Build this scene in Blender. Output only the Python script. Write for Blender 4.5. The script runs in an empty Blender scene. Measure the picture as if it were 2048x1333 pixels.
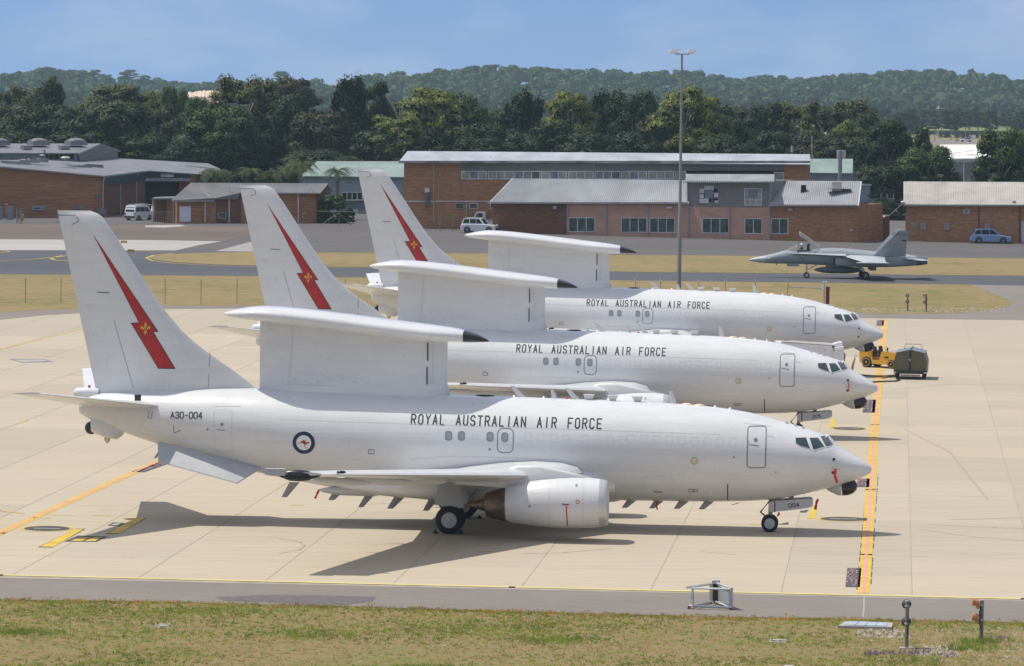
import bpy, bmesh, math, random
import numpy as np
from mathutils import Vector, Matrix
R = math.radians
random.seed(7); rng = np.random.default_rng(7)
sc = bpy.context.scene
COL = sc.collection

# ---------------------------------------------------------------- camera
CAM_H, FPX, PITCH, ROLL = 17.68, 8045.0, 0.060867, 0.01105      # metres, focal length in 2048-px units, radians
HAZE_D = 1.0e-4
FILL_CLOUD_OFF = (11.0, 2.0, 6.0)  # keeps the added fill cloud out of the visible strip of sky
cd = bpy.data.cameras.new('camera'); cam = bpy.data.objects.new('camera', cd); COL.objects.link(cam)
cd.sensor_width = 36.0; cd.lens = FPX / 2048 * 36.0; cd.clip_start = 1.0; cd.clip_end = 20000
cam.matrix_world = Matrix.Translation((0, 0, CAM_H)) @ Matrix.Rotation(math.pi/2 - PITCH, 4, 'X') @ Matrix.Rotation(ROLL, 4, 'Z')
sc.camera = cam
# ---------------------------------------------------------------- sky and sun
YAW = 0.0952                                  # heading of the parked jets: forward = +x turned a little to the camera
SHX, SHL = 0.47, 0.07                         # shadow travel per metre of height: along the jets, towards the camera
fwx, fwy = math.cos(YAW), -math.sin(YAW)
ltx, lty = -math.sin(YAW), -math.cos(YAW)
sd = Vector((fwx*SHX + ltx*SHL, fwy*SHX + lty*SHL, -1.0)).normalized()     # direction the light travels
SUN_ELEV = math.asin(-sd.z)
w = bpy.data.worlds.new('World'); sc.world = w; w.use_nodes = True
nt = w.node_tree; nt.nodes.clear()
out = nt.nodes.new('ShaderNodeOutputWorld'); bg = nt.nodes.new('ShaderNodeBackground')
sky = nt.nodes.new('ShaderNodeTexSky'); sky.sky_type = 'NISHITA'; sky.sun_disc = False
sky.sun_elevation = SUN_ELEV; sky.sun_rotation = math.atan2(-sd.x, -sd.y)
sky.air_density = 1.0; sky.dust_density = 0.3; sky.ozone_density = 2.5; sky.altitude = 0
# the summer sky is clear blue right down to the ridge: the whole vault is sampled a little higher than the horizon
tc = nt.nodes.new('ShaderNodeTexCoord'); ad = nt.nodes.new('ShaderNodeVectorMath'); ad.operation = 'ADD'; ad.inputs[1].default_value = (0, 0, 0.20)
nm = nt.nodes.new('ShaderNodeVectorMath'); nm.operation = 'NORMALIZE'
nt.links.new(tc.outputs['Generated'], ad.inputs[0]); nt.links.new(ad.outputs[0], nm.inputs[0]); nt.links.new(nm.outputs[0], sky.inputs[0])
# thin cloud veil over the whole sky
mp = nt.nodes.new('ShaderNodeMapping'); mp.inputs['Scale'].default_value = (14, 14, 42)
nz = nt.nodes.new('ShaderNodeTexNoise'); nz.inputs['Scale'].default_value = 1.6; nz.inputs['Detail'].default_value = 6; nz.inputs['Roughness'].default_value = .55
rp = nt.nodes.new('ShaderNodeValToRGB'); rp.color_ramp.elements[0].position = .42; rp.color_ramp.elements[1].position = .80
rp.color_ramp.elements[1].color = (.42, .42, .42, 1)
mx = nt.nodes.new('ShaderNodeMixRGB'); mx.inputs[2].default_value = (7.4, 7.8, 9.0, 1)
nt.links.new(tc.outputs['Generated'], mp.inputs[0]); nt.links.new(mp.outputs[0], nz.inputs[0]); nt.links.new(nz.outputs[0], rp.inputs[0])
tint = nt.nodes.new('ShaderNodeMixRGB'); tint.blend_type = 'MULTIPLY'; tint.inputs[0].default_value = 1; tint.inputs[2].default_value = (1.04, 1.11, 1.36, 1)
nt.links.new(sky.outputs[0], tint.inputs[1]); nt.links.new(rp.outputs[0], mx.inputs[0]); nt.links.new(tint.outputs[0], mx.inputs[1]); # unseen broken cloud added as white fill to soften and neutralise the shade
m3 = nt.nodes.new('ShaderNodeMapping'); m3.inputs['Scale'].default_value = (1, 1, 1.6); m3.inputs['Location'].default_value = FILL_CLOUD_OFF
n3 = nt.nodes.new('ShaderNodeTexNoise'); n3.inputs['Scale'].default_value = 1.7; n3.inputs['Detail'].default_value = 8; n3.inputs['Roughness'].default_value = .55
r3 = nt.nodes.new('ShaderNodeValToRGB'); r3.color_ramp.elements[0].position = .44; r3.color_ramp.elements[1].position = .62; r3.color_ramp.elements[1].color = (.75, .75, .75, 1)
x3 = nt.nodes.new('ShaderNodeMixRGB'); x3.inputs[2].default_value = (10.5, 10.2, 9.6, 1)
nt.links.new(tc.outputs['Generated'], m3.inputs[0]); nt.links.new(m3.outputs[0], n3.inputs[0]); nt.links.new(n3.outputs[0], r3.inputs[0]); nt.links.new(r3.outputs[0], x3.inputs[0]); nt.links.new(mx.outputs[0], x3.inputs[1]); nt.links.new(x3.outputs[0], bg.inputs[0])
bg.inputs[1].default_value = 0.105; nt.links.new(bg.outputs[0], out.inputs[0])
sl = bpy.data.lights.new('sun', 'SUN'); sl.energy = 4.6; sl.angle = R(.53); sl.color = (1.0, .94, .845)
sun = bpy.data.objects.new('sun', sl); COL.objects.link(sun); sun.location = (-40, 60, 90)
sun.rotation_euler = sd.to_track_quat('-Z', 'Y').to_euler()
sc.view_settings.view_transform = 'Standard'; sc.view_settings.look = 'None'
sc.view_settings.exposure = -0.14; sc.view_settings.gamma = 1.0; sc.view_settings.use_curve_mapping = False
sc.cycles.max_bounces = 8; sc.cycles.transparent_max_bounces = 12; sc.cycles.volume_bounces = 0

# ---------------------------------------------------------------- survey helpers: the photo's pixels measured onto real planes
cr_, sr_ = math.cos(ROLL), math.sin(ROLL); cp_, sp_ = math.cos(PITCH), math.sin(PITCH)
def ray(px, py):
    a, b = px-1024.0, py-666.5; a, b = a*cr_ + b*sr_, -a*sr_ + b*cr_
    x = a/FPX; v = -b/FPX
    return np.array([x, cp_ + v*sp_, -sp_ + v*cp_])
def G(px, py, z=0.0):
    d = ray(px, py); t = (z-CAM_H)/d[2]
    return Vector((d[0]*t, d[1]*t, z))
class Frame:
    """a vertical reference plane: origin on the ground, u along it, lat towards the camera"""
    def __init__(s, o, yaw):
        s.o = np.array([o[0], o[1]]); s.yaw = yaw
        s.fw = np.array([math.cos(yaw), -math.sin(yaw)]); s.lat = np.array([-math.sin(yaw), -math.cos(yaw)])
    def XZ(s, px, py, Y=0.0):
        d = ray(px, py); t = (s.o @ s.lat + Y)/(d[:2] @ s.lat)
        return float(t*(d[:2] @ s.fw) - s.o @ s.fw), float(CAM_H + t*d[2])
    def at(s, px, py, Y=0.0):
        X, Z = s.XZ(px, py, Y); return s.W(X, Y, Z)
    def W(s, X, Y, Z):
        q = s.o + s.fw*X + s.lat*Y; return Vector((q[0], q[1], Z))
def facade(p1, p2):
    a, b = G(*p1), G(*p2)
    return Frame((a.x, a.y), -math.atan2(b.y-a.y, b.x-a.x))

# ---------------------------------------------------------------- materials
def new_mat(name):
    m = bpy.data.materials.new(name); m.use_nodes = True
    n = m.node_tree; p = n.nodes['Principled BSDF']; return m, n, p
def mat(name, col, rough=.6, metal=0.0, var=.12, scale=3.0, stretch=(1,1,1), col2=None, bump=0.0, bscale=None, coat=0.0, spec=None, alpha=None):
    m, n, p = new_mat(name)
    p.inputs['Roughness'].default_value = rough; p.inputs['Metallic'].default_value = metal
    if coat: p.inputs['Coat Weight'].default_value = coat; p.inputs['Coat Roughness'].default_value = .08
    if spec is not None: p.inputs['Specular IOR Level'].default_value = spec
    c = Vector(col); c2 = Vector(col2) if col2 else c*(1-var*1.6)
    c1 = c if col2 else c*(1+var*.6)
    tcn = n.nodes.new('ShaderNodeTexCoord'); mpn = n.nodes.new('ShaderNodeMapping'); mpn.inputs['Scale'].default_value = stretch
    nzn = n.nodes.new('ShaderNodeTexNoise'); nzn.inputs['Scale'].default_value = scale; nzn.inputs['Detail'].default_value = 6; nzn.inputs['Roughness'].default_value = .6
    rm = n.nodes.new('ShaderNodeValToRGB'); rm.color_ramp.elements[0].position = .33; rm.color_ramp.elements[1].position = .67
    rm.color_ramp.elements[0].color = (*c2, 1); rm.color_ramp.elements[1].color = (*c1, 1)
    n.links.new(tcn.outputs['Object'], mpn.inputs[0]); n.links.new(mpn.outputs[0], nzn.inputs[0]); n.links.new(nzn.outputs[0], rm.inputs[0])
    n.links.new(rm.outputs[0], p.inputs['Base Color'])
    if bump:
        b = n.nodes.new('ShaderNodeBump'); b.inputs['Strength'].default_value = bump; b.inputs['Distance'].default_value = .05
        n2 = n.nodes.new('ShaderNodeTexNoise'); n2.inputs['Scale'].default_value = bscale or scale*4; n2.inputs['Detail'].default_value = 4
        n.links.new(mpn.outputs[0], n2.inputs[0]); n.links.new(n2.outputs[0], b.inputs['Height']); n.links.new(b.outputs[0], p.inputs['Normal'])
    return m
def ramp(n, src, stops):
    r = n.nodes.new('ShaderNodeValToRGB'); e = r.color_ramp.elements
    while len(e) > 1: e.remove(e[-1])
    e[0].position, e[0].color = stops[0][0], (*stops[0][1], 1)
    for pz, c in stops[1:]:
        q = e.new(pz); q.color = (*c, 1)
    n.links.new(src, r.inputs[0]); return r.outputs[0]
def noise(n, vec, scale, detail=5, rough=.6):
    t = n.nodes.new('ShaderNodeTexNoise'); t.inputs['Scale'].default_value = scale; t.inputs['Detail'].default_value = detail; t.inputs['Roughness'].default_value = rough
    n.links.new(vec, t.inputs[0]); return t.outputs[0]
def mapping(n, scale=(1,1,1), rot=(0,0,0)):
    g = n.nodes.new('ShaderNodeNewGeometry'); m = n.nodes.new('ShaderNodeMapping'); m.inputs['Scale'].default_value = scale; m.inputs['Rotation'].default_value = rot
    n.links.new(g.outputs['Position'], m.inputs[0]); return m.outputs[0]
def mixc(n, f, a, b, mode='MIX'):
    x = n.nodes.new('ShaderNodeMixRGB'); x.blend_type = mode
    for i, s in enumerate((f, a, b)):
        if hasattr(s, 'is_linked') or hasattr(s, 'links'): n.links.new(s, x.inputs[i])
        elif isinstance(s, (int, float)): x.inputs[i].default_value = s
        else: x.inputs[i].default_value = (*s, 1)
    return x.outputs[0]

# ---------------------------------------------------------------- mesh builder
def tagp(o, label=None, cat=None, group=None, kind=None):
    if label: o['label'] = label
    if cat: o['category'] = cat
    if group: o['group'] = group
    if kind: o['kind'] = kind
    return o
def empty(name, loc=(0,0,0), rz=0.0, label=None, cat=None, group=None, kind=None):
    o = bpy.data.objects.new(name, None); COL.objects.link(o); o.location = loc; o.rotation_euler = (0, 0, rz)
    o.empty_display_size = .2
    return tagp(o, label, cat, group, kind)
class MB:
    def __init__(s): s.v = []; s.f = []
    def add(s, vs, fs):
        k = len(s.v); s.v += [tuple(q) for q in vs]; s.f += [tuple(i+k for i in f) for f in fs]; return s
    def box(s, x0, x1, y0, y1, z0, z1):
        return s.add([(x0,y0,z0),(x1,y0,z0),(x1,y1,z0),(x0,y1,z0),(x0,y0,z1),(x1,y0,z1),(x1,y1,z1),(x0,y1,z1)],
                     [(0,3,2,1),(4,5,6,7),(0,1,5,4),(1,2,6,5),(2,3,7,6),(3,0,4,7)])
    def loft(s, loops, cap=True, closed=True):
        n = len(loops[0]); vs = [q for l in loops for q in l]; fs = []
        for i in range(len(loops)-1):
            for j in range(n if closed else n-1):
                a = i*n+j; b = i*n+(j+1) % n; fs.append((a, b, b+n, a+n))
        if cap: fs += [tuple(range(n))[::-1], tuple((len(loops)-1)*n+j for j in range(n))]
        return s.add(vs, fs)
    def ext(s, poly, d):
        a = [tuple(q) for q in poly]; b = [tuple(Vector(q)+Vector(d)) for q in poly]
        return s.loft([a, b])
    def tube(s, pts, r, n=8, cap=True):
        pts = [Vector(q) for q in pts]; rs = r if isinstance(r, (list, tuple)) else [r]*len(pts); loops = []
        for i, q in enumerate(pts):
            d = (pts[min(i+1, len(pts)-1)] - pts[max(i-1, 0)]).normalized()
            up = Vector((0,0,1)) if abs(d.z) < .9 else Vector((1,0,0))
            a = d.cross(up).normalized(); b = d.cross(a)
            loops.append([tuple(q + a*math.cos(t)*rs[i] + b*math.sin(t)*rs[i]) for t in [2*math.pi*k/n for k in range(n)]])
        return s.loft(loops, cap)
    def lathe(s, o, ax, prof, n=20, cap=True, sy=1.0, bot=1.0):
        """prof: (distance along ax, radius); bot flattens the underside"""
        o = Vector(o); ax = Vector(ax).normalized(); up = Vector((0,0,1)) if abs(ax.z) < .9 else Vector((1,0,0))
        a = ax.cross(up).normalized(); b = a.cross(ax); loops = []
        for d, r in prof:
            l = []
            for k in range(n):
                t = 2*math.pi*k/n; cy, sz = math.cos(t), math.sin(t)
                l.append(tuple(o + ax*d + a*cy*r*sy + b*sz*r*(bot if sz < 0 else 1)))
            loops.append(l)
        return s.loft(loops, cap)
    def sphere(s, c, r, n=12, m=8, sc3=(1,1,1)):
        c = Vector(c); loops = []
        for i in range(1, m):
            p = math.pi*i/m
            loops.append([(c.x+r*math.sin(p)*math.cos(t)*sc3[0], c.y+r*math.sin(p)*math.sin(t)*sc3[1], c.z+r*math.cos(p)*sc3[2]) for t in [2*math.pi*k/n for k in range(n)]])
        return s.loft(loops)
    def build(s, name, m, parent=None, smooth=None, fix=True, loc=None, rz=None, **tags):
        me = bpy.data.meshes.new(name); me.from_pydata(s.v, [], s.f)
        if fix:
            b = bmesh.new(); b.from_mesh(me); bmesh.ops.recalc_face_normals(b, faces=b.faces); b.to_mesh(me); b.free()
        if m: me.materials.append(m)
        if smooth is not None:
            me.polygons.foreach_set('use_smooth', [True]*len(me.polygons)); me.set_sharp_from_angle(angle=R(smooth))
        me.update(); o = bpy.data.objects.new(name, me); COL.objects.link(o)
        if parent: o.parent = parent
        if loc is not None: o.location = loc
        if rz is not None: o.rotation_euler = (0, 0, rz)
        return tagp(o, **tags)
def copy_tree(o, parent=None, skip=()):
    c = o.copy(); COL.objects.link(c); c.parent = parent
    for ch in list(o.children):
        if ch.name.split('.')[0] in skip: continue
        copy_tree(ch, c, skip)
    return c
def smooth_interp(xs, ys):
    """monotone cubic through (xs, ys)"""
    xs = np.array(xs, float); ys = np.array(ys, float); h = np.diff(xs); d = np.diff(ys)/h; m = np.zeros(len(xs))
    for i in range(1, len(xs)-1):
        if d[i-1]*d[i] > 0:
            w1 = 2*h[i]+h[i-1]; w2 = h[i]+2*h[i-1]; m[i] = (w1+w2)/(w1/d[i-1]+w2/d[i])
    m[0], m[-1] = d[0], d[-1]
    def f(x):
        x = min(max(x, xs[0]), xs[-1]); i = min(int(np.searchsorted(xs, x, 'right'))-1, len(xs)-2); t = (x-xs[i])/h[i]
        return float((2*t**3-3*t**2+1)*ys[i] + (t**3-2*t**2+t)*h[i]*m[i] + (-2*t**3+3*t**2)*ys[i+1] + (t**3-t**2)*h[i]*m[i+1])
    return f

# stroke lettering (technical block capitals on a 4 x 6 grid)
GL = {
'R': [[(0,0),(0,6),(3,6),(4,5),(4,4),(3,3),(0,3)],[(2,3),(4,0)]], 'O': [[(1,0),(3,0),(4,1),(4,5),(3,6),(1,6),(0,5),(0,1),(1,0)]],
'Y': [[(0,6),(2,3),(4,6)],[(2,3),(2,0)]], 'A': [[(0,0),(2,6),(4,0)],[(.7,2),(3.3,2)]], 'L': [[(0,6),(0,0),(3.6,0)]],
'U': [[(0,6),(0,1),(1,0),(3,0),(4,1),(4,6)]], 'S': [[(4,5),(3,6),(1,6),(0,5),(0,4),(1,3.1),(3,2.9),(4,2),(4,1),(3,0),(1,0),(0,1)]],
'T': [[(0,6),(4,6)],[(2,6),(2,0)]], 'I': [[(2,0),(2,6)]], 'N': [[(0,0),(0,6),(4,0),(4,6)]], 'F': [[(0,0),(0,6),(4,6)],[(0,3),(3,3)]],
'C': [[(4,5),(3,6),(1,6),(0,5),(0,1),(1,0),(3,0),(4,1)]], 'E': [[(4,6),(0,6),(0,0),(4,0)],[(0,3),(3,3)]],
'0': [[(1,0),(3,0),(4,1),(4,5),(3,6),(1,6),(0,5),(0,1),(1,0)]], '3': [[(0,5),(1,6),(3,6),(4,5),(4,4),(3,3),(1.5,3)],[(3,3),(4,2),(4,1),(3,0),(1,0),(0,1)]],
'4': [[(3,0),(3,6),(0,2),(4,2)]], '5': [[(4,6),(0.3,6),(0,3.4),(3,3.6),(4,2.6),(4,1),(3,0),(1,0),(0,1)]], '-': [[(.6,3),(3.4,3)]],
'G': [[(4,5),(3,6),(1,6),(0,5),(0,1),(1,0),(3,0),(4,1),(4,3),(2.4,3)]], 'K': [[(0,0),(0,6)],[(4,6),(0,2.6)],[(1.4,3.6),(4,0)]], 'P': [[(0,0),(0,6),(3,6),(4,5),(4,4),(3,3),(0,3)]],
'D': [[(0,0),(0,6),(2.6,6),(4,4.8),(4,1.2),(2.6,0),(0,0)]], 'W': [[(0,6),(1,0),(2,4),(3,0),(4,6)]], 'H': [[(0,0),(0,6)],[(4,0),(4,6)],[(0,3),(4,3)]], 'M': [[(0,0),(0,6),(2,2.5),(4,6),(4,0)]], '1': [[(1,5),(2,6),(2,0)]], '8': [[(1,3.1),(0,4),(0,5),(1,6),(3,6),(4,5),(4,4),(3,3.1),(1,3.1),(0,2),(0,1),(1,0),(3,0),(4,1),(4,2),(3,3.1)]],
}
def stroke(mb, pts, w, f, seg=.12, closed=False):
    """ribbon of width w along 2D pts, every vertex sent through f(u, v)"""
    if closed: pts = list(pts)+[pts[0]]
    for a, b in zip(pts[:-1], pts[1:]):
        a = Vector(a); b = Vector(b); L = (b-a).length
        if L < 1e-6: continue
        d = (b-a)/L; nn = Vector((-d.y, d.x))*w/2; a = a-d*w*.42; b = b+d*w*.42
        k = max(1, int(math.ceil((b-a).length/seg))); vs = []
        for i in range(k+1):
            q = a+(b-a)*i/k; vs += [f(*(q+nn)), f(*(q-nn))]
        mb.add(vs, [(2*i, 2*i+2, 2*i+3, 2*i+1) for i in range(k)])
def text(mb, s, p0, p1, h, w, f, fill=.66):
    """s written from p0 to p1 (baseline), cap height h"""
    p0 = Vector(p0); p1 = Vector(p1); d = (p1-p0); L = d.length; d /= L; up = Vector((-d.y, d.x))
    n = sum(1.0 if c != ' ' else 1.25 for c in s) - (1-fill); adv = L/n; x = 0
    for c in s:
        if c != ' ':
            for line in GL[c]:
                stroke(mb, [p0 + d*(x+q[0]/4*adv*fill) + up*(q[1]/6*h) for q in line], w, f)
            x += adv
        else: x += adv*1.25
def patch(poly, f, name, m, parent, cuts=3, **tags):
    """flat print or thin sheet: 2D outline, triangulated, subdivided and wrapped on a surface by f"""
    b = bmesh.new(); vs = [b.verts.new((q[0], q[1], 0)) for q in poly]; b.faces.new(vs)
    bmesh.ops.triangulate(b, faces=b.faces[:])
    if cuts: bmesh.ops.subdivide_edges(b, edges=b.edges[:], cuts=cuts, use_grid_fill=True)
    for v in b.verts: v.co = Vector(f(v.co.x, v.co.y))
    bmesh.ops.recalc_face_normals(b, faces=b.faces)
    me = bpy.data.meshes.new(name); b.to_mesh(me); b.free(); me.materials.append(m)
    me.polygons.foreach_set('use_smooth', [True]*len(me.polygons))
    o = bpy.data.objects.new(name, me); COL.objects.link(o); o.parent = parent
    return tagp(o, **tags)
def disc(c, r, k=28): return [(c[0]+r*math.cos(2*math.pi*i/k), c[1]+r*math.sin(2*math.pi*i/k)) for i in range(k)]
def rrect(x0, x1, z0, z1, r, k=4):
    o = []
    for cx, cz, a in ((x1-r, z1-r, 0), (x0+r, z1-r, 90), (x0+r, z0+r, 180), (x1-r, z0+r, 270)):
        o += [(cx+r*math.cos(R(a+90*i/k)), cz+r*math.sin(R(a+90*i/k))) for i in range(k+1)]
    return o
# ================================================================= ground
def ground_mat(name, stops, big=.05, fine=1.6, bump=.0, rough=.95, stretch=(1,1,1), dark=None, finemix=.5):
    m, n, p = new_mat(name); p.inputs['Roughness'].default_value = rough; p.inputs['Specular IOR Level'].default_value = .25
    v = mapping(n, stretch); a = noise(n, v, big, 6, .62); b = noise(n, v, fine, 5, .75)
    mt = n.nodes.new('ShaderNodeMath'); mt.operation = 'MULTIPLY_ADD'; n.links.new(b, mt.inputs[0]); mt.inputs[1].default_value = finemix
    m2 = n.nodes.new('ShaderNodeMath'); m2.operation = 'MULTIPLY'; n.links.new(a, m2.inputs[0]); m2.inputs[1].default_value = 1-finemix; n.links.new(m2.outputs[0], mt.inputs[2])
    c = ramp(n, mt.outputs[0], stops)
    if dark:
        f = ramp(n, noise(n, mapping(n, dark[1]), dark[0], 5, .6), [(.5, (0,0,0)), (.66, (1,1,1))]); c = mixc(n, f, c, dark[2])
    n.links.new(c, p.inputs['Base Color'])
    if bump:
        bn = n.nodes.new('ShaderNodeBump'); bn.inputs['Strength'].default_value = bump; bn.inputs['Distance'].default_value = .06
        n.links.new(noise(n, v, 9.0, 4), bn.inputs['Height']); n.links.new(bn.outputs[0], p.inputs['Normal'])
    return m
dry = ground_mat('dry_grass', [(.35,(.125,.145,.040)),(.43,(.17,.155,.055)),(.50,(.235,.175,.080)),(.55,(.26,.19,.092)),(.61,(.19,.165,.060)),(.68,(.13,.15,.042))], .045, .55, .3, finemix=.62)
neargrass = ground_mat('mown_grass', [(.36,(.12,.155,.032)),(.43,(.16,.165,.045)),(.48,(.215,.165,.068)),(.53,(.235,.165,.085)),(.58,(.19,.16,.055)),(.66,(.12,.15,.034))], .16, 2.4, .35, finemix=.62)
asph = ground_mat('asphalt', [(.35,(.088,.083,.083)),(.5,(.108,.101,.100)),(.65,(.135,.127,.124))], .06, .5, stretch=(.25,1,1))
asph_new = ground_mat('dark_asphalt', [(.35,(.070,.074,.084)),(.5,(.084,.088,.098)),(.65,(.10,.102,.112))], .05, .7, stretch=(.3,1,1))
asph_shoulder = ground_mat('weathered_asphalt', [(.35,(.180,.160,.140)),(.5,(.205,.183,.160)),(.65,(.23,.205,.182))], .12, 1.6, stretch=(.5,1,1))
brownpan = ground_mat('worn_pavement', [(.35,(.105,.085,.073)),(.5,(.135,.108,.092)),(.65,(.165,.133,.114))], .05, .5, stretch=(.25,1,1))
palecon = ground_mat('pale_concrete', [(.35,(.30,.285,.27)),(.5,(.36,.345,.325)),(.65,(.42,.40,.38))], .05, .6, stretch=(.15,1,1))
joint = mat('joint_sealant', (.35,.305,.245), rough=.95, var=.15, scale=1.0)
# concrete: colour shifts from slab to slab, fine broom streaks across the apron, old stains
def concrete():
    m, n, p = new_mat('apron_concrete'); p.inputs['Roughness'].default_value = .92; p.inputs['Specular IOR Level'].default_value = .3
    v = mapping(n, (.14, 1.3, 1), (0, 0, YAW)); st = noise(n, v, 1.5, 7, .68)
    c = ramp(n, st, [(.28,(.375,.320,.236)),(.5,(.430,.374,.286)),(.74,(.485,.428,.335))])
    big = noise(n, mapping(n, (.5,1,1)), .07, 4)
    c = mixc(n, ramp(n, big, [(.35,(0,0,0)),(.7,(.75,)*3)]), c, (.405,.345,.265))
    at = n.nodes.new('ShaderNodeAttribute'); at.attribute_name = 'tone'; at.attribute_type = 'GEOMETRY'
    oi = n.nodes.new('ShaderNodeObjectInfo')
    c2 = ramp(n, oi.outputs['Random'], [(0,(.92,.925,.935)),(.5,(1,1,1)),(1,(1.04,1.03,1.0))]); c = mixc(n, 1.0, c, c2, 'MULTIPLY')
    n.links.new(mixc(n, ramp(n, noise(n, mapping(n, (1,.5,1)), .5, 5, .7), [(.62,(0,0,0)),(.74,(.45,)*3)]), c, (.30,.25,.19)), p.inputs['Base Color'])
    return m
conc = concrete()
def sheet(name, poly, z, m, parent=None, kind=None, thick=0, label=None):
    b = bmesh.new(); vs = [b.verts.new((q[0], q[1], z)) for q in poly]; f = b.faces.new(vs); f.normal_update()
    if f.normal.z < 0: f.normal_flip()
    bmesh.ops.triangulate(b, faces=b.faces[:])
    me = bpy.data.meshes.new(name); b.to_mesh(me); b.free(); me.materials.append(m)
    o = bpy.data.objects.new(name, me); COL.objects.link(o)
    if parent: o.parent = parent
    return tagp(o, kind=kind, label=label)
def GP(pts, z=0): return [G(a, b, z)[:2] for a, b in pts]
# base terrain: reaches the horizon
sheet('ground', [(-3500,-300),(3500,-300),(6000,9000),(-6000,9000)], -.06, dry, kind='structure')
# foreground grass
edge = [(0,1199),(300,1203),(700,1213),(1000,1222),(1400,1233),(1700,1238),(2048,1245)]
g0 = GP(edge)
sheet('near_grass', [(-80, g0[0][1]+6.5)] + [tuple(q) for q in g0] + [(80, g0[-1][1]-6.5), (80, 60), (-80, 60)], -.02, neargrass, kind='structure')
a1, a2 = G(0,1150), G(2048,1198); dirn = (a2-a1).normalized()
L_, R_ = a1-dirn*45, a2+dirn*60
sheet('asphalt_shoulder', [(L_.x, L_.y), (R_.x, R_.y), (80, g0[-1][1]-6.4)] + [tuple(q) for q in g0[::-1]] + [(L_.x, g0[0][1]+4.5)], -.008, asph_shoulder, kind='structure')
# ---- apron: slabs on a jointed bed
apron = sheet('apron', [(L_.x-14, L_.y), (R_.x, R_.y), (R_.x+40, 322), (L_.x-60, 326)], -.004, joint, kind='structure')
O0 = G(1562, 1188)                                     # a surveyed joint
fw2, lt2 = Vector((math.cos(YAW), -math.sin(YAW))), Vector((math.sin(YAW), math.cos(YAW)))       # lt2: away from the camera
SW, SL = 4.60, 6.1
def slab_mesh():
    m = MB(); m.box(-SW/2+.016, SW/2-.016, -SL/2+.006, SL/2-.006, -.1, .004)
    me = bpy.data.meshes.new('slab'); me.from_pydata(m.v, [], m.f[1:2]+m.f[2:]); me.materials.append(conc); return me
sm_ = slab_mesh(); slabs = []
nrm = Vector((-dirn.y, dirn.x))
for i in range(-32, 24):
    for j in range(-2, 31):
        c = Vector((O0.x, O0.y)) + fw2*(i+.5)*SW + lt2*(j+.5)*SL
        near = (c - Vector((a1.x, a1.y))).dot(nrm)
        if near < SL/2 + .2: continue
        if c.y > 322 + (c.x*.0): continue
        hx_ = 1024 + FPX*c.x/c.y
        if not -900 < hx_ < 3000: continue
        slabs.append((c.y + (500 if not -60 < hx_ < 2110 else 0), c))
slabs.sort(key=lambda t: t[0]); rest = MB()
for k, (d, c) in enumerate(slabs):
    if k < 290:
        o = bpy.data.objects.new('slab', sm_); COL.objects.link(o); o.parent = apron; o.location = (c.x, c.y, 0); o.rotation_euler = (0, 0, -YAW)
    else:
        x, y = fw2*(SW/2-.016), lt2*(SL/2-.006); rest.add([(c-x-y).to_3d()+Vector((0,0,.004)), (c+x-y).to_3d()+Vector((0,0,.004)), (c+x+y).to_3d()+Vector((0,0,.004)), (c-x+y).to_3d()+Vector((0,0,.004))], [(0,1,2,3)])
rest.build('slab', conc, apron, kind='stuff')
# edge row of part slabs along the shoulder
e_ = MB()
for i in range(-20, 22):
    p0 = Vector((O0.x, O0.y))+fw2*(i*SW+.016); p1 = Vector((O0.x, O0.y))+fw2*((i+1)*SW-.016)
    def onedge(p):                                        # where the joint line meets the shoulder
        t = ((Vector((a1.x, a1.y))-p).dot(nrm)+.02)/lt2.dot(nrm); return p+lt2*t
    q0, q1 = onedge(p0), onedge(p1)
    js = [j for j in range(-3, 6) if ((Vector((O0.x, O0.y)) + fw2*(i+.5)*SW + lt2*(j+.5)*SL) - Vector((a1.x, a1.y))).dot(nrm) >= SL/2+.2]
    t0 = min(js)*SL - .006
    r0, r1 = p0+lt2*t0, p1+lt2*t0
    e_.add([q0.to_3d()+Vector((0,0,.004)), q1.to_3d()+Vector((0,0,.004)), r1.to_3d()+Vector((0,0,.004)), r0.to_3d()+Vector((0,0,.004))], [(0,1,2,3)])
e_.build('edge_slab', conc, apron)

# ---- far pavements (sheets a few mm apart), drawn over the back of the apron
Z1 = .012
far = [(-120,652),(0,640),(90,631),(170,626.5),(345,618.5),(530,617),(1000,625),(1707,636.5),(2048,641),(2300,645)]
fr = GP(far)
sheet('asphalt_strip', [tuple(q) for q in fr]+[(120,1000*0+335+120),(-90,470)], Z1, asph_shoulder, kind='structure')
strip_in = [(-200,640),(0,625.5),(90,621),(150,620),(345,611.5),(530,612.5),(1000,616),(1700,625),(1770,629),(1860,628),(1930,625.5),(1985,621),(2020,612),(2024,603),(1990,590),(1960,577),(1940,570)]
sheet('dry_grass_strip', [tuple(q) for q in GP(strip_in)]+[tuple(q) for q in GP([(1900,569.5),(1300,562.5),(512,553),(0,549.5),(-200,548)])], Z1+.006, dry, kind='structure')
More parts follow.
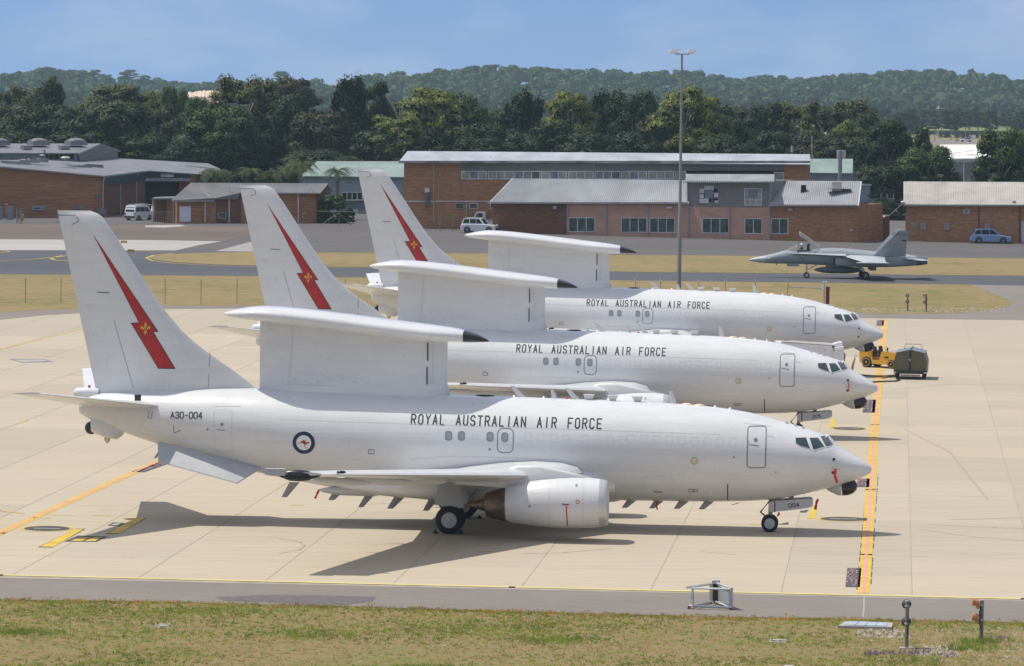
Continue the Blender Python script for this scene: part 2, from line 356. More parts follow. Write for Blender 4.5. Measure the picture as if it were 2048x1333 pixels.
# main far pavement
sheet('far_apron', [tuple(q) for q in GP([(-300,549),(0,549.5),(512,553),(1300,562.5),(1900,569.5),(2048,572),(2300,575)])]+[(170,760),(-170,760)], Z1+.002, asph, kind='structure')
sheet('taxiway', [tuple(q) for q in GP([(-200,547),(0,548.5),(512,552.5),(1300,561.5),(2048,570.5),(2300,573),(2300,556),(2048,553.5),(1300,546),(1000,541),(512,533),(430,531),(350,527),(310,522),(296,517),(305,512),(380,507),(0,501),(-200,499)])], Z1+.008, asph_new, kind='structure')
ty = mat('yellow_line', (.58,.40,.045), rough=.7, var=.10, scale=.7); pk = mat('pink_line', (.62,.29,.25), rough=.75, var=.06, scale=.7)
sheet('taxiway_grass', [tuple(q) for q in GP([(300,517),(312,521),(352,525.5),(430,530),(512,532),(1000,540),(1300,545),(2048,552.5),(2300,555),(2300,521),(2048,518),(1500,512.5),(1220,510.5),(1000,508),(512,504.5),(430,506),(340,509),(305,513)])], Z1+.014, dry, kind='structure')
for pts, wd in (([(292,517),(306,523),(352,528),(430,532.5),(512,534.5),(700,537)], .22), ([(292,517),(308,511.5),(345,508)], .3), ([(0,523),(60,520),(130,513.5)], .25), ([(150,524),(110,521),(101,517),(125,512),(170,509)], .3), ([(0,506),(14,505),(20,503.5),(0,502.5)], .3)):
    m = MB(); stroke(m, [G(a, b)[:2] for a, b in pts], wd, lambda x, y: (x, y, Z1+.020), 9)
    m.build('painted_line', ty, kind='structure')
def flat(name, pts, z, m): return sheet(name, GP(pts), z, m, kind='structure')
flat('pale_concrete_strip', [(-200,478),(0,479.5),(300,481),(445,483.5),(395,492),(352,502),(0,501.5),(-200,500)], Z1+.022, palecon)
flat('pale_concrete_patch', [(500,485),(560,487),(560,505),(430,503.5)], Z1+.022, mat('grey_concrete', (.30,.285,.27), rough=.9, var=.1, scale=.3))
flat('worn_pavement_strip', [(-200,447),(0,449),(300,450),(560,455),(490,475),(445,483),(300,480.5),(0,479),(-200,478)], Z1+.018, brownpan)
flat('pale_concrete_patch', [(290,452),(360,450.5),(372,453),(330,456),(290,455)], Z1+.024, palecon)
# ---- painted markings on the near apron
lineblk = mat('black_paint', (.05,.052,.058), rough=.8, var=.15, scale=2)
ZM = .012
def ribbon_g(name, pts, wd, z, m, parent=apron):
    q = MB(); stroke(q, [G(a, b)[:2] for a, b in pts], wd, lambda x, y: (x, y, z), 4); return q.build(name, m, parent)
def quad_g(name, pts, z, m, parent=apron): return sheet(name, GP(pts), z, m, parent)
ribbon_g('edge_line', [(-80,1149),(0,1150.8),(1024,1175),(2048,1198.5),(2130,1200)], .27, ZM, mat('pale_yellow_line', (.66,.55,.20), rough=.7, var=.10, scale=.7))
# clearance lines: yellow, pink centre, dashed dark edge
for tag_, pts, wd in (('r', [(1727,1186),(1733,1110),(1741,980),(1750,850),(1760,735),(1770,641)], .44), ('l', [(-260,1190),(0,1067),(322,921)], .44), ('m', [(322,921),(560,812)], .44)):
    if tag_ == 'm': continue
    ribbon_g('clearance_line', pts, wd, ZM, ty); ribbon_g('clearance_line_centre', pts, wd*.30, ZM+.004, pk)
v0, v1 = G(1727,1186), G(1770,641); vd = (v1-v0); L = vd.length; vd.normalize(); side = Vector((vd.y, -vd.x, 0))
dsh = MB(); rr = random.Random(5); t = 0.5
while t < 46:
    ln = rr.uniform(.6, 2.6)
    for s in (-1, 1):
        if rr.random() < .8:
            p = v0+vd*t+side*s*.245+vd*rr.uniform(0,.4)
            stroke(dsh, [p[:2], (p+vd*ln*.7)[:2]], .035, lambda x, y: (x, y, ZM-.003), 9)
    t += ln
dsh.build('line_edging', lineblk, apron, kind='stuff')
def sign_block(c, wx, wy, rot, words, par=apron):
    """black board painted on the slabs with pink block letters running along the line"""
    c = Vector(c); ax = Vector((math.cos(rot), math.sin(rot))); ay = Vector((-ax.y, ax.x))
    f = lambda u, v: ((c+ax*u+ay*v).x, (c+ax*u+ay*v).y)
    o = sheet('painted_panel', [f(-wx/2,-wy/2), f(wx/2,-wy/2), f(wx/2,wy/2), f(-wx/2,wy/2)], ZM, lineblk, par)
    q = MB(); y = wy/2*.93
    tot = sum(len(w_) for w_ in words)+.6; 
    for w_ in words:
        ln = wy*.90*len(w_)/tot
        text(q, w_, (-wx*.42, y), (-wx*.42, y-ln), wx*.62, wx*.075, lambda u, v: (*f(u, v), ZM+.004), .62); y -= ln+wy*.05
    q.build('painted_words', mat('pink_lettering', (.68,.40,.40), rough=.8, var=.2, scale=3) if 'pink_lettering' not in bpy.data.materials else bpy.data.materials['pink_lettering'], par)
for (x0, y0), (x1, y1) in (((1690,1175),(1720,1137)), ((1712,975),(1738,958)), ((1724,826),(1750,800)), ((1751,652),(1766,641))):
    A, B, C_ = G(x0, y0), G(x1, y0), G((x0+x1)/2+4, y1); cx = (A+B)/2; cy = (cx+C_)/2
    sign_block((cy.x, cy.y), abs(B.x-A.x)*.96, (C_-cx).length, -YAW, ('AREA', 'SAFETY'))
A, B = G(271,945), G(331,924); sign_block(((A.x+B.x)/2+.1, (A.y+B.y)/2), .62, (B-A).length*1.0, math.atan2(B.y-A.y, B.x-A.x)-math.pi/2, ('AREA', 'SAFETY'))
# stand marks left: ring with bar, yellow bars, dark panel
def ring_mark(px, py, w_px, h_px):
    c = G(px, py); ex = abs(G(px+w_px/2, py).x-c.x); ey = abs(G(px, py-h_px/2).y-c.y)
    E = lambda k: [(c.x+ex*k*math.cos(t), c.y+ey*k*math.sin(t)) for t in [2*math.pi*i/40 for i in range(40)]]
    sheet('stand_ring', E(1.16), ZM, ty, apron); sheet('stand_ring_panel', E(1.0), ZM+.004, lineblk, apron)
    q = MB(); stroke(q, [(c.x-ex*.52, c.y), (c.x+ex*.52, c.y)], ey*.16, lambda x, y: (x, y, ZM+.008), 9); q.build('painted_bar', mat('faded_white_paint', (.5,.45,.34), rough=.8) if 'faded_white_paint' not in bpy.data.materials else bpy.data.materials['faded_white_paint'], apron)
ring_mark(94,1058,92,10); ring_mark(1687,1039,92,8); ring_mark(1699,858,64,5.5)
for pts in ([(80,1094.5),(150,1059),(167,1059.5),(107,1095)], [(215,1068),(268,1038),(291,1037),(239,1068)]):
    c = (sum(a for a, b in pts)/4, sum(b for a, b in pts)/4)
    quad_g('painted_bar_edge', [(c[0]+(a-c[0])*1.10, c[1]+(b-c[1])*1.05) for a, b in pts], ZM, lineblk); quad_g('painted_bar', pts, ZM+.004, ty)
quad_g('painted_panel', [(128,1084),(156,1072),(215,1074),(193,1084.5)], ZM+.001, lineblk)
for pts in ([(140,1083),(152,1079),(172,1079),(164,1083)], [(168,1083),(180,1079),(197,1079),(190,1083.5)], [(155,1078),(166,1075.5),(183,1075.5),(174,1078)], [(180,1078),(190,1075.5),(206,1075.5),(199,1078)]): quad_g('painted_bar', pts, ZM+.006, ty)
quad_g('painted_panel', [(215,1052),(226,1046),(250,1047),(238,1053)], ZM, lineblk); quad_g('painted_bar', [(221,1051),(229,1048),(242,1048),(235,1051.5)], ZM+.004, palecon)
for pts, wd in (([(-60,1016),(0,1022.5),(48,1028.5)], .12), ([(100,1030.5),(145,1031.5)], .08), ([(185,1032),(220,1032)], .08), ([(-300,760),(0,700),(170,656)], .13), ([(33,849),(55,842)], .1), ([(75,711),(120,716),(150,716.5)], .08), ([(247,1037),(291,1037)], .16),
                ([(70,1036),(98,1037)], .2), ([(583,1011),(604,1011)], .16), ([(958,1103.5),(983,1103.5)], .16), ([(1230,1089),(1258,1089)], .16), ([(1504,1049.5),(1521,1050)], .16), ([(1742,1103*0+876),(1800,880)], .06)):
    ribbon_g('painted_dash', pts, wd, ZM+.004, ty)
quad_g('painted_bar', [(1614,1038),(1626,1012),(1634,1012),(1632,1038)], ZM, ty); quad_g('painted_panel', [(1600,1023),(1618,1020),(1612,1026),(1601,1026)], ZM, lineblk)
quad_g('painted_bar', [(1657,857),(1662,838),(1670,838),(1671,857)], ZM, ty); quad_g('painted_panel', [(1555,1050),(1577,1045),(1577,1050)], ZM, lineblk)
quad_g('painted_panel', [(18,718.5),(91,719),(109,725),(42,726)], ZM, mat('grey_paint', (.22,.215,.21), rough=.8)); quad_g('painted_bar', [(30,721),(90,720.5),(92,723),(40,724.5)], ZM+.004, palecon)
# cast shadow painted as a dark patch on the shoulder, scuffs, drain covers
flat('painted_shadow', [(430,1195),(520,1190),(640,1191),(752,1194),(745,1203),(690,1210),(610,1211),(540,1205),(450,1202)], -.003, mat('shadow_paint', (.065,.062,.068), rough=.9, col2=(.16,.145,.14), scale=3.5, stretch=(1,2.5,1)))
# tyre scuffs: faint dark arcs
scuff = mat('tyre_scuff', (.30,.25,.19), rough=.95, col2=(.40,.325,.235), scale=1.4)
for pts in ([(560,1078),(600,1085),(610,1092),(600,1100),(560,1108)], [(1050,1108),(1130,1106),(1220,1098)], [(1840,1060),(1950,1075),(2048,1082)], [(1860,1050),(1990,1056),(2048,1058)], [(1400,1104),(1470,1110)], [(720,1010),(820,1005)], [(1900,1040),(2048,1036)], [(1780,780),(1900,769),(2048,771)], [(1810,860),(1900,905),(1975,1000)]):
    ribbon_g('tyre_scuff', pts, .10, .009, scuff)

# ================================================================= hill and haze
hazem, n, p = new_mat('haze_air'); n.nodes.remove(p); pv = n.nodes.new('ShaderNodeVolumePrincipled'); pv.inputs['Color'].default_value = (.62,.86,.95,1); pv.inputs['Density'].default_value = HAZE_D; pv.inputs['Anisotropy'].default_value = .0
n.links.new(pv.outputs[0], n.nodes['Material Output'].inputs['Volume'])
hm_ = MB(); hm_.box(-1500, 1500, -120, 4300, -1.2, 74); hm_.build('haze', hazem, kind='stuff')
ridge_px = [(-400,175),(0,172),(40,166),(90,155),(150,154),(180,166),(215,172),(300,172),(340,180),(400,178),(440,174),(600,172),(680,172),(750,160),(800,160),(880,155),(930,152),(990,149),(1100,150),(1200,152),(1250,157),(1300,153),(1370,150),(1440,159),(1540,162),(1600,166),(1700,160),(1760,157),(1840,155),(1900,157),(1960,166),(2048,177),(2500,200)]
RD = 2900.0
rx, rz_ = [], []
for a, b in ridge_px:
    d = ray(a, b+24); t = RD/d[1]; rx.append(d[0]*t); rz_.append(max(4, CAM_H+d[2]*t))
ridge = smooth_interp(rx, rz_)
def hill_z(x, y):
    t = (y-2150)/(RD-2150); t = max(0, min(1, t)); s = t*t*(3-2*t)
    h = ridge(x)*s*(1 if y < RD else max(0, 1-(y-RD)/900))
    return h + 3.0*s*math.sin(x*.021+y*.013)*math.sin(y*.017+1) - .3
m = MB(); nx, ny = 120, 40; vs = []; 
for j in range(ny+1):
    for i in range(nx+1):
        x = -900+1800*i/nx; y = 2100+1800*j/ny; vs.append((x, y, hill_z(x, y)))
m.add(vs, [(j*(nx+1)+i, j*(nx+1)+i+1, (j+1)*(nx+1)+i+1, (j+1)*(nx+1)+i) for j in range(ny) for i in range(nx)])
m.build('hill', ground_mat('hill_ground', [(.4,(.030,.042,.020)),(.6,(.055,.060,.028)),(.72,(.13,.10,.055))], .012, .08), kind='structure', smooth=60)
# ================================================================= the three radar jets
PL = [((14.469, 160.543), .0832), ((18.704, 204.677), .1080), ((23.100, 249.712), .0945)]
F0 = Frame(*PL[0])
def L3(X, Y, Z): return (X, -Y, Z)                                # Y = towards the camera (starboard side)
white = mat('jet_paint', (.65, .66, .66), rough=.30, var=.045, scale=.9, stretch=(.5,1.5,3), coat=.35)
def paint_nodes():                                                # light soot, rain streaks and a faint warm cast of dust on the paint
    n = white.node_tree; p = n.nodes['Principled BSDF']; src = p.inputs['Base Color'].links[0].from_socket
    tcn = n.nodes.new('ShaderNodeTexCoord'); mpn = n.nodes.new('ShaderNodeMapping'); mpn.inputs['Scale'].default_value = (2.4, 2.4, .35)
    n.links.new(tcn.outputs['Object'], mpn.inputs[0])
    f = ramp(n, noise(n, mpn.outputs[0], 3.0, 8, .7), [(.45, (0,0,0)), (.75, (.14,.14,.14))])
    n.links.new(mixc(n, f, src, (.50, .50, .48)), p.inputs['Base Color'])
    r = ramp(n, noise(n, tcn.outputs['Object'], 1.4, 5), [(.3, (.24,)*3), (.7, (.40,)*3)]); n.links.new(r, p.inputs['Roughness'])
    m4 = n.nodes.new('ShaderNodeMapping'); m4.inputs['Scale'].default_value = (.12, 1.2, 1.6); n.links.new(tcn.outputs['Object'], m4.inputs[0]); bn = n.nodes.new('ShaderNodeBump'); bn.inputs['Strength'].default_value = .22; bn.inputs['Distance'].default_value = .03; n.links.new(noise(n, m4.outputs[0], 4.0, 3, .5), bn.inputs['Height']); n.links.new(bn.outputs[0], p.inputs['Normal'])
paint_nodes()
greyp = mat('jet_grey_paint', (.46, .47, .475), rough=.45, var=.06, scale=1.5)
panelg = mat('jet_panel_grey', (.37, .375, .37), rough=.45, var=.05, scale=4)
outl = mat('outline_grey', (.20, .215, .235), rough=.5, var=.08, scale=6)
faint = mat('seam_grey', (.57, .57, .555), rough=.5, var=.1, scale=6)
black = mat('black_composite', (.018, .018, .022), rough=.28, var=.2, scale=6)
ink = mat('black_lettering', (.022, .024, .030), rough=.5, var=.1, scale=8)
redp = mat('red_marking', (.42, .018, .016), rough=.45, var=.10, scale=2)
goldp = mat('gold_marking', (.70, .42, .05), rough=.45, var=.06, scale=8)
navy = mat('navy_marking', (.012, .018, .075), rough=.45, var=.1, scale=8)
roundw = mat('roundel_white', (.74, .76, .76), rough=.4, var=.03, scale=8)
lipm = mat('satin_metal', (.60, .60, .59), rough=.42, metal=.55, var=.05, scale=4)
metal = mat('bare_metal', (.66, .67, .70), rough=.22, metal=1.0, var=.08, scale=4)
dmetal = mat('gear_metal', (.30, .31, .32), rough=.5, metal=.4, var=.2, scale=8)
bronze = mat('exhaust_metal', (.20, .155, .115), rough=.42, metal=.85, var=.25, scale=5, stretch=(.4,2,2))
tyre = mat('tyre_rubber', (.022, .022, .024), rough=.85, var=.3, scale=12)
hubm = mat('wheel_hub_grey', (.46, .47, .48), rough=.45, var=.1, scale=10)
glass_d, _n, _p = new_mat('cockpit_glass'); _p.inputs['Base Color'].default_value = (.035, .055, .060, 1); _p.inputs['Roughness'].default_value = .05; _p.inputs['Coat Weight'].default_value = .6
winb = mat('cabin_blind', (.30, .32, .35), rough=.25, var=.12, scale=30, stretch=(.2,.2,6))
sandp = mat('cream_antenna', (.66, .55, .38), rough=.5, var=.05, scale=8)
ribbon = mat('red_ribbon', (.62, .035, .03), rough=.8, var=.12, scale=10)
maroon = mat('maroon_stripe', (.16, .012, .012), rough=.5, var=.1, scale=8)

sx = [0,.03,.1,.27,.6,.88,1.45,1.8,2.49,3.69,4.9,6.91,8.92,12.95,17.0,21.0,23.0,24.74,26.6,28.0,30.0,31.45,31.85,32.1]
zt = [2.56,2.67,2.76,2.89,3.10,3.26,3.585,3.90,4.14,4.48,4.78,5.03,5.13,5.22,5.30,5.365,5.40,5.42,5.38,5.31,5.22,5.08,4.98,4.86]
zb = [2.54,2.45,2.40,2.31,2.15,2.05,1.86,1.77,1.60,1.34,1.22,1.16,1.15,1.15,1.17,1.36,1.66,1.98,2.43,2.80,3.42,3.92,4.10,4.26]
hw = [.01,.14,.25,.42,.64,.79,1.05,1.18,1.39,1.63,1.77,1.86,1.88,1.88,1.88,1.88,1.83,1.69,1.47,1.27,.93,.60,.47,.36]
fzt, fzb, fhw = smooth_interp(sx, zt), smooth_interp(sx, zb), smooth_interp(sx, hw)
def sect(X):
    a = -X; t, b, h = fzt(a), fzb(a), fhw(a); zc = b + (t-b)*.535
    return t, b, h, zc
def ysurf(X, Z):
    t, b, h, zc = sect(X); k = (Z-zc)/((t-zc) if Z > zc else (zc-b)); k = max(-1, min(1, k))
    return h*math.sqrt(1-k*k)
def FS(px, py):                                                    # photo pixel on jet 1 -> (X, Z) on the fuselage side
    Y = 1.5
    for _ in range(8):
        X, Z = F0.XZ(px, py, Y); Y = ysurf(X, Z)
    return X, Z
def skin(off=.006): return lambda X, Z: L3(X, ysurf(X, Z)+off, Z)

def fuselage(root):
    xs = sorted(set([0,.01,.03,.06,.1,.17,.27,.4,.6,.75,.88,1.05,1.25,1.45,1.6,1.8,2.1,2.49,2.9,3.3,3.69,4.3,4.9,5.6,6.2,6.91,7.9,8.92]+[9+.8*i for i in range(29)]+[31.45,31.7,31.85,32.0,32.1]))
    m = MB(); loops = []; N = 56
    for a in xs:
        t, b, h, zc = sect(-a)
        loops.append([L3(-a, h*math.sin(2*math.pi*k/N), zc+((t-zc) if math.cos(2*math.pi*k/N) > 0 else (zc-b))*math.cos(2*math.pi*k/N)) for k in range(N)])
    m.loft(loops)
    return m.build('fuselage', white, root, smooth=60)
# ---- fin
FTE = smooth_interp([5.0, 12.52], [-31.42, -33.09])
FLE = smooth_interp([5.0, 5.45, 6.1, 6.84, 7.6, 8.5, 10.4, 12.10, 12.36, 12.52], [-24.4, -24.95, -25.8, -26.9, -27.85, -28.65, -29.95, -31.12, -31.34, -31.75])
def fin_half(X, Z):
    le, te = FLE(Z), FTE(Z); mle = -26.2-(Z-5.0)*.675; T = .30-.024*(Z-5.0)
    if Z > 12.3: T *= max(.25, 1-(Z-12.3)/.26)
    s = (mle-X)/(mle-te)
    if s < 0: base = .055
    else: base = .055+(T-.055)*min(1, (s/.35))**.7 if s < .35 else T
    if s > .45: base = T*(1-(s-.45)/.55)+.015
    e = (le-X)/.25
    if e < 1: base *= math.sqrt(max(.02, e))
    return base
def fin(root):
    m = MB(); loops = []
    for Z in [4.95,5.2,5.45,5.7,6.1,6.5,6.84,7.2,7.7,8.5,9.5,10.5,11.4,12.0,12.3,12.42,12.49,12.52]:
        le, te = FLE(Z), FTE(Z); u = [0,.01,.03,.07,.13,.2,.3,.42,.55,.7,.85,1.0]
        xs = [le-(le-te)*q for q in u]
        loops.append([L3(x, fin_half(x, Z), Z) for x in xs]+[L3(x, -fin_half(x, Z), Z) for x in xs[::-1]])
    m.loft(loops); f = m.build('fin', white, root, smooth=40)
    # rudder hinge, tip seam and dorsal seam
    s = MB(); fs = lambda X, Z: L3(X, fin_half(X, Z)+.006, Z)
    P = lambda pts: [F0.XZ(a, b, .1) for a, b in pts]
    stroke(s, P([(116,431),(151,431),(155,436),(157,443),(154,445),(145,449)]), .035, fs, .3)
    s.build('seam', outl, f)
    s = MB(); stroke(s, P([(419,706),(417,773)]), .025, fs, .3); stroke(s, P([(228,640),(267,775)]), .02, fs, .3); stroke(s, P([(196,585),(219,586)]), .05, fs, .3)
    s.build('seam', outl, f, kind='stuff')
    bolt = [(187,471),(315,662.5),(306,663),(349.5,736.3),(318.6,735.4),(265,647),(281,646.6)]
    grow = [(185.6,468),(317.8,663.6),(308,664.2),(352.5,738),(317.8,737),(262.5,645.6),(278.8,645.2)]
    patch(P(grow), lambda X, Z: L3(X, fin_half(X, Z)+.006, Z), 'marking_outline', ink, root)
    patch(P(bolt), lambda X, Z: L3(X, fin_half(X, Z)+.011, Z), 'lightning_bolt', redp, root, label='red lightning bolt with a black edge on the tail fin')
    g = MB(); c = F0.XZ(291.6, 657, .15); K = .52/25
    def fl(px, pz): return (c[0]+px*K, c[1]+pz*K)
    for poly in ([(0,13),(2.6,7),(1.6,2),(0,-3),(-1.6,2),(-2.6,7)],
                 [(1.6,-3.5),(3.2,1),(5.5,4.6),(8,4.4),(9.4,2.4),(9.2,0),(7.4,-1.6),(6.4,-1),(6.6,1),(5,0),(3,-3.4)],
                 [(-1.6,-3.5),(-3.2,1),(-5.5,4.6),(-8,4.4),(-9.4,2.4),(-9.2,0),(-7.4,-1.6),(-6.4,-1),(-6.6,1),(-5,0),(-3,-3.4)],
                 [(-2.6,-4.4),(2.6,-4.4),(2.6,-5.6),(-2.6,-5.6)], [(-1.4,-5.6),(1.4,-5.6),(1.8,-7),(-1.8,-7)], [(-3.2,-7),(3.2,-7),(3.2,-8.6),(-3.2,-8.6)], [(-1.4,-8.6),(1.4,-8.6),(.8,-12.4),(-.8,-12.4)]):
        pts = [fl(*q) for q in poly]
        cx, cz = sum(q[0] for q in pts)/len(pts), sum(q[1] for q in pts)/len(pts)
        b = bmesh.new(); vs = [b.verts.new((q[0], q[1], 0)) for q in pts]; b.faces.new(vs); bmesh.ops.triangulate(b, faces=b.faces[:])
        b.verts.index_update(); g.add([L3(v.co.x, fin_half(v.co.x, v.co.y)+.017, v.co.y) for v in b.verts], [tuple(v.index for v in fc.verts) for fc in b.faces])
        b.free()
    g.build('gold_emblem', goldp, root, label='gold fleur emblem on the red bolt')
def airfoil(xle, xte, th, Y, z, n=9, camber=0.0, tw=0.0):
    """closed loop; th = max thickness"""
    c = xle-xte; pts = []
    us = [(1-math.cos(math.pi*i/n))/2 for i in range(n+1)]
    yt = lambda u: th*(1.4845*math.sqrt(u)-.63*u-1.758*u*u+1.4215*u**3-.5075*u**4)
    top = [(xle-c*u, z+yt(u)+camber*math.sin(math.pi*u)-tw*u) for u in us]; bot = [(xle-c*u, z-yt(u)*.75+camber*math.sin(math.pi*u)*.6-tw*u) for u in us]
    return [L3(x, Y, zz) for x, zz in top]+[L3(x, Y, zz) for x, zz in bot[::-1][1:-1]]
def wing(root, s):
    m = MB(); st = []
    for Y in (.6, 1.9, 2.6, 3.4, 4.2, 5.0, 5.9, 8, 11, 14, 16.4, 17.0, 17.15):
        le = -11.45-(Y-1.9)*.66 if Y < 4.2 else -12.97-(Y-4.2)*.537
        if Y < 1.9: le = -11.3
        te = -18.75-.03*Y if Y < 5.9 else -18.93-(Y-5.9)*.272
        c = le-te; th = c*(.145 if Y < 3 else .12 if Y < 8 else .105)
        z = 2.12+.088*Y + (.10 if Y < 3 else 0)
        if Y > 16.9: th *= .6
        st.append(airfoil(le, te, th, s*Y, z, tw=.42 if Y < 3 else .36*max(.25, 1-Y/17), camber=.04))
    m.loft(st); w_ = m.build('wing', white, root, smooth=35)
    # flap track fairings under the trailing edge
    for Y, x0, ln, r in ((6.9, -16.4, 3.6, .22), (9.9, -17.3, 3.2, .19), (13.0, -18.6, 2.6, .16)):
        f = MB(); z = 1.86+.082*Y
        f.lathe(L3(x0, s*Y, z), (-1, 0, .03), [(0,.02),(ln*.12,r*.62),(ln*.35,r),(ln*.65,r*.9),(ln*.9,r*.4),(ln,.03)], 12, sy=.8)
        f.build('flap_fairing', white, root, smooth=50)
    # tip: square light box, black sensor pod, small dark lens further in
    t = MB(); t.box(-22.0, -21.25, min(-s*17.16, -s*17.38), max(-s*17.16, -s*17.38), 3.60, 3.82); t.build('wingtip_light', hubm, root, smooth=30)
    t = MB(); t.lathe(L3(-20.02, s*17.05, 3.56), (-1,0,0), [(0,.02),(.16,.07),(.42,.17),(.75,.22),(1.1,.20),(1.38,.10),(1.52,.02)], 14, sy=.7); t.build('wingtip_pod', black, root, smooth=60)
    t = MB(); t.sphere(L3(-19.35, s*16.25, 3.64), .12, 10, 6, (1.5,.6,.5)); t.build('wingtip_lens', black, root, smooth=60)
def stabilizer(root, s):
    m = MB(); st = []
    for k in range(7):
        q = k/6; Y = .35+(7.17-.35)*q
        st.append(airfoil(-28.35-(32.3-28.35)*q, -31.95-(33.42-31.95)*q, .34*(1-q)+.10*q, s*Y, 4.62+(5.60-4.62)*q, tw=.02))
    m.loft(st); h = m.build('tailplane', white, root, smooth=35)
    m = MB(); m.box(-29.7, -29.45, min(-s*.9,-s*1.05), max(-s*.9,-s*1.05), 4.9, 5.14); m.build('vortex_fence', ink, h)
def engine(root, s):
    Y = 4.83; zc = 1.50
    e = MB(); prof = [(0,.80),(.05,.86),(.14,.92)]
    m = MB(); o = L3(-10.28, s*Y, zc)
    lip = m.lathe(o, (-1,0,-.015), [(.30,.74),(.12,.775),(.03,.81),(0,.845),(.03,.885),(.12,.925),(.30,.965)], 36, cap=False, bot=.95); m.build('engine_inlet_lip', lipm, root, smooth=70)
    m = MB(); m.lathe(o, (-1,0,-.015), [(.302,.964),(.7,1.005),(1.3,1.035),(1.9,1.03),(2.5,.99),(3.1,.915),(3.6,.835),(3.98,.765),(3.985,.72),(3.6,.75)], 36, cap=False, bot=.95); n_ = m.build('engine_cowl', white, root, smooth=70)
    m = MB(); m.lathe(o, (-1,0,-.015), [(.30,.738),(.55,.73),(.8,.76)], 36, cap=False); m.build('engine_duct', panelg, root, smooth=70)
    m = MB(); m.lathe(o, (-1,0,-.015), [(.80,.765),(.81,.02)], 24, cap=True); m.build('engine_fan', ink, root)
    m = MB()
    for k in range(24):
        a = 2*math.pi*k/24; c1, s1 = math.cos(a), math.sin(a); c2, s2 = math.cos(a+.12), math.sin(a+.12)
        x, y, z = o
        m.add([(x-.74, y+.2*c1, z+.2*s1), (x-.70, y+.75*c1, z+.75*s1), (x-.76, y+.75*c2, z+.75*s2), (x-.79, y+.2*c2, z+.2*s2)], [(0,1,2,3)])
    m.build('fan_blades', dmetal, root, kind='stuff')
    m = MB(); m.lathe(o, (-1,0,-.015), [(.42,.01),(.5,.09),(.7,.18),(.8,.2)], 16); m.build('engine_spinner', panelg, root, smooth=60)
    m = MB(); m.lathe(o, (-1,0,-.03), [(3.55,.70),(3.98,.69),(4.30,.60),(4.78,.47),(4.80,.43),(4.4,.44)], 28, cap=False); m.build('exhaust_nozzle', bronze, root, smooth=60)
    m = MB(); m.lathe(o, (-1,0,-.03), [(4.3,.36),(4.8,.27),(5.2,.15),(5.5,.06),(5.65,.02)], 20); m.build('exhaust_plug', bronze, root, smooth=60)
    # seams, stripe and warning marks on the outer side
    def cowl(X, Z):
        d = -10.28-X; r = float(np.interp(d, [.3,.7,1.3,1.9,2.5,3.1,3.6,3.98], [.966,1.006,1.036,1.031,.991,.916,.836,.766])); zz = Z-(zc-.015*d)
        rr = r*(.95 if zz < 0 else 1); return math.sqrt(max(0, 1-min(1, zz/rr)**2))*r
    cf = lambda off: (lambda X, Z: L3(X, s*(Y+cowl(X, Z)+off), Z))
    P = lambda pts: [F0.XZ(a, b, Y+.95) for a, b in pts]
    q = MB()
    for X in (-12.52, -11.2):
        stroke(q, [(X, zc+.95-1.85*k/16) for k in range(17)], .016, cf(.005), .5)
    q.build('seam', faint, n_, kind='stuff')
    q = MB(); stroke(q, P([(1133,1012),(1134,1054)]), .045, cf(.008), .12); stroke(q, P([(1129,1009),(1137,1009)]), .05, cf(.008)); stroke(q, disc(P([(1155.5,1003.5)])[0], .065, 14), .025, cf(.008), closed=True); q.build('warning_stripe', redp, n_)
    q = MB()
    for c in ((1126,1008.7),(1059,1013),(1152,963+9)): stroke(q, disc(P([c])[0], .03, 8), .03, cf(.008), closed=True)
    q.build('latch', outl, n_, kind='stuff')
    # pylon
    m = MB(); st = []
    for x, zt_, zb_, h in ((-10.75,2.46,2.28,.03),(-11.3,2.60,2.25,.12),(-12.0,2.76,2.2,.19),(-12.9,2.95,2.1,.22),(-13.8,2.95,2.0,.22),(-15.0,2.55,2.1,.18),(-16.3,2.3,2.15,.05)):
        st.append([L3(x, s*Y-h, zb_), L3(x, s*Y+h, zb_), L3(x, s*Y+h, zt_-.1), L3(x, s*Y+h*.5, zt_), L3(x, s*Y-h*.5, zt_), L3(x, s*Y-h, zt_-.1)])
    m.loft(st); m.build('engine_pylon', white, root, smooth=50)
    # vortex chine
    m = MB(); m.add([L3(-11.1, s*(Y-.9), 1.95), L3(-12.2, s*(Y-.92), 2.05), L3(-12.2, s*(Y-1.2), 2.3), L3(-11.3, s*(Y-1.0), 2.05)], [(0,1,2,3)]); m.build('engine_chine', white, root)
def wheel(parent, X, Y, r, wd, hub=.55, cover=True):
    t = MB(); t.lathe(L3(X, Y-wd/2, r), (0,-1,0), [(0,r*.62),(.02*wd/.3,r*.80),(.12*wd,r*.94),(.3*wd,r*.995),(.7*wd,r*.995),(.88*wd,r*.94),(.98*wd,r*.8),(wd,r*.62)], 30)
    w_ = t.build('tyre', tyre, parent, smooth=50)
    for sg in (-1, 1):
        h = MB(); h.lathe(L3(X, Y+sg*(wd/2-.03), r), (0,-sg,0), [(0,r*hub),(.05,r*hub),(.06,r*(hub-.08)),(.035,r*(hub-.10)),(.055,r*.16),(.10,r*.12),(.10,.01)], 24)
        h.build('hub', hubm, w_, smooth=40)
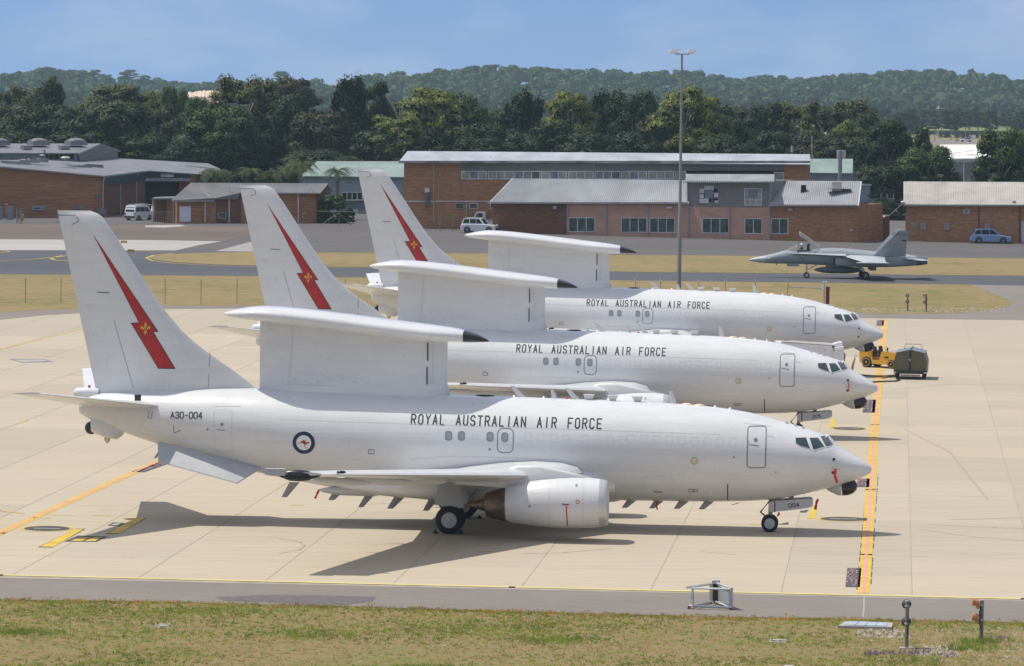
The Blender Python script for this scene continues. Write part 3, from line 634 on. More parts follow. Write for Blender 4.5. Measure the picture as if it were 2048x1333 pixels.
def gear(root):
    for s in (1, -1):
        g = MB(); g.tube([L3(-16.5, s*2.86, 2.2), L3(-16.6, s*2.86, .56)], [.16,.13], 12); g.tube([L3(-16.65, s*2.2, .56), L3(-16.65, s*3.45, .56)], .09, 10)
        g.tube([L3(-16.55, s*2.8, 1.15), L3(-16.9, s*1.6, 1.9)], .07, 8); g.tube([L3(-16.9, s*2.86, .75), L3(-17.15, s*2.86, 1.2), L3(-16.7, s*2.86, 1.6)], .05, 8); g.tube([L3(-16.4, s*2.9, .9), L3(-15.6, s*2.7, 1.75)], .045, 8)
        st = g.build('main_gear_strut', dmetal, root, smooth=50)
        for dy in (-.42, .42): wheel(root, -16.65, s*(2.86+dy), .565, .38)
        d = MB(); d.ext([L3(-17.25, s*3.3, 1.15), L3(-16.1, s*3.25, 1.05), L3(-15.9, s*3.05, 1.45), L3(-16.3, s*2.95, 2.1), L3(-17.1, s*3.0, 2.1)], (0, -s*.05, 0)); d.build('main_gear_door', greyp, root)
    g = MB(); g.tube([L3(-4.0, 0, 1.5), L3(-4.03, 0, .36)], [.10,.08], 12); g.tube([L3(-4.04,-.28,.345), L3(-4.04,.28,.345)], .05, 8)
    g.tube([L3(-4.05,.12,1.25), L3(-4.42,.12,.78), L3(-4.15,.12,.56)], .032, 8); g.tube([L3(-4.05,-.12,1.25), L3(-4.42,-.12,.78), L3(-4.15,-.12,.56)], .032, 8); g.tube([L3(-4.0,.05,.95), L3(-3.1,.05,1.45)], .045, 8)
    g.build('nose_gear_strut', dmetal, root, smooth=50)
    for dy in (-.2, .2): wheel(root, -4.04, dy, .345, .19, .62)
    for s in (1, -1):
        d = MB(); pts = [F0.XZ(a, b, .45) for a, b in ((1538,1006),(1545,1002.5),(1600,999.5),(1620,998),(1625,1001),(1625.5,1013),(1616,1016.5),(1575,1021.5),(1545,1024.5),(1538,1023))]
        d.ext([L3(x, s*.45, z) for x, z in pts], (0, s*.03, 0)); dd = d.build('nose_gear_door', greyp, root, smooth=30)
        q = MB(); stroke(q, [F0.XZ(1549.5,1003,.45), F0.XZ(1549.5,1024,.45)], .05, lambda X, Z: L3(X, s*.458, Z)); q.build('stripe', maroon, dd)
def blade(mb, X, z, h, c, rake, up=1, th=.03, Y=0):
    mb.loft([[L3(X+c/2, Y, z), L3(X, Y+th, z), L3(X-c/2, Y, z), L3(X, Y-th, z)], [L3(X+c/2*.55-rake, Y, z+up*h), L3(X-rake, Y+th*.5, z+up*h), L3(X-c/2*.55-rake, Y, z+up*h), L3(X-rake, Y-th*.5, z+up*h)]])
def make_jet():
    root = empty('radar_jet')
    fuselage(root); fin(root)
    for s in (1, -1): wing(root, s); stabilizer(root, s); engine(root, s)
    gear(root)
    # wing-to-body fairing
    m = MB(); st = []
    for x, z0, z1, h in ((-10.2,1.5,2.2,1.5),(-11.0,1.2,2.62,1.94),(-12.2,1.08,2.78,2.12),(-14,1.04,2.7,2.22),(-17,1.06,2.45,2.22),(-19.5,1.22,2.2,2.08),(-21.0,1.42,2.0,1.7),(-22.2,1.75,2.0,.9)):
        zc = (z0+z1)/2; rz = (z1-z0)/2
        st.append([L3(x, h*math.copysign(abs(math.cos(a))**.6, math.cos(a)), zc+rz*math.copysign(abs(math.sin(a))**.75, math.sin(a))) for a in [2*math.pi*k/28 for k in range(28)]])
    m.loft(st); m.build('wing_root_fairing', white, root, smooth=60)
    # ---- radar pylon and top hat
    m = MB(); st = []
    for z, h in ((5.0,.62),(5.42,.50),(5.62,.40),(5.7,.33),(6.5,.33),(7.4,.33),(8.3,.33)):
        xf, xr = -17.12, -24.75; fl = .38 if z < 5.5 else .12 if z < 5.66 else 0
        us = [0,.015,.05,.12,.22,.5,.8,.93,1.0]
        pr = [.0,.30,.62,.88,1.0,1.0,.9,.55,.12]
        xs = [xf+fl*.3-(xf-xr+fl*.3)*u for u in us]
        zz = [min(z, 7.42+(-17.2-x)*.1085) for x in xs]
        st.append([L3(x, max(.01, h*p), q) for x, p, q in zip(xs, pr, zz)]+[L3(x, -max(.01, h*p), q) for x, p, q in list(zip(xs, pr, zz))[::-1]])
    m.loft(st); py = m.build('radar_pylon', white, root, smooth=45)
    s = MB(); ff = lambda X, Z: L3(X, .338 if X < -17.9 else .34*max(.3, 1-(X+17.9)/.9)+.01, Z)
    P = lambda pts: [F0.XZ(a, b, .34) for a, b in pts]
    stroke(s, P([(855.5,687),(855.5,721)]), .05, ff); stroke(s, P([(854,736),(854,769)]), .05, ff)
    s.build('slot', ink, py, kind='stuff')
    s = MB(); stroke(s, P([(586,652),(577,768)]), .018, ff); stroke(s, P([(533,657),(549,659)]), .03, ff); stroke(s, P([(522,767),(845,777)]), .02, lambda X, Z: L3(X, .40, Z)); stroke(s, P([(866,684),(866,780)]), .016, ff)
    for i in range(11): x = 585+i*24.6; y = (758,762,764,759,757,763,767,769,770,772,775)[i]; stroke(s, P([(x,y),(x+4,y+.2)]), .03, ff)
    s.build('seam', faint, py, kind='stuff')
    hx = [-26.26,-26.1,-25.8,-25.3,-24.77,-24.0,-22.3,-20.0,-17.84,-17.0,-16.42]
    ztop = [8.44,8.51,8.59,8.68,8.74,8.72,8.58,8.33,8.09,7.99,7.89]; zbt = [8.42,8.33,8.27,8.20,8.15,8.07,7.88,7.63,7.43,7.41,7.41]; hwd = [.04,.34,.66,.95,1.12,1.2,1.2,1.2,1.2,1.04,.76]
    def hat(xs, name, mt, close=True):
        ft, fb, fh = (smooth_interp(hx+[-15.95,-15.58,-15.45], c) for c in (ztop+[7.75,7.58,7.50], zbt+[7.42,7.44,7.46], hwd+[.42,.16,.03]))
        m = MB(); st = []
        for x in xs:
            t, b, h = ft(x), fb(x), fh(x); zc = (t+b)/2+(t-b)*.02; st.append([L3(x, h*math.copysign(abs(math.cos(a))**.7, math.cos(a)), zc+(t-b)/2*math.copysign(abs(math.sin(a))**.85, math.sin(a))) for a in [2*math.pi*k/32 for k in range(32)]])
        m.loft(st); return m.build(name, mt, root, smooth=55)
    hb = hat([-26.26,-26.2,-26.1,-25.95,-25.8,-25.55,-25.3,-25.0,-24.77,-24.4,-24,-23.2,-22.3,-21.2,-20,-18.9,-17.84,-17.4,-17.0,-16.7,-16.44], 'radar_top_hat', white)
    hat([-16.43,-16.2,-15.95,-15.8,-15.68,-15.58,-15.5,-15.45], 'radar_nose_cap', black)
    # ---- tail: white pod, sensor housing, black dome, fin root rubbing strips
    m = MB(); m.lathe(L3(-31.35,0,5.10), (-1,0,0), [(0,.2),(.3,.23),(.8,.23),(.95,.19),(1.05,.08),(1.07,.01)], 16); m.build('tail_pod', white, root, smooth=60)
    m = MB(); m.tube([L3(-31.75,0,5.3), L3(-31.75,0,5.42)], .05, 10); m.build('tail_beacon', redp, root)
    m = MB(); st = []
    for x, z0, z1, h in ((-30.35,3.40,4.2,.30),(-30.6,3.22,4.2,.42),(-31.0,3.28,4.3,.46),(-31.4,3.42,4.3,.44),(-31.62,3.52,4.25,.36)):
        st.append([L3(x, h*math.copysign(abs(math.cos(a))**.7, math.cos(a)), (z0+z1)/2+(z1-z0)/2*math.copysign(abs(math.sin(a))**.7, math.sin(a))) for a in [2*math.pi*k/20 for k in range(20)]])
    m.loft(st); m.build('tail_sensor_housing', white, root, smooth=50)
    m = MB(); m.sphere(L3(-31.66,0,3.68), .27, 16, 10); m.build('tail_sensor_dome', black, root, smooth=60)
    m = MB(); m.lathe(L3(-31.0,0,3.3), (0,0,-1), [(0,.14),(.12,.12),(.22,.05),(.24,.01)], 12); m.build('tail_antenna', sandp, root, smooth=50)
    m = MB(); m.lathe(L3(-1.2,0,1.86), (-1,0,-.02), [(0,.36),(.15,.34),(.45,.2),(.7,.04)], 16); m.build('chin_fairing', greyp, root, smooth=60)
    m = MB(); m.lathe(L3(-1.19,0,1.86), (1,0,.10), [(0,.36),(.25,.36),(.45,.30),(.58,.18),(.64,.03)], 18); m.build('chin_radome', black, root, smooth=60)
    # ---- ventral fins
    for s in (1, -1):
        m = MB(); A = [(-28.75,1.0,3.28),(-24.5,1.0,2.30),(-25.35,2.0,1.76),(-28.55,2.0,2.58)]
        m.ext([L3(x, s*y, z) for x, y, z in A], (0, -s*.02, -.05)); m.build('ventral_fin', greyp, root, smooth=30)
    # ---- belly blades, belly pod
    for X, z, h, c, rk in ((-23.3,1.62,.62,.42,.42),(-21.45,1.34,.42,.45,.35),(-20.2,1.2,.55,.38,.4),(-19.0,1.12,.5,.45,.4),(-17.6,1.06,.5,.42,.35),(-7.5,1.16,.32,.42,.3),(-6.45,1.2,.36,.42,.35),(-8.5,1.16,.32,.4,.3),(-9.6,1.16,.32,.4,.3),(-28.6,3.05,.55,.22,.42)):
        m = MB(); blade(m, X, z, h, c, rk, up=-1); m.build('belly_antenna', panelg, root)
    m = MB(); m.lathe(L3(-19.3,.6,1.38), (-1,0,0), [(0,.03),(.35,.16),(.8,.21),(2.0,.2),(2.7,.1),(2.95,.02)], 14); m.build('belly_pod', white, root, smooth=60)
    # ---- top blades, mushroom antennas, cream discs, bumps
    for X, h, c, rk in ((-14.05,.44,.34,-.42),(-12.75,.34,.26,-.1),(-11.85,.44,.32,-.42),(-7.98,.50,.30,-.1)):
        m = MB(); m.loft([[L3(X+c/2,0,fzt(-X)-.05),L3(X,.035,fzt(-X)-.05),L3(X-c/2,0,fzt(-X)-.05),L3(X,-.035,fzt(-X)-.05)],[L3(X+c*.2-abs(rk),0,fzt(-X)+h),L3(X-abs(rk),.02,fzt(-X)+h),L3(X-c*.3-abs(rk),0,fzt(-X)+h),L3(X-abs(rk),-.02,fzt(-X)+h)]]); m.build('top_antenna', white, root)
    for X in (-11.38,-10.42,-9.42):
        m = MB(); z = fzt(-X); m.loft([[L3(X+a*.5,b*.6,z-.04+.0) for a, b in ((.22,.12),(.22,-.12),(-.22,-.12),(-.22,.12))], [L3(X+a,b,z+.16) for a, b in ((.20,.14),(.20,-.14),(-.20,-.14),(-.20,.14))], [L3(X+a,b,z+.21) for a, b in ((.22,.16),(.22,-.16),(-.22,-.16),(-.22,.16))]]); m.build('top_antenna', white, root, smooth=30)
    for X in (-15.6,):
        m = MB(); m.lathe(L3(X,0,fzt(-X)-.03), (0,0,1), [(0,.42),(.05,.38),(.08,.2),(.085,.01)], 18, sy=.6); m.build('top_disc', black, root, smooth=50)
    for X in (-8.0+.55,-6.95):
        m = MB(); m.lathe(L3(X,0,fzt(-X)-.03), (0,0,1), [(0,.24),(.05,.2),(.08,.1),(.085,.01)], 16); m.build('top_disc', sandp, root, smooth=50)
    for X in (-6.3,-5.7,-14.9,-14.4,-13.2,-12.3):
        m = MB(); m.lathe(L3(X,0,fzt(-X)-.02), (0,0,1), [(0,.08),(.07,.05),(.09,.01)], 10); m.build('top_lamp', redp if X == -12.3 else white, root, smooth=50)
    for X in (-3.4,-3.05,-2.75):
        m = MB(); blade(m, X, fzt(-X)-.02, .10, .16, .04, Y=.3); m.build('top_antenna', white, root)
    # ---- cockpit windows (dark panes in pale frames)
    W = {'a': [(1591,876),(1612,875),(1620,897),(1599,891),(1592,886)], 'b': [(1619,876),(1636,875.5),(1649,893),(1627,899.5)], 'c': [(1641,875),(1656,873),(1670,888),(1652,892)]}
    for k in 'abc':
        px = W[k]; c = (sum(q[0] for q in px)/len(px), sum(q[1] for q in px)/len(px))
        if k == 'c': fx = lambda a, b: F0.XZ(a, b, max(.3, 1.0-(a-1641)*.028))
        else: fx = FS
        fr = patch([fx(c[0]+(a-c[0])*1.2, c[1]+(b-c[1])*1.2) for a, b in px], skin(.012), 'window_frame', white if k != 'x' else outl, root, 4)
        patch([fx(a, b) for a, b in px], skin(.022), 'cockpit_window', glass_d, root, 4)
        patch([(x, z) for x, z in [fx(a, b) for a, b in px]], lambda X, Z: (X, (ysurf(X, Z)+.022), Z), 'cockpit_window', glass_d, root, 4)
    # ---- doors, windows, hatches on both sides
    for sgn in (1, -1):
        SK = (lambda X, Z: L3(X, sgn*(ysurf(X, Z)+.007), Z))
        def door(name, c0, c1, r=.12, wd=.045, mt=outl):
            (x0, z1), (x1, z0) = FS(*c0), FS(*c1); o = MB(); pts = rrect(min(x0,x1), max(x0,x1), min(z0,z1), max(z0,z1), r)
            if name != 'blank_window':
                patch(rrect(min(x0,x1)+.01, max(x0,x1)-.01, min(z0,z1)+.01, max(z0,z1)-.01, r), lambda X, Z: L3(X, sgn*(ysurf(X, Z)+.004), Z), name, white, root, 4)
            stroke(o, pts, wd, SK, .12, True); return o.build('door_outline' if name != 'blank_window' else name, mt, root)
        door('crew_door', (1496,853), (1531,936)); door('overwing_exit', (996,857), (1026,906), .2, .04); door('aft_door', (429,820), (465,904), .08, .016, faint)
        patch([FS(a, b) for a, b in ((429,900),(465,902),(463,905),(431,904))], SK, 'door_sill', faint, root, 2)
        for x, y in ((897,872),(923,872.5),(980,874),(1009.5,875)):
            c = FS(x, y); o = MB(); pts = rrect(c[0]-.12, c[0]+.12, c[1]-.17, c[1]+.17, .09)
            patch(pts, SK, 'cabin_window', winb, root, 2); stroke(o, pts, .035, lambda X, Z: L3(X, sgn*(ysurf(X, Z)+.010), Z), .1, True); o.build('window_rim', outl, root)
        for i in range(10): x = 1262+i*25.4; y = 877+i*.95; door('blank_window', (x-6.5, y-8), (x+6.5, y+9), .07, .009, faint)
        for i in range(8): x = 1056+i*25.3+(12 if i > 3 else 0); y = 874+i*.9; door('blank_window', (x-6.5, y-8), (x+6.5, y+9), .07, .009, faint)
        for x, y in ((517,863),(541,864),(950,873)): door('blank_window', (x-5,y-7), (x+5,y+7), .06, .009, faint)
        o = MB()
        stroke(o, [FS(x, 848+(x-820)*.0335) for x in range(560, 1460, 20)], .012, SK, .5)
        stroke(o, [FS(426,812.6), FS(481,812.6)], .02, SK); stroke(o, [FS(1489,846), FS(1541,852.5)], .02, SK); stroke(o, [FS(1532,870), FS(1547,874)], .025, SK)
        stroke(o, [FS(a, b) for a, b in ((1286,1000),(1286,955),(1290,952),(1344,954),(1347,958),(1347,1000))], .010, SK, .2)
        stroke(o, [FS(a, b) for a, b in ((820,920),(880,914),(960,914),(1040,917),(1120,921),(1180,930))], .012, SK, .2)
        stroke(o, [FS(1684,908), FS(1686,960)], .014, SK, .2)
        o.build('seam', faint, root, kind='stuff')
        o = MB()
        for r4 in (((737,900),(748,908)), ((1378,979),(1386,984.5)), ((1388,979.5),(1395,984.5))):
            (x0, z1), (x1, z0) = FS(*r4[0]), FS(*r4[1]); stroke(o, [(x0,z0),(x1,z0),(x1,z1),(x0,z1)], .03, SK, .2, True)
        (x0, z1), (x1, z0) = FS(347,852), FS(362,867); stroke(o, [(x0,z1),(x0+.02,z0),(x1,z0+.12)], .03, SK)
        stroke(o, [FS(298,824), FS(296,836), FS(302,838), FS(305,824)], .025, SK)
        stroke(o, [FS(1499,889), FS(1517,892)], .035, SK); stroke(o, [FS(1308,984), FS(1324,985.5)], .05, SK); stroke(o, [FS(434,860), FS(449,861)], .03, SK)
        for x, y, r in ((1511.5,880,.04),(444,849,.035),(415,859,.02),(1467.6,915,.02),(979.5,899,.025),(1551.5,945,.012)):
            c = FS(x, y); stroke(o, disc(c, r, 10), r*1.6, SK, .1, True)
        o.build('hatch_marks', outl, root, kind='stuff')
        o = MB(); stroke(o, [FS(1455.5,969), FS(1455.5,1001)], .045, SK, .1); o.build('stripe', maroon, root)
        c = FS(1388.5, 922.5)
        patch(disc(c, .125, 20), lambda X, Z: L3(X, sgn*(ysurf(X, Z)+.009), Z), 'cream_disc', sandp, root, 1); o = MB(); stroke(o, disc(c, .13, 20), .02, lambda X, Z: L3(X, sgn*(ysurf(X, Z)+.012), Z), .1, True); o.build('disc_rim', outl, root)
        # probes and port holes near the nose
        o = MB()
        for x, y in ((1668,919.5),(1666.5,946)): c = FS(x, y); stroke(o, disc(c, .03, 10), .055, SK, .05, True)
        o.build('static_port', ink, root)
        o = MB()
        for x, y in ((1668,921.5),(1668,937)):
            X, Z = FS(x, y); Y = ysurf(X, Z); o.tube([L3(X, sgn*Y, Z), L3(X+.03, sgn*(Y+.14), Z-.02), L3(X+.24, sgn*(Y+.16), Z-.03)], .018, 6)
        o.build('pitot_probe', dmetal, root)
        # roundel
        c = FS(607.5, 886)
        patch(disc(c, .455, 40), lambda X, Z: L3(X, sgn*(ysurf(X, Z)+.008), Z), 'roundel_ring', navy, root, 5); patch(disc(c, .305, 36), lambda X, Z: L3(X, sgn*(ysurf(X, Z)+.014), Z), 'roundel_disc', roundw, root, 4)
        kg = [(652,655),(668,686),(705,694),(745,684),(790,648),(840,603),(888,572),(925,568),(965,592),(1000,640),(1035,664),(1060,655),(1056,618),(1100,650),(1148,680),(1120,690),(1085,690),(1050,714),(1010,726),(985,768),(972,766),(978,722),(950,716),(948,790),(955,820),(1045,880),(1035,890),(935,835),(925,790),(915,720),(860,690),(820,668),(775,692),(735,706),(690,710),(658,690)]
        K = .455/430
        patch([(c[0]+(a-906)*K, c[1]-(b-675)*K) for a, b in kg], lambda X, Z: L3(X, sgn*(ysurf(X, Z)+.020), Z), 'kangaroo', redp, root, 2)
        a0, a1 = FS(822.5, 848.2), FS(1202, 857.6)
        def words(a, b, f):
            A, B = Vector(a), Vector(b); t = 0
            for wd in ('ROYAL', 'AUSTRALIAN', 'AIR', 'FORCE'):
                L_ = len(wd); q = MB(); text(q, wd, A.lerp(B, t/26.32), A.lerp(B, (t+L_-.43)/26.32), .365, .054, f, .55); q.build('lettering', ink, root); t += L_+1.25
        if sgn == 1: words(a0, a1, SK)
        else: words(a0, a1, lambda X, Z: L3(a0[0]+a1[0]-X, -(ysurf(a0[0]+a1[0]-X, Z)+.007), Z))
    return root
jet = make_jet()
lab = ['white radar jet nearest the camera, 004 on its nose door, red bolt on fin',
       'white radar jet in the middle of the row, 005 on its nose door',
       'white radar jet farthest back in the row, its nose beside the yellow tractor']
jets = [jet] + [copy_tree(jet) for _ in range(2)]
for i, j in enumerate(jets):
    j.location = (PL[i][0][0], PL[i][0][1], 0); j.rotation_euler = (0, 0, -PL[i][1])
    tagp(j, label=lab[i], cat='jet aircraft', group='radar jets parked side by side')
    if i < 2:
        num = '004' if i == 0 else '005'
        q = MB(); text(q, num, F0.XZ(1578,1015.6,.47), F0.XZ(1598,1013.4,.47), .15, .026, lambda X, Z: L3(X, .462, Z), .66); q.build('door_number', ink, j)
        q = MB(); text(q, 'A30-'+num, FS(341.5,836.5), FS(403.5,837.5), .245, .038, lambda X, Z: L3(X, ysurf(X, Z)+.008, Z), .70); q.build('serial_number', ink, j)
# ================================================================= buildings
def brick_mat(name, c1, c2, mortar=(.22,.17,.14)):
    m, n, p = new_mat(name); p.inputs['Roughness'].default_value = .9; p.inputs['Specular IOR Level'].default_value = .2
    g = n.nodes.new('ShaderNodeNewGeometry'); sp = n.nodes.new('ShaderNodeSeparateXYZ'); cb = n.nodes.new('ShaderNodeCombineXYZ')
    n.links.new(g.outputs['Position'], sp.inputs[0]); ad = n.nodes.new('ShaderNodeMath'); ad.operation = 'SUBTRACT'
    n.links.new(sp.outputs['X'], ad.inputs[0]); n.links.new(sp.outputs['Y'], ad.inputs[1]); n.links.new(ad.outputs[0], cb.inputs['X']); n.links.new(sp.outputs['Z'], cb.inputs['Y'])
    b = n.nodes.new('ShaderNodeTexBrick'); b.inputs['Color1'].default_value = (*c1,1); b.inputs['Color2'].default_value = (*c2,1); b.inputs['Mortar'].default_value = (*mortar,1)
    b.inputs['Scale'].default_value = 1.0; b.inputs['Brick Width'].default_value = .26; b.inputs['Row Height'].default_value = .086; b.inputs['Mortar Size'].default_value = .006
    n.links.new(cb.outputs[0], b.inputs[0])
    mpn = n.nodes.new('ShaderNodeMapping'); mpn.inputs['Scale'].default_value = (.45, 2.4, 1); n.links.new(cb.outputs[0], mpn.inputs[0])
    f = noise(n, mpn.outputs[0], 1.5, 8, .75)
    c = mixc(n, 1.0, b.outputs[0], ramp(n, f, [(.32,(.66,.64,.62)),(.5,(1,1,1)),(.68,(1.35,1.28,1.2))]), 'MULTIPLY')
    n.links.new(c, p.inputs['Base Color']); return m
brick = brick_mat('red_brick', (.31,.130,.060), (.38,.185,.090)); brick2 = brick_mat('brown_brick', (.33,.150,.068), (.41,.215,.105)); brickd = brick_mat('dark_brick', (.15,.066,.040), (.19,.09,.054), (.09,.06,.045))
def tin(name, col, rough=.5, var=.16, metal=.0): return mat(name, col, rough=rough, metal=metal, var=var, scale=.35, stretch=(1,1,1))
tin_g = tin('zinc_roof', (.30,.315,.335)); tin_w = tin('cream_roof', (.47,.44,.405)); tin_d = tin('weathered_roof', (.19,.19,.20)); tin_dk = tin('dark_weathered_roof', (.155,.150,.150)); tin_t = tin('green_roof', (.215,.29,.26)); tin_b = tin('pale_steel_roof', (.38,.40,.44))
wallg = mat('grey_cladding', (.20,.185,.17), rough=.8, var=.07, scale=.8); wallb = mat('blue_grey_cladding', (.20,.23,.265), rough=.7, var=.07, scale=.8); wallgr = mat('green_grey_cladding', (.17,.172,.145), rough=.8, var=.1, scale=.8)
pink = mat('salmon_render', (.47,.27,.20), rough=.85, var=.10, scale=.5, stretch=(1,1,2.5)); trim = mat('grey_trim', (.30,.30,.30), rough=.6, var=.15, scale=1); trimw = mat('white_trim', (.60,.60,.60), rough=.6, var=.18, scale=.8)
pane_d = mat('dark_pane', (.055,.078,.070), rough=.25, var=.5, scale=1.3); pane_l = mat('blind_pane', (.30,.31,.27), rough=.3, var=.25, scale=.8); pane_b = mat('blue_pane', (.17,.21,.24), rough=.25, var=.3, scale=1)
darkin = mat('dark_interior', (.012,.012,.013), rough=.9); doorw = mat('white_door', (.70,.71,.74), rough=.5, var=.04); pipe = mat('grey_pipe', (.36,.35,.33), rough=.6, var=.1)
yellowm = mat('yellow_plastic', (.55,.32,.03), rough=.5)
class Bld:
    """a building on a surveyed facade plane; P(px,py,back) = photo pixel -> point that far behind the facade"""
    def __init__(s, name, p1, p2, label, cat='building'):
        s.f = facade(p1, p2); o = s.f.W(0,0,0); s.root = empty(name, o, 0, label, cat); s.o = o
        s.back = Vector((-s.f.lat[0], -s.f.lat[1], 0)); s.u = Vector((s.f.fw[0], s.f.fw[1], 0))
    def P(s, px, py, back=0.0): return s.f.at(px, py, -back) - s.o
    def wall(s, px, back, m, name='wall', y0=None):
        """outline on the facade (pixels), run back by `back`"""
        a = [s.P(a, b) for a, b in px]; q = MB(); q.ext(a, s.back*back); return q.build(name, m, s.root)
    def slab(s, pts, th, m, name='roof', parent=None):
        a = [s.P(*q) for q in pts]; q = MB(); q.ext(a, (0,0,-th)); return q.build(name, m, parent or s.root)
    def ribs(s, e0, e1, r0, r1, n, h, m, roof, wd=.35):
        """corrugation: raised ribs from eave to ridge"""
        q = MB(); e0, e1, r0, r1 = [s.P(*t) for t in (e0, e1, r0, r1)]
        for i in range(n):
            a0, a1 = (i+.5-wd/2)/n, (i+.5+wd/2)/n
            A, B, C, D = e0.lerp(e1, a0), e0.lerp(e1, a1), r0.lerp(r1, a1), r0.lerp(r1, a0); up = Vector((0,0,h)); sh = Vector((0,0,-.002))
            q.add([A+sh, B+sh, C+sh, D+sh, A.lerp(B,.25)+up, A.lerp(B,.75)+up, D.lerp(C,.75)+up, D.lerp(C,.25)+up], [(4,5,6,7),(0,4,7,3),(1,2,6,5),(0,1,5,4),(3,7,6,2)])
        q.build('roof_rib', m, roof, kind='stuff')
    def bx(s, x0, y0, x1, y1, proud, deep, m, name, parent=None, **k):
        """box given by its photo rectangle on the facade, from `proud` in front to `deep` behind"""
        a = [s.P(x0,y0), s.P(x1,y0), s.P(x1,y1), s.P(x0,y1)]; q = MB(); q.ext([v - s.back*proud for v in a], s.back*(proud+deep)); return q.build(name, m, parent or s.root, **k)
    def window(s, x0, y0, x1, y1, cols, rows=1, frame=trimw, pane=pane_d, fw_=1.4, panes=None):
        fr = MB()
        def r(a0, b0, a1, b1, pr): 
            a = [s.P(a0,b0), s.P(a1,b0), s.P(a1,b1), s.P(a0,b1)]; fr.ext([v - s.back*pr for v in a], s.back*(pr+.05))
        h = fw_*.5
        r(x0-h, y0-h, x1+h, y0+h, .06); r(x0-h, y1-h, x1+h, y1+h, .09)
        for i in range(cols+1): x = x0+(x1-x0)*i/cols; r(x-h, y0+h, x+h, y1-h, .055)
        for j in range(1, rows): y = y0+(y1-y0)*j/rows; r(x0+h, y-h*.7, x1-h, y+h*.7, .045)
        f = fr.build('window', frame, s.root)
        for i in range(cols):
            a, b = x0+(x1-x0)*i/cols+h, x0+(x1-x0)*(i+1)/cols-h; mm = panes[i % len(panes)] if panes else pane
            v = [s.P(a,y0+h), s.P(b,y0+h), s.P(b,y1-h), s.P(a,y1-h)]; q = MB(); q.ext([t - s.back*.02 for t in v], s.back*.015); q.build('pane', mm, f)
        return f
    def downpipe(s, x, y0, y1, w_=1.6, m=pipe): return s.bx(x-w_/2, y0, x+w_/2, y1, .13, 0, m, 'downpipe')
# ---- pink and brick workshop row with the raised grey bay
b = Bld('workshop_row', (985,466), (1722,486), 'salmon and brick workshop row with zinc roof and a raised grey bay', 'workshop')
def base(x): return 466+(x-985)*20/737
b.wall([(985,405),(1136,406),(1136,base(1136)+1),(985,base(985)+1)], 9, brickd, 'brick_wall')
b.wall([(1136.3,406),(1376,408),(1376,base(1376)+1),(1136.3,base(1136)+1)], 9, pink, 'rendered_wall')
b.wall([(1376.3,414),(1539,416),(1539,base(1539)+1),(1376.3,base(1376)+1)], 9, pink, 'rendered_wall')
b.wall([(1376.3,362),(1541,362.5),(1541,415.8),(1376.3,413.8)], 9, wallg, 'bay_wall')
b.wall([(1539.3,409),(1716,411),(1716,base(1716)+1),(1539.3,base(1539)+1)], 9, brick, 'brick_wall')
r = b.slab([(979,404,-.5),(1378,407,-.5),(1376,361,5.5),(1024,357.5,5.5)], .10, tin_g); b.ribs((982,403.5,-.48),(1377,406.5,-.48),(1026,357.8,5.4),(1375,361,5.4), 96, .05, tin_g, r)
b.slab([(1024,357.5,5.55),(1376,361,5.55),(1376,390,12),(1030,386,12)], .1, tin_g)
b.bx(979,404.5,1378,407.5,.62,-.5,trim,'gutter')
q = MB(); A, B_ = b.P(979.5,404.5,-.5), b.P(1025,357.5,5.5); q.ext([A, B_, B_+Vector((0,0,-.18)), A+Vector((0,0,-.18))], -b.u*.08); q.build('barge_board', trimw, b.root)
r = b.slab([(1541,409,-.5),(1716,411,-.5),(1722,363,5.5),(1550,362,5.5)], .10, tin_g); b.ribs((1543,408.8,-.48),(1715,410.6,-.48),(1552,362.2,5.4),(1720,363,5.4), 40, .05, tin_g, r)
b.slab([(1550,362,5.55),(1722,363,5.55),(1722,392,12),(1550,390,12)], .1, tin_g)
b.bx(1539,409.5,1717,412.5,.62,-.5,trim,'gutter'); q = MB(); A, B_ = b.P(1716,411,-.5), b.P(1722,363,5.5); q.ext([A, B_, B_+Vector((0,0,-.16)), A+Vector((0,0,-.16))], b.u*.1); q.build('barge_board', trimw, b.root)
r = b.slab([(1371,363,-.8),(1548,363.5,-.8),(1549,349,3.8),(1372,348.5,3.8)], .10, tin_g); b.ribs((1373,362.8,-.78),(1547,363.2,-.78),(1374,348.8,3.7),(1548,349.3,3.7), 44, .05, tin_g, r, .4)
b.slab([(1372,348.5,3.85),(1549,349,3.85),(1549,362,9.3),(1372,362,9.3)], .1, tin_g); b.bx(1371,363.6,1548,365.6,.9,-.8,trim,'gutter')
for x0, x1, c in ((1138,1190,3),(1243,1294,3),(1300,1350,3),(1405,1457.5,3),(1490,1524,2),(1542.5,1576,2)): b.window(x0, 436+(x0-1138)*.005, x1, 463.5+(x0-1138)*.011, c, frame=trimw, pane=pane_d)
for x in (1135.5,1213,1296.5,1377,1459,1539.5): b.downpipe(x, 408 if x < 1380 else 416, base(x)-1, 2.6, trim)
for x in (1375.5,1541): b.downpipe(x, 365, 415, 2.4, trim)
fr = b.window(1399.5,376.5,1437,406.5,3,3,trim,darkin); 
for i, (x0,y0,x1,y1) in enumerate(((1400,378,1409,387),(1400,389,1408.5,396),(1400,397.5,1409,406),(1409.5,397,1418,406.5),(1409.5,372,1428,380.5),(1428.5,386,1436.8,395),(1430,401.5,1437,406.5))): b.bx(x0,y0,x1,y1,.10,-.065,trimw,'cover_board')
b.bx(1410.5,381.5,1427.5,396.5,.12,-.065,pane_b,'vent_panel')
b.window(1489.5,377.5,1523.5,411,3,3,trimw,pane_l); b.bx(1498,380.5,1514,395,.12,-.07,pane_b,'vent_panel')
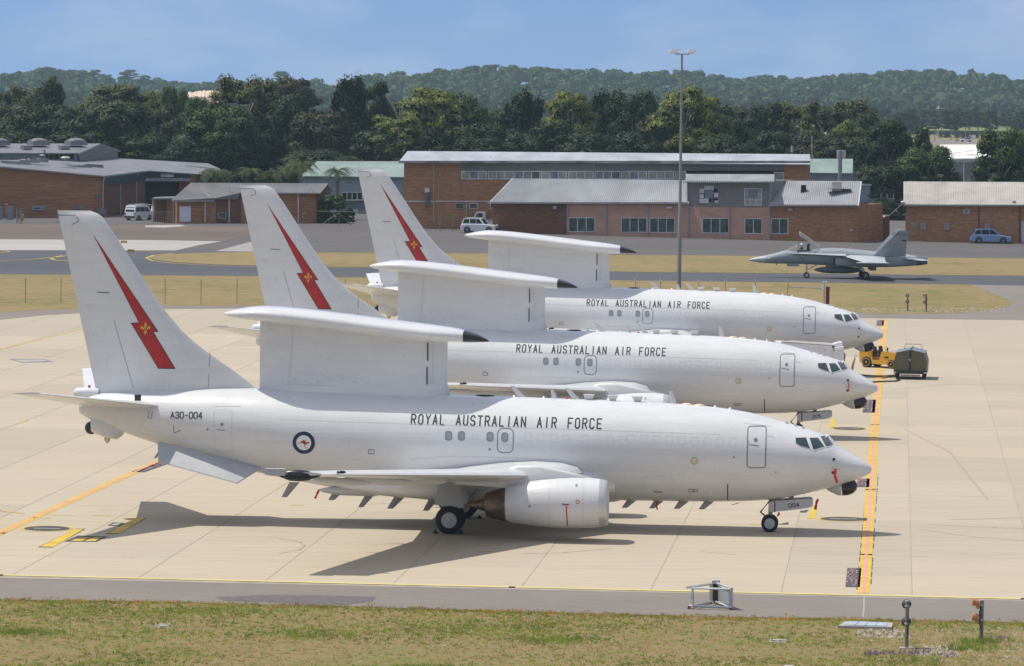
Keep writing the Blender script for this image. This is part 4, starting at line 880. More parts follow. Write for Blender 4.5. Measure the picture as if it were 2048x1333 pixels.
b.bx(1109,412.5,1116,418,.4,0,panelg,'flood_lamp'); b.bx(1120,411.5,1124.5,418,.35,0,mat('rust', (.16,.06,.03)),'flood_lamp'); b.bx(1336,414,1346,417,.5,0,trimw,'flood_lamp'); b.bx(1579,418,1587,422,.4,0,panelg,'flood_lamp'); b.bx(1702,459,1706,461.5,.3,0,trimw,'wall_lamp')
for x in (985+12,): b.bx(x-3,449,x,451,.3,0,trimw,'wall_lamp')
q = MB(); c = b.P(1607,379,2.8); q.box(c.x-.3,c.x+.3,c.y-.3,c.y+.3,c.z-.6,c.z+.5); q.build('roof_cowl', darkin, b.root)
c = b.P(1673,372,3.0); q = MB(); q.box(c.x-.55,c.x+.55,c.y-.5,c.y+.5,c.z-.6,c.z+.45); q.build('air_conditioner', tin_w, b.root); q = MB(); c = b.P(1678,377,2.6); q.box(c.x-1.4,c.x+1.4,c.y-.7,c.y+.7,c.z-.1,c.z-.02); q.build('roof_platform', trim, b.root)
# ---- long two-storey brick building behind
b = Bld('long_brick_building', (808,457), (1622,470), 'long two-storey brick building with a band of windows under a pale roof', 'building')
b.f = Frame(b.f.o, b.f.yaw*.55); b.back = Vector((-b.f.lat[0], -b.f.lat[1], 0)); b.u = Vector((b.f.fw[0], b.f.fw[1], 0))
b.wall([(808,324),(921,325),(921,458.6),(808,457)], 9, brick2, 'brick_wall'); b.wall([(921.2,359),(1620,362),(1620,470),(921.2,458.6)], 9, brick2, 'brick_wall')
b.wall([(921.2,327),(1567,330),(1567,341.5),(921.2,341.5)], 9, wallgr, 'clad_wall'); b.wall([(1567.2,330),(1620,331),(1620,361.8),(1567.2,361.8)], 9, brick2, 'brick_wall')
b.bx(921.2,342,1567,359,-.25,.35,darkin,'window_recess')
for i in range(8):
    x0 = 923+i*53.4 if i < 9 else 0; b.window(x0, 343, x0+50, 358.5, 3, frame=trimw, pane=pane_l, fw_=1.8, panes=[pane_l, pane_b, pane_l] if i % 3 == 0 else [pane_l] if i % 3 == 1 else [pane_b, pane_b, pane_d])
b.window(1350, 343, 1372, 358.5, 1, frame=trimw, pane=pane_l); b.window(1548, 345, 1567, 361, 1, frame=trimw, pane=pane_l)
b.slab([(799,322,-.7),(1621,329,-.7),(1620,309,3.2),(815,302.5,3.2)], .12, tin_b); b.slab([(815,302.5,3.25),(1620,309,3.25),(1620,330,9.5),(815,325,9.5)], .12, tin_b)
b.bx(799,321.8,1621,326.5,.85,-.7,mat('peeling_fascia', (.42,.43,.42), rough=.8, col2=(.10,.105,.10), scale=.9, stretch=(.6,.6,3)),'fascia')
b.bx(808,402,985,404,.05,0,trimw,'string_course')
for x in (867.5,): b.downpipe(x, 326, 447, 2)
b.downpipe(933, 404, 448, 2)
for x0, x1 in ((911,927),(939.5,955.5),(981,986)): b.window(x0, 407, x1, 417.5, 1, frame=trimw if x0 > 920 else trim, pane=pane_d)
q = MB(); c = b.P(854.5,412,-.25); q.tube([b.P(854.5,413,-.3), b.P(854.5,385,-.3)], .30, 10); q.build('flue', mat('dark_steel', (.10,.115,.125), rough=.5), b.root, smooth=40); q = MB(); q.tube([b.P(854.5,385,-.3), b.P(854.5,377,-.3)], .36, 10); q.build('flue_cap', trimw, b.root, smooth=40)
for x in (1027,1187,1349,1457): b.bx(x-.6,326,x+.6,342,.06,0,trim,'wall_joint')
q = MB(); q.tube([b.P(1584,305,6), b.P(1584,292,6)], .13, 8); q.build('roof_vent', trim, b.root); q = MB(); q.tube([b.P(1624,325,2), b.P(1624,272,2)], .035, 5); q.build('antenna', trimw, b.root)
for x in (981,1236,1456): q = MB(); q.tube([b.P(x,319,1), b.P(x,312,1)], .03, 5); q.build('roof_spike', panelg, b.root)
# ---- brick shed left
b = Bld('brick_shed', (354,447.5), (640,447), 'low brick shed with weathered roof and a white door', 'shed')
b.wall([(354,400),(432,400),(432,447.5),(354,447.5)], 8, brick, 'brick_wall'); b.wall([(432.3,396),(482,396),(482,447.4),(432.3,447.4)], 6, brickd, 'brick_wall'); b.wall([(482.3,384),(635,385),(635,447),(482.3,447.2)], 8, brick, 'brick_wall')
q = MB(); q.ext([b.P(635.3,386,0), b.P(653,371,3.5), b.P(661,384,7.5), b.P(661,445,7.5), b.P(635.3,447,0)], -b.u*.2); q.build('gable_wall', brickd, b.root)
b.slab([(342,401,-.5),(425,402,-.5),(431,396.5,-.5),(475,397,-.3),(481,386,-.3),(638,386,-.5),(654,367,4.2),(381,366,4.2)], .14, tin_dk)
b.slab([(381,366,4.25),(654,367,4.25),(667,381,9),(392,380,9)], .12, tin_dk)
b.bx(342,401.2,425,403.5,.62,-.5,trim,'gutter'); b.bx(482,386.2,638,388,.62,-.5,trim,'gutter')
q = MB(); A, B_, C_ = b.P(638,386.5,-.5), b.P(654,367,4.2), b.P(667,381,9); q.ext([A, B_, B_+Vector((0,0,-.22)), A+Vector((0,0,-.22))], b.u*.12); q.ext([B_, C_, C_+Vector((0,0,-.22)), B_+Vector((0,0,-.22))], b.u*.12); q.build('barge_board', trim, b.root)
b.bx(359,413.5,381.5,444,.06,0,doorw,'door')
for x, y in ((410,403),(458,398),(596,388)): b.downpipe(x, y, 446, 2.2, trimw)
b.window(436.5,426,451,437,1,frame=trim,pane=pane_d); q = MB(); q.tube([b.P(618,382,1.6), b.P(616,375,1.6), b.P(620,373,1.6)], .14, 8); q.build('roof_cowl', doorw, b.root); q = MB(); q.tube([b.P(458.6,389,.6), b.P(458.6,364,.6)], .03, 5); q.build('antenna', panelg, b.root)
for pts in ([(605,436),(605,428),(612,427.5)],): q = MB(); q.tube([b.P(a, c, -.5) for a, c in pts], .06, 6); q.build('pipe', trimw, b.root)
# lean-to beside the shed
b = Bld('lean_to', (305,446), (352,447), 'open lean-to with flat roof and posts left of the brick shed', 'shelter')
b.slab([(303,397,-.2),(347,396,-.2),(352,393,3.5),(312,394.5,3.5)], .18, tin_d)
for x, y in ((306,398),(347,398)): q = MB(); q.tube([b.P(x,446.5), b.P(x,y)], .09, 8); q.build('post', pipe, b.root)
q = MB(); q.ext([b.P(308,397,3), b.P(351,397,3), b.P(351,446,3), b.P(308,446,3)], b.back*.1); q.build('wall', brickd, b.root)
q = MB()
for i in range(9): q.tube([b.P(309+i*4.4,446), b.P(309+i*4.4,424)], .015, 4)
q.tube([b.P(307,424), b.P(346,424)], .03, 5); q.build('mesh_screen', pipe, b.root)
# ---- hangar far left
b = Bld('hangar', (-60,437), (207,434), 'wide brick hangar with a low grey roof and roof monitor at the left', 'hangar')
b.wall([(-90,326),(207,351.5),(207,434),(-90,437)], 4, brick, 'brick_wall')
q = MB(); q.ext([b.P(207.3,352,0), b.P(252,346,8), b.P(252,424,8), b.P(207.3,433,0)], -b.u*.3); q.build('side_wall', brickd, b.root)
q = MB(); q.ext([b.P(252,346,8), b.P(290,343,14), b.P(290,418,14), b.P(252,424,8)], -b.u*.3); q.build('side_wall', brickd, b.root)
q = MB(); q.ext([b.P(208,354,-.02), b.P(290,343.5,14), b.P(290,362,14), b.P(208,371,-.02)], b.u*.12); q.build('eave_band', mat('dark_teal', (.028,.045,.05), rough=.5), b.root)
for k, x, bk in ((0,206,.0),(1,241,6.2),(2,273,11.5)): q = MB(); q.tube([b.P(x+4,352-k*3,bk-.3), b.P(x+1,360-k*3,bk-.3), b.P(x,366-k*3,bk-.3), b.P(x,434-k*5,bk-.3)], .11, 6); q.build('downpipe', pipe, b.root)
f14 = 14.2
q = MB(); q.ext([b.P(290,342,f14), b.P(400,349,f14), b.P(400,363,f14), b.P(290,362,f14)], b.back*.4); q.build('door_header', mat('deep_green', (.035,.055,.040), rough=.7), b.root)
q = MB(); q.ext([b.P(290,356.5,f14-.15), b.P(380,356.5,f14-.15), b.P(380,363,f14-.15), b.P(290,363,f14-.15)], b.back*.1); q.build('door_beam', trim, b.root)
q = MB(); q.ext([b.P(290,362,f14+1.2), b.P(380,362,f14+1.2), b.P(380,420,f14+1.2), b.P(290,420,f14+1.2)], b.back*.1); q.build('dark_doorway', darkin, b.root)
for x0, x1 in ((380,396),): q = MB(); q.ext([b.P(x0,349,f14-.1), b.P(x1,350,f14-.1), b.P(x1,425,f14-.1), b.P(x0,425,f14-.1)], b.back*3); q.build('brick_pier', brick, b.root)
q = MB(); q.ext([b.P(281,362,f14-.05), b.P(291,362,f14-.05), b.P(291,420,f14-.05), b.P(281,420,f14-.05)], b.back*3); q.build('brick_pier', brickd, b.root)
q = MB(); q.ext([b.P(358,364,f14+.3), b.P(379,364,f14+.3), b.P(379,420,f14+.3), b.P(358,420,f14+.3)], b.back*.2); q.build('sliding_door', maroon, b.root)
sg = MB(); sg.ext([b.P(322,347.5,f14-.3), b.P(347.5,347.5,f14-.3), b.P(347.5,354.5,f14-.3), b.P(322,354.5,f14-.3)], b.back*.05); sg = sg.build('sign_board', trimw, b.root)
q = MB(); p0, p1 = b.P(324,350.7,f14-.32), b.P(346,350.7,f14-.32)
text(q, 'HANGAR', (0,0), (1,0), .17, .03, lambda u, v: p0.lerp(p1, u)+Vector((0,0,v)), .66); p2, p3 = b.P(331,353.5,f14-.32), b.P(340,353.5,f14-.32); text(q, '3', (.45,0), (.55,0), .12, .03, lambda u, v: p2.lerp(p3, u)+Vector((0,0,v)), .66); q.build('sign_letters', ink, sg)
b.slab([(-90,325,-.4),(208,352,-.4),(295,341.5,13.6),(430,350.5,13.6),(416,327,40),(236,317,40),(-90,316,40)], .16, tin_d)
b.slab([(416,327,40),(372,331,30),(440,338,20),(430,350.5,13.6)], .16, tin_d)
b.bx(-90,325.5,207,328,.5,-.4,trim,'gutter') if False else None
q = MB(); A, B_ = b.P(-90,325.3,-.45), b.P(209,352.3,-.45); q.ext([A, B_, B_+Vector((0,0,-.16)), A+Vector((0,0,-.16))], -b.back*.1); q.build('gutter', trim, b.root); A, B_ = b.P(209,352.3,-.45), b.P(296,341.6,13.6); q = MB(); q.ext([A, B_, B_+Vector((0,0,-.22)), A+Vector((0,0,-.22))], b.u*.1); q.build('gutter', wallb, b.root)
# monitor roof
M = 22
q = MB(); q.ext([b.P(-90,307,M), b.P(155,307,M), b.P(155,325,M), b.P(-90,326,M)], b.back*1); q.build('monitor_wall', mat('pale_green_wall', (.27,.30,.28), rough=.8), b.root)
for x0, x1 in ((92,152),): q = MB(); q.ext([b.P(x0,308.5,M-.1), b.P(x1,308.5,M-.1), b.P(x1,318,M-.1), b.P(x0,318,M-.1)], b.back*.1); wq = q.build('louvre_band', darkin, b.root)
for x in (98,108,118,128,138): q = MB(); q.tube([b.P(x,308.5,M-.15), b.P(x,318,M-.15)], .05, 5); q.build('mullion', trim, b.root)
for x in (89,149.5): q = MB(); q.tube([b.P(x,300 if x < 100 else 307,M-.3), b.P(x,320,M-.3)], .16, 6); q.build('post', wallb, b.root)
q = MB(); q.add([b.P(155.5,308,M), b.P(200,289,M+9), b.P(236,303,M+17), b.P(236,317.5,M+17), b.P(160,323,M)], [(0,1,2,3,4)]); q.build('monitor_gable', wallg, b.root)
r = b.slab([(-90,306,M-.6),(156,306.5,M-.6),(198.5,287.5,M+9),(-60,287.5,M+9)], .15, tin_d); b.slab([(-60,287.5,M+9.05),(198.5,287.5,M+9.05),(239,301,M+18),(0,300,M+18)], .15, tin_d)
q = MB(); A, B_, C_ = b.P(156.5,306.8,M-.6), b.P(199,287.8,M+9), b.P(239,301.3,M+18); q.ext([A,B_,B_+Vector((0,0,-.25)),A+Vector((0,0,-.25))], b.u*.15); q.ext([B_,C_,C_+Vector((0,0,-.2)),B_+Vector((0,0,-.2))], b.u*.15); q.build('barge_board', trim, b.root)
for x in (-2, 77, 152):
    q = MB(); c0, c1 = b.P(x-17,286,M+6), b.P(x+17,286,M+6); st = []
    for k in range(9):
        t = k/8; c = c0.lerp(c1, t); hh = .55*math.sin(math.pi*min(1,max(.08,t)))**.5+.1; st.append([c+b.back*w_+Vector((0,0,z)) for w_, z in ((-.9,-.35),(-.8,hh*.6),(-.3,hh),(.3,hh),(.8,hh*.6),(.9,-.35))])
    q.loft(st); q.build('roof_ventilator', tin_d, b.root, smooth=50)
    q = MB(); c0, c1 = b.P(x-33,296,M+3), b.P(x-15,296,M+3); q.loft([[c+b.back*w_+Vector((0,0,z)) for w_, z in ((-.5,-.2),(-.4,.3),(.4,.3),(.5,-.2))] for c in (c0, c1)]); q.build('roof_vent', tin_d, b.root)
for x, y, L_2, m_ in ((0,325,38,trim),(38,323,21,trim),(57,321,19,trim),(76,320,18,trim),(115,338,34,tin_d),(134,335,34,tin_d),(152,334,30,tin_d),(170,332,34,tin_d)):
    bk = 3+(330-y)*.5 if x < 100 else 5+(340-y)*.9
    q = MB(); c0, c1 = b.P(x,y,max(1,bk)), b.P(x+L_2,y+L_2*.06,max(1,bk)); q.loft([[c+b.back*w_+Vector((0,0,z)) for w_, z in ((-.4,-.3),(-.36,.26),(.36,.26),(.4,-.3))] for c in (c0, c1)]); q.build('skylight_upstand', m_, b.root)
for x, y, bk, sc_ in ((131,316,14,1.0),(46,321,10,.8),(84,311,18,.5)): q = MB(); q.sphere(b.P(x,y,bk), .62*sc_, 14, 6, (1.1,1.1,.36)); q.build('roof_dome', tin_w, b.root, smooth=60)
c = b.P(193.5,395,-.1); q = MB(); q.lathe(c, b.back, [(-.12,.02),(-.10,.26),(0,.28),(.05,.28)], 20); q.build('wall_clock', pane_b, b.root, smooth=40)
q = MB(); q.ext([b.P(65,412.5,-.15), b.P(90.5,412.5,-.15), b.P(90.5,421,-.15), b.P(65,421,-.15)], b.back*.1); sg = q.build('sign_board', mat('sign_grey', (.33,.36,.40)), b.root)
q = MB(); p0, p1 = b.P(68,418.5,-.18), b.P(88,418.5,-.18); text(q, 'HANGAR 33', (0,0), (1,0), .2, .03, lambda u, v: p0.lerp(p1, u)+Vector((0,0,v)), .66); q.build('sign_letters', ink, sg)
b.bx(131,374,133,375.5,.2,0,trimw,'wall_lamp')
b.bx(189,417,206,430,.9,0,mat('electrical_cabinet_paint', (.20,.20,.18)),'electrical_cabinet'); b.bx(151,413,163,418,.4,0,wallb,'wall_box')
# ---- teal roofed building behind the palms
b = Bld('green_roofed_shed', (600,425), (808,429), 'grey shed with pale green roof behind the palms', 'shed')
b.wall([(600,355),(812,357),(812,432),(600,430)], 8, wallb, 'wall'); b.slab([(601,352.5,-.5),(810,354.5,-.5),(812,323,7),(634,323,7)], .12, tin_t)
b.window(684,385,735,400,5,frame=trimw,pane=darkin); b.bx(676,399.5,740,402,1.1,0,trim,'awning'); b.bx(705,419,716,432,.1,0,trimw,'door')
b = Bld('small_green_roofed_store', (1617,430), (1705,432), 'small grey store with green roof beside the tall steel flue', 'store')
b.wall([(1612,345),(1705,346),(1705,432),(1612,430)], 8, wallb, 'wall'); b.slab([(1610,345.5,-.4),(1705,346.5,-.4),(1706,318,6),(1620,318,6)], .12, tin_t); b.slab([(1706,318,6),(1705,346.5,-.4),(1709,346,8)], .1, tin_t)
b = Bld('steel_flue', (1675,470), (1690,470.4), 'tall grey steel flue with a pale cap behind the zinc roof', 'flue'); q = MB(); q.tube([b.P(1680,440), b.P(1680,302)], .26, 12); q.build('pipe', wallb, b.root, smooth=40); q = MB(); c = b.P(1683,309); q.box(c.x-.5,c.x+.55,c.y+.3,c.y+1.0,c.z-.5,c.z+.5); q.build('cap', tin_w, b.root)
# ---- right brick workshop
b = Bld('right_workshop', (1812,483), (2110,489), 'brick workshop with cream corrugated roof on the right', 'workshop')
b.wall([(1812,410),(2110,413),(2110,490),(1812,484)], 9, brick2, 'brick_wall')
r = b.slab([(1807,409,-.5),(2112,411.5,-.5),(2112,365,5.5),(1807,363.5,5.5)], .10, tin_w); b.ribs((1808,408.5,-.48),(2110,411,-.48),(1808,364,5.4),(2110,365.3,5.4), 84, .05, tin_w, r, .5); b.slab([(1807,363.5,5.55),(2112,365,5.55),(2112,395,12),(1807,393,12)], .1, tin_w)
b.bx(1807,409.5,2112,412.5,.62,-.5,trim,'gutter')
for x0,y0,x1,y1,m_ in ((1841,446,1853,460.5,mat('grey_pink_panel',(.30,.25,.25))),(1888,446,1900,460.5,None),(1969,447,1981,458,None)): b.bx(x0,y0,x1,y1,.2,0,bpy.data.materials['grey_pink_panel'],'wall_panel')
b.window(1823,446,1833.5,453.5,1,frame=trim,pane=pane_l); b.window(1928,420.5,1938,426.5,1,frame=trimw,pane=pane_b)
for x in (1957.5,2039.5): b.downpipe(x, 413, base(x)-2, 2, maroon)
b.bx(2043,444,2060,486,.1,0,mat('pale_blue_door',(.42,.47,.50)),'door'); b.bx(2025,402,2032,409,.1,0,panelg,'roof_cowl')
# ---- link yard between the workshops: grey roller shed, small blocks
b = Bld('roller_door_store', (1719,480), (1769,481), 'low flat-roofed store with a grey roller door between the workshops', 'store')
b.wall([(1719,434),(1769,434),(1769,481),(1719,480)], 4, brickd, 'wall'); b.bx(1721,440,1767,479,.08,0,wallg,'roller_door'); b.slab([(1716,434,-.3),(1770,434,-.3),(1769,430.5,4),(1718,430.5,4)], .2, tin_w)
b = Bld('blue_grey_block', (1719,440), (1790,441), 'blue-grey two-storey block half hidden between the two workshops', 'building')
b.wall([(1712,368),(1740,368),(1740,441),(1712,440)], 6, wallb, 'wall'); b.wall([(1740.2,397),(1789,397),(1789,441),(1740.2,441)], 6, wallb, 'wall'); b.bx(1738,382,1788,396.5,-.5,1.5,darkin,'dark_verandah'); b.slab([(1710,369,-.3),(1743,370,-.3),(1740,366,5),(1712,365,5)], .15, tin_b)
for x in (1750,1762,1774,1787): b.bx(x-.6,388,x+.6,398,.05,.1,trimw,'railing_post')
b = Bld('white_tank', (1722,472), (1738,472.4), 'white box tank on a small brick plinth beside the roller door store', 'tank'); b.wall([(1720,421),(1733,421),(1733,473),(1720,473)], 2, brick, 'plinth'); b.bx(1720,411.5,1737,419,.5,1,doorw,'tank')
# ---- white-roofed hangar beyond the right trees
b = Bld('far_white_roofed_hangar', (1880,382), (2048,383), 'far hangar with a bright white roof between the two round trees', 'hangar')
b.wall([(1895,327),(2060,327),(2060,383),(1895,382)], 10, mat('taupe_cladding', (.30,.27,.245), var=.06), 'wall'); b.slab([(1880,318,-.5),(2060,316,-.5),(2060,296.5,8),(1880,296.5,8)], .2, mat('white_roof', (.72,.70,.69), var=.05)); b.slab([(1880,296.5,8),(2060,296.5,8),(2060,289.5,14),(1880,289.5,14)], .2, mat('cream_white_roof', (.78,.70,.64), var=.05))
b.bx(1903,320,2060,323,.3,0,doorw,'eave_beam'); 
for x in (1926.5,): b.bx(x-1,323,x+1,372,.3,0,doorw,'post')
for x0, y0, x1, y1 in ((1928,324,1944,351),(1928,351,1944,324),(1944,324,1963,351),(1944,351,1963,324)): q = MB(); q.tube([b.P(x0,y0,-.2), b.P(x1,y1,-.2)], .08, 5); q.build('brace', trim, b.root)
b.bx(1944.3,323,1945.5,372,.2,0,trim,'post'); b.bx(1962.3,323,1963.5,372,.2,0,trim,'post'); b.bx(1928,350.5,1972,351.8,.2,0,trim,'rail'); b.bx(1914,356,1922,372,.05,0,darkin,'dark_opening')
for x, y in ((1903,307),(1930,303),(1900,314),(1930,311)): b.slab([(x,y,2),(x+18,y-2.5,2.6),(x+18,y-1.7,2.4),(x,y+.8,1.8)], .02, trim, 'roof_seam')
# ---- glimpses of red and cream roofs through the trees
for nm, a, c, pts, m_, lb in (('tiled_house', (870,392), (960,393), [(838,303,0),(868,289.5,4),(905,290,4),(897,304,0)], tin_w, 'cream gabled roof of a house showing over the long pale roof'), ('tiled_house', (950,392), (1080,393), [(950,300,0),(962,281,4),(1068,283,4),(1082,300,0)], mat('terracotta_tiles', (.36,.13,.085)), 'terracotta roof showing through the trunks over the long pale roof'),
                              ('tiled_house', (480,392), (600,393), [(486,300,0),(500,277,4),(620,278,4),(640,300,0)], None, 'terracotta roof glimpsed between the dark trees left of centre')):
    m_ = m_ or bpy.data.materials['terracotta_tiles']; b = Bld(nm, a, c, lb, 'house'); b.slab(pts, .2, m_); q = MB(); x0, x1 = pts[0][0]+6, pts[-1][0]-6; q.ext([b.P(x0,pts[0][1],.3), b.P(x1,pts[-1][1],.3), b.P(x1,392,.3), b.P(x0,392,.3)], b.back*6); q.build('wall', mat('house_render', (.5,.45,.38)) if 'house_render' not in bpy.data.materials else bpy.data.materials['house_render'], b.root)
# yard kerb, low fences
q = MB(); 
for p0, p1 in (((0,434),(215,434)),((206,434.5),(255,435))): q.tube([G(*p0)+Vector((0,0,.08)), G(*p1)+Vector((0,0,.08))], .12, 4)
q.build('kerb', mat('red_kerb', (.26,.11,.08)), kind='structure')
# ================================================================= taxiing fighter jet
FW = Frame(G(1613,556.5).xy, math.pi)                   # u = -x ... forward is to the photo's left
jg = mat('fighter_grey', (.275,.31,.33), rough=.5, var=.10, scale=.9); jg2 = mat('fighter_dark_grey', (.13,.15,.165), rough=.5, var=.12, scale=1.2); jl = mat('fighter_light_grey', (.42,.455,.475), rough=.45, var=.08, scale=1); gwhite = mat('gear_white', (.62,.63,.62), rough=.5)
def fighter():
    o = G(1613,556.5); root = empty('fighter_jet', (o.x, o.y, 0), math.pi+.0, 'grey twin-tailed fighter jet with its canopy raised, taxiing left', 'jet aircraft')
    # local: +x forward; after the half turn local +y faces the camera
    def LF(X, Y, Z): return (X, Y, Z)
    st = MB(); xs = [5.55,5.5,5.3,5.0,4.5,3.9,3.4,2.9,2.4,1.95,1.0,0,-1.0,-2,-3.5,-5,-6.3,-8,-9.4,-10.2]
    b_ = smooth_interp([0,.1,.5,1.65,2.6,3.6,5.5,9,12,15,15.75],[1.655,1.60,1.49,1.37,1.34,1.33,1.30,1.20,1.18,1.25,1.38]); t_ = smooth_interp([0,.1,.5,1.1,1.65,2.2,2.65,3.6,4.55,6.2,6.7,7.8,9,11.9,13.5,15,15.75],[1.665,1.72,1.86,2.0,2.1,2.24,2.36,2.60,2.60,2.62,2.86,2.88,2.86,2.60,2.48,2.36,2.25]); h_ = smooth_interp([0,.1,.5,1.65,2.6,3.6,5.5,9,12,15,15.75],[.01,.09,.22,.42,.50,.56,.66,.78,.9,.92,.86])
    st.loft([[LF(x, h_(5.55-x)*math.cos(a), (b_(5.55-x)+t_(5.55-x))/2+(t_(5.55-x)-b_(5.55-x))/2*math.sin(a)) for a in [2*math.pi*k/24 for k in range(24)]] for x in xs]); st.build('fuselage', jg, root, smooth=60)
    m = MB(); m.loft([[LF(x, h_(5.55-x)*1.005*math.cos(a), (b_(5.55-x)+t_(5.55-x))/2+(t_(5.55-x)-b_(5.55-x))/2*1.005*math.sin(a)) for a in [2*math.pi*k/24 for k in range(24)]] for x in (5.55,5.5,5.3,5.0,4.5,3.9)]); m.build('radome', jl, root, smooth=60)
    for s in (1, -1):
        m = MB(); m.loft([[LF(x, s*(y0+(y1-y0)*(.5+.5*math.copysign(abs(math.cos(a))**.6, math.cos(a)))), z0+(z1-z0)*(.5+.5*math.copysign(abs(math.sin(a))**.6, math.sin(a)))) for a in [2*math.pi*k/20 for k in range(20)]] for x, y0, y1, z0, z1 in ((-2.6,.62,1.28,1.28,2.05),(-3.0,.55,1.32,1.2,2.1),(-5,.4,1.36,1.12,2.15),(-7.5,.2,1.25,1.14,2.2),(-9.6,.1,1.1,1.25,2.25),(-10.3,.1,1.02,1.35,2.2))]); m.build('intake_trunk', jg, root, smooth=50)
        m = MB(); m.box(-2.62, -2.5, min(s*.7,s*1.2), max(s*.7,s*1.2), 1.34, 1.98); m.build('intake_mouth', ink, root)
        m = MB(); m.lathe(LF(-10.2, s*.56, 1.78), (-1,0,.02), [(0,.47),(.3,.46),(.9,.38),(1.15,.33),(1.12,.29),(.6,.34)], 20, cap=False); m.build('exhaust_nozzle', jg2, root, smooth=50)
        m = MB(); m.loft([[LF(2.1,s*.52,2.34),LF(.8,s*.82,2.30),LF(-.8,s*1.02,2.26),LF(-2.4,s*1.45,2.2),LF(-3.6,s*1.6,2.15),LF(-3.6,s*.5,2.2)],[LF(2.1,s*.52,2.38),LF(.8,s*.82,2.34),LF(-.8,s*1.02,2.30),LF(-2.4,s*1.45,2.25),LF(-3.6,s*1.6,2.22),LF(-3.6,s*.5,2.40)]]); m.build('leading_edge_extension', jl, root)
        m = MB(); a = lambda xl, xt, th, y, z: [(xl,s*y,z),((xl*.8+xt*.2),s*y,z+th),((xl+xt)/2,s*y,z+th*.8),(xt,s*y,z-.02),((xl+xt)/2,s*y,z-th*.5),((xl*.8+xt*.2),s*y,z-th*.5)]
        m.loft([a(-3.3,-7.3,.12,1.1,2.14),a(-3.7,-7.2,.11,2.0,2.08),a(-4.9,-7.0,.06,5.6,1.78)]); m.build('wing', jl, root, smooth=30)
        m = MB(); m.lathe(LF(-4.2,s*5.68,1.74), (-1,0,0), [(0,.02),(.3,.07),(2.8,.08),(3.1,.03)], 10); m.build('wingtip_rail', gwhite, root, smooth=50)
        m = MB(); m.box(-5.6,-4.2, min(s*2.9,s*3.0), max(s*2.9,s*3.0), 1.55, 1.95); m.build('wing_pylon', jg2, root)
        m = MB(); z0, z1 = 2.2, 4.66; y0, y1 = s*1.0, s*1.95
        def fs_(q): return (y0+(y1-y0)*q, z0+(z1-z0)*q)
        lp = []
        for q, le, te, th in ((0,-6.2,-9.25,.09),(.5,-7.35,-9.3,.06),(.97,-8.42,-9.52,.03),(1.0,-8.7,-9.5,.02)):
            y, z = fs_(q); lp.append([(le,y,z),(le-.4*(le-te),y+th,z),(te,y,z),(le-.4*(le-te),y-th,z)])
        m.loft(lp); tf = m.build('tail_fin', jg, root)
        # chequered band near the tip of the fin
        ch = MB()
        for r_ in range(2):
            for c_ in range(8):
                if (r_+c_) % 2: continue
                q0, q1 = .80+r_*.055, .80+r_*.055+.05; x0 = -8.18-c_*.165
                if x0-.15 < -9.45: continue
                (ya, za), (yb, zb2) = fs_(q0), fs_(q1)
                for sd_ in ((.075 if s > 0 else .075),): ch.add([(x0,ya+sd_,za),(x0-.15,ya+sd_,za),(x0-.17,yb+sd_,zb2),(x0-.02,yb+sd_,zb2)], [(0,1,2,3)])
        ch.build('chequer_band', jg2, tf)
        m = MB(); y, z = fs_(.62); m.box(-9.2,-8.85,y+.06,y+.08,z-.07,z+.07); m.build('fin_marking', ink, tf)
        m = MB(); m.loft([[(-8.9,s*1.05,1.98),(-9.6,s*1.05,2.05),(-10.9,s*1.05,1.98),(-9.6,s*1.05,1.92)],[(-10.5,s*3.3,1.90),(-10.8,s*3.3,1.92),(-11.3,s*3.3,1.90),(-10.8,s*3.3,1.88)]]); m.build('tailplane', jl, root)
        # main gear
        m = MB(); m.tube([(-5.0,s*1.1,1.35),(-5.35,s*1.45,.75),(-5.45,s*1.5,.38)], .09, 8); m.tube([(-4.6,s*1.0,1.3),(-5.3,s*1.4,.7)], .06, 8); m.build('main_gear_strut', gwhite, root, smooth=50)
        t = MB(); t.lathe((-5.45,s*1.5-.0,.37), (0,s,0), [(0,.2),(.02,.31),(.08,.37),(.2,.37),(.27,.31),(.29,.2)], 22); w_ = t.build('tyre', tyre, root, smooth=50)
        t = MB(); t.lathe((-5.45,s*1.77,.37), (0,s,0), [(0,.21),(.025,.20),(.01,.12),(.04,.03)], 16); t.build('hub', gwhite, w_, smooth=40)
        m = MB(); m.box(-6.5,-5.9,min(s*1.0,s*1.06),max(s*1.0,s*1.06),.82,1.3); m.build('gear_door', jg2, root)
    m = MB(); m.lathe((-.65,0,.80), (-1,0,0), [(0,.02),(.35,.16),(.9,.28),(1.6,.33),(3.2,.33),(3.9,.27),(4.5,.12),(4.7,.03)], 20); m.build('drop_tank', jg2, root, smooth=60); m = MB(); m.box(-3.6,-1.8,-.06,.06,1.05,1.3); m.build('tank_pylon', jg, root)
    m = MB(); m.tube([(0,0,1.4),(0,0,.28)], .075, 10); m.tube([(0,.0,.75),(-1.1,0,1.35)], .05, 8); m.tube([(.1,.16,.28),(-.1,-.16,.28)], .05, 8); m.build('nose_gear_strut', gwhite, root, smooth=50)
    for s in (1, -1):
        t = MB(); t.lathe((0,s*.12,.28), (0,s,0), [(0,.17),(.02,.24),(.05,.28),(.11,.28),(.15,.24),(.16,.16)], 20); w_ = t.build('tyre', tyre, root, smooth=50); t = MB(); t.lathe((0,s*.27,.28), (0,s,0), [(0,.17),(.02,.15),(.01,.06),(.03,.02)], 14); t.build('hub', gwhite, w_)
        m = MB(); m.box(.75,1.85,min(s*.38,s*.42),max(s*.38,s*.42),1.1,1.38); m.build('nose_gear_door', jg, root)
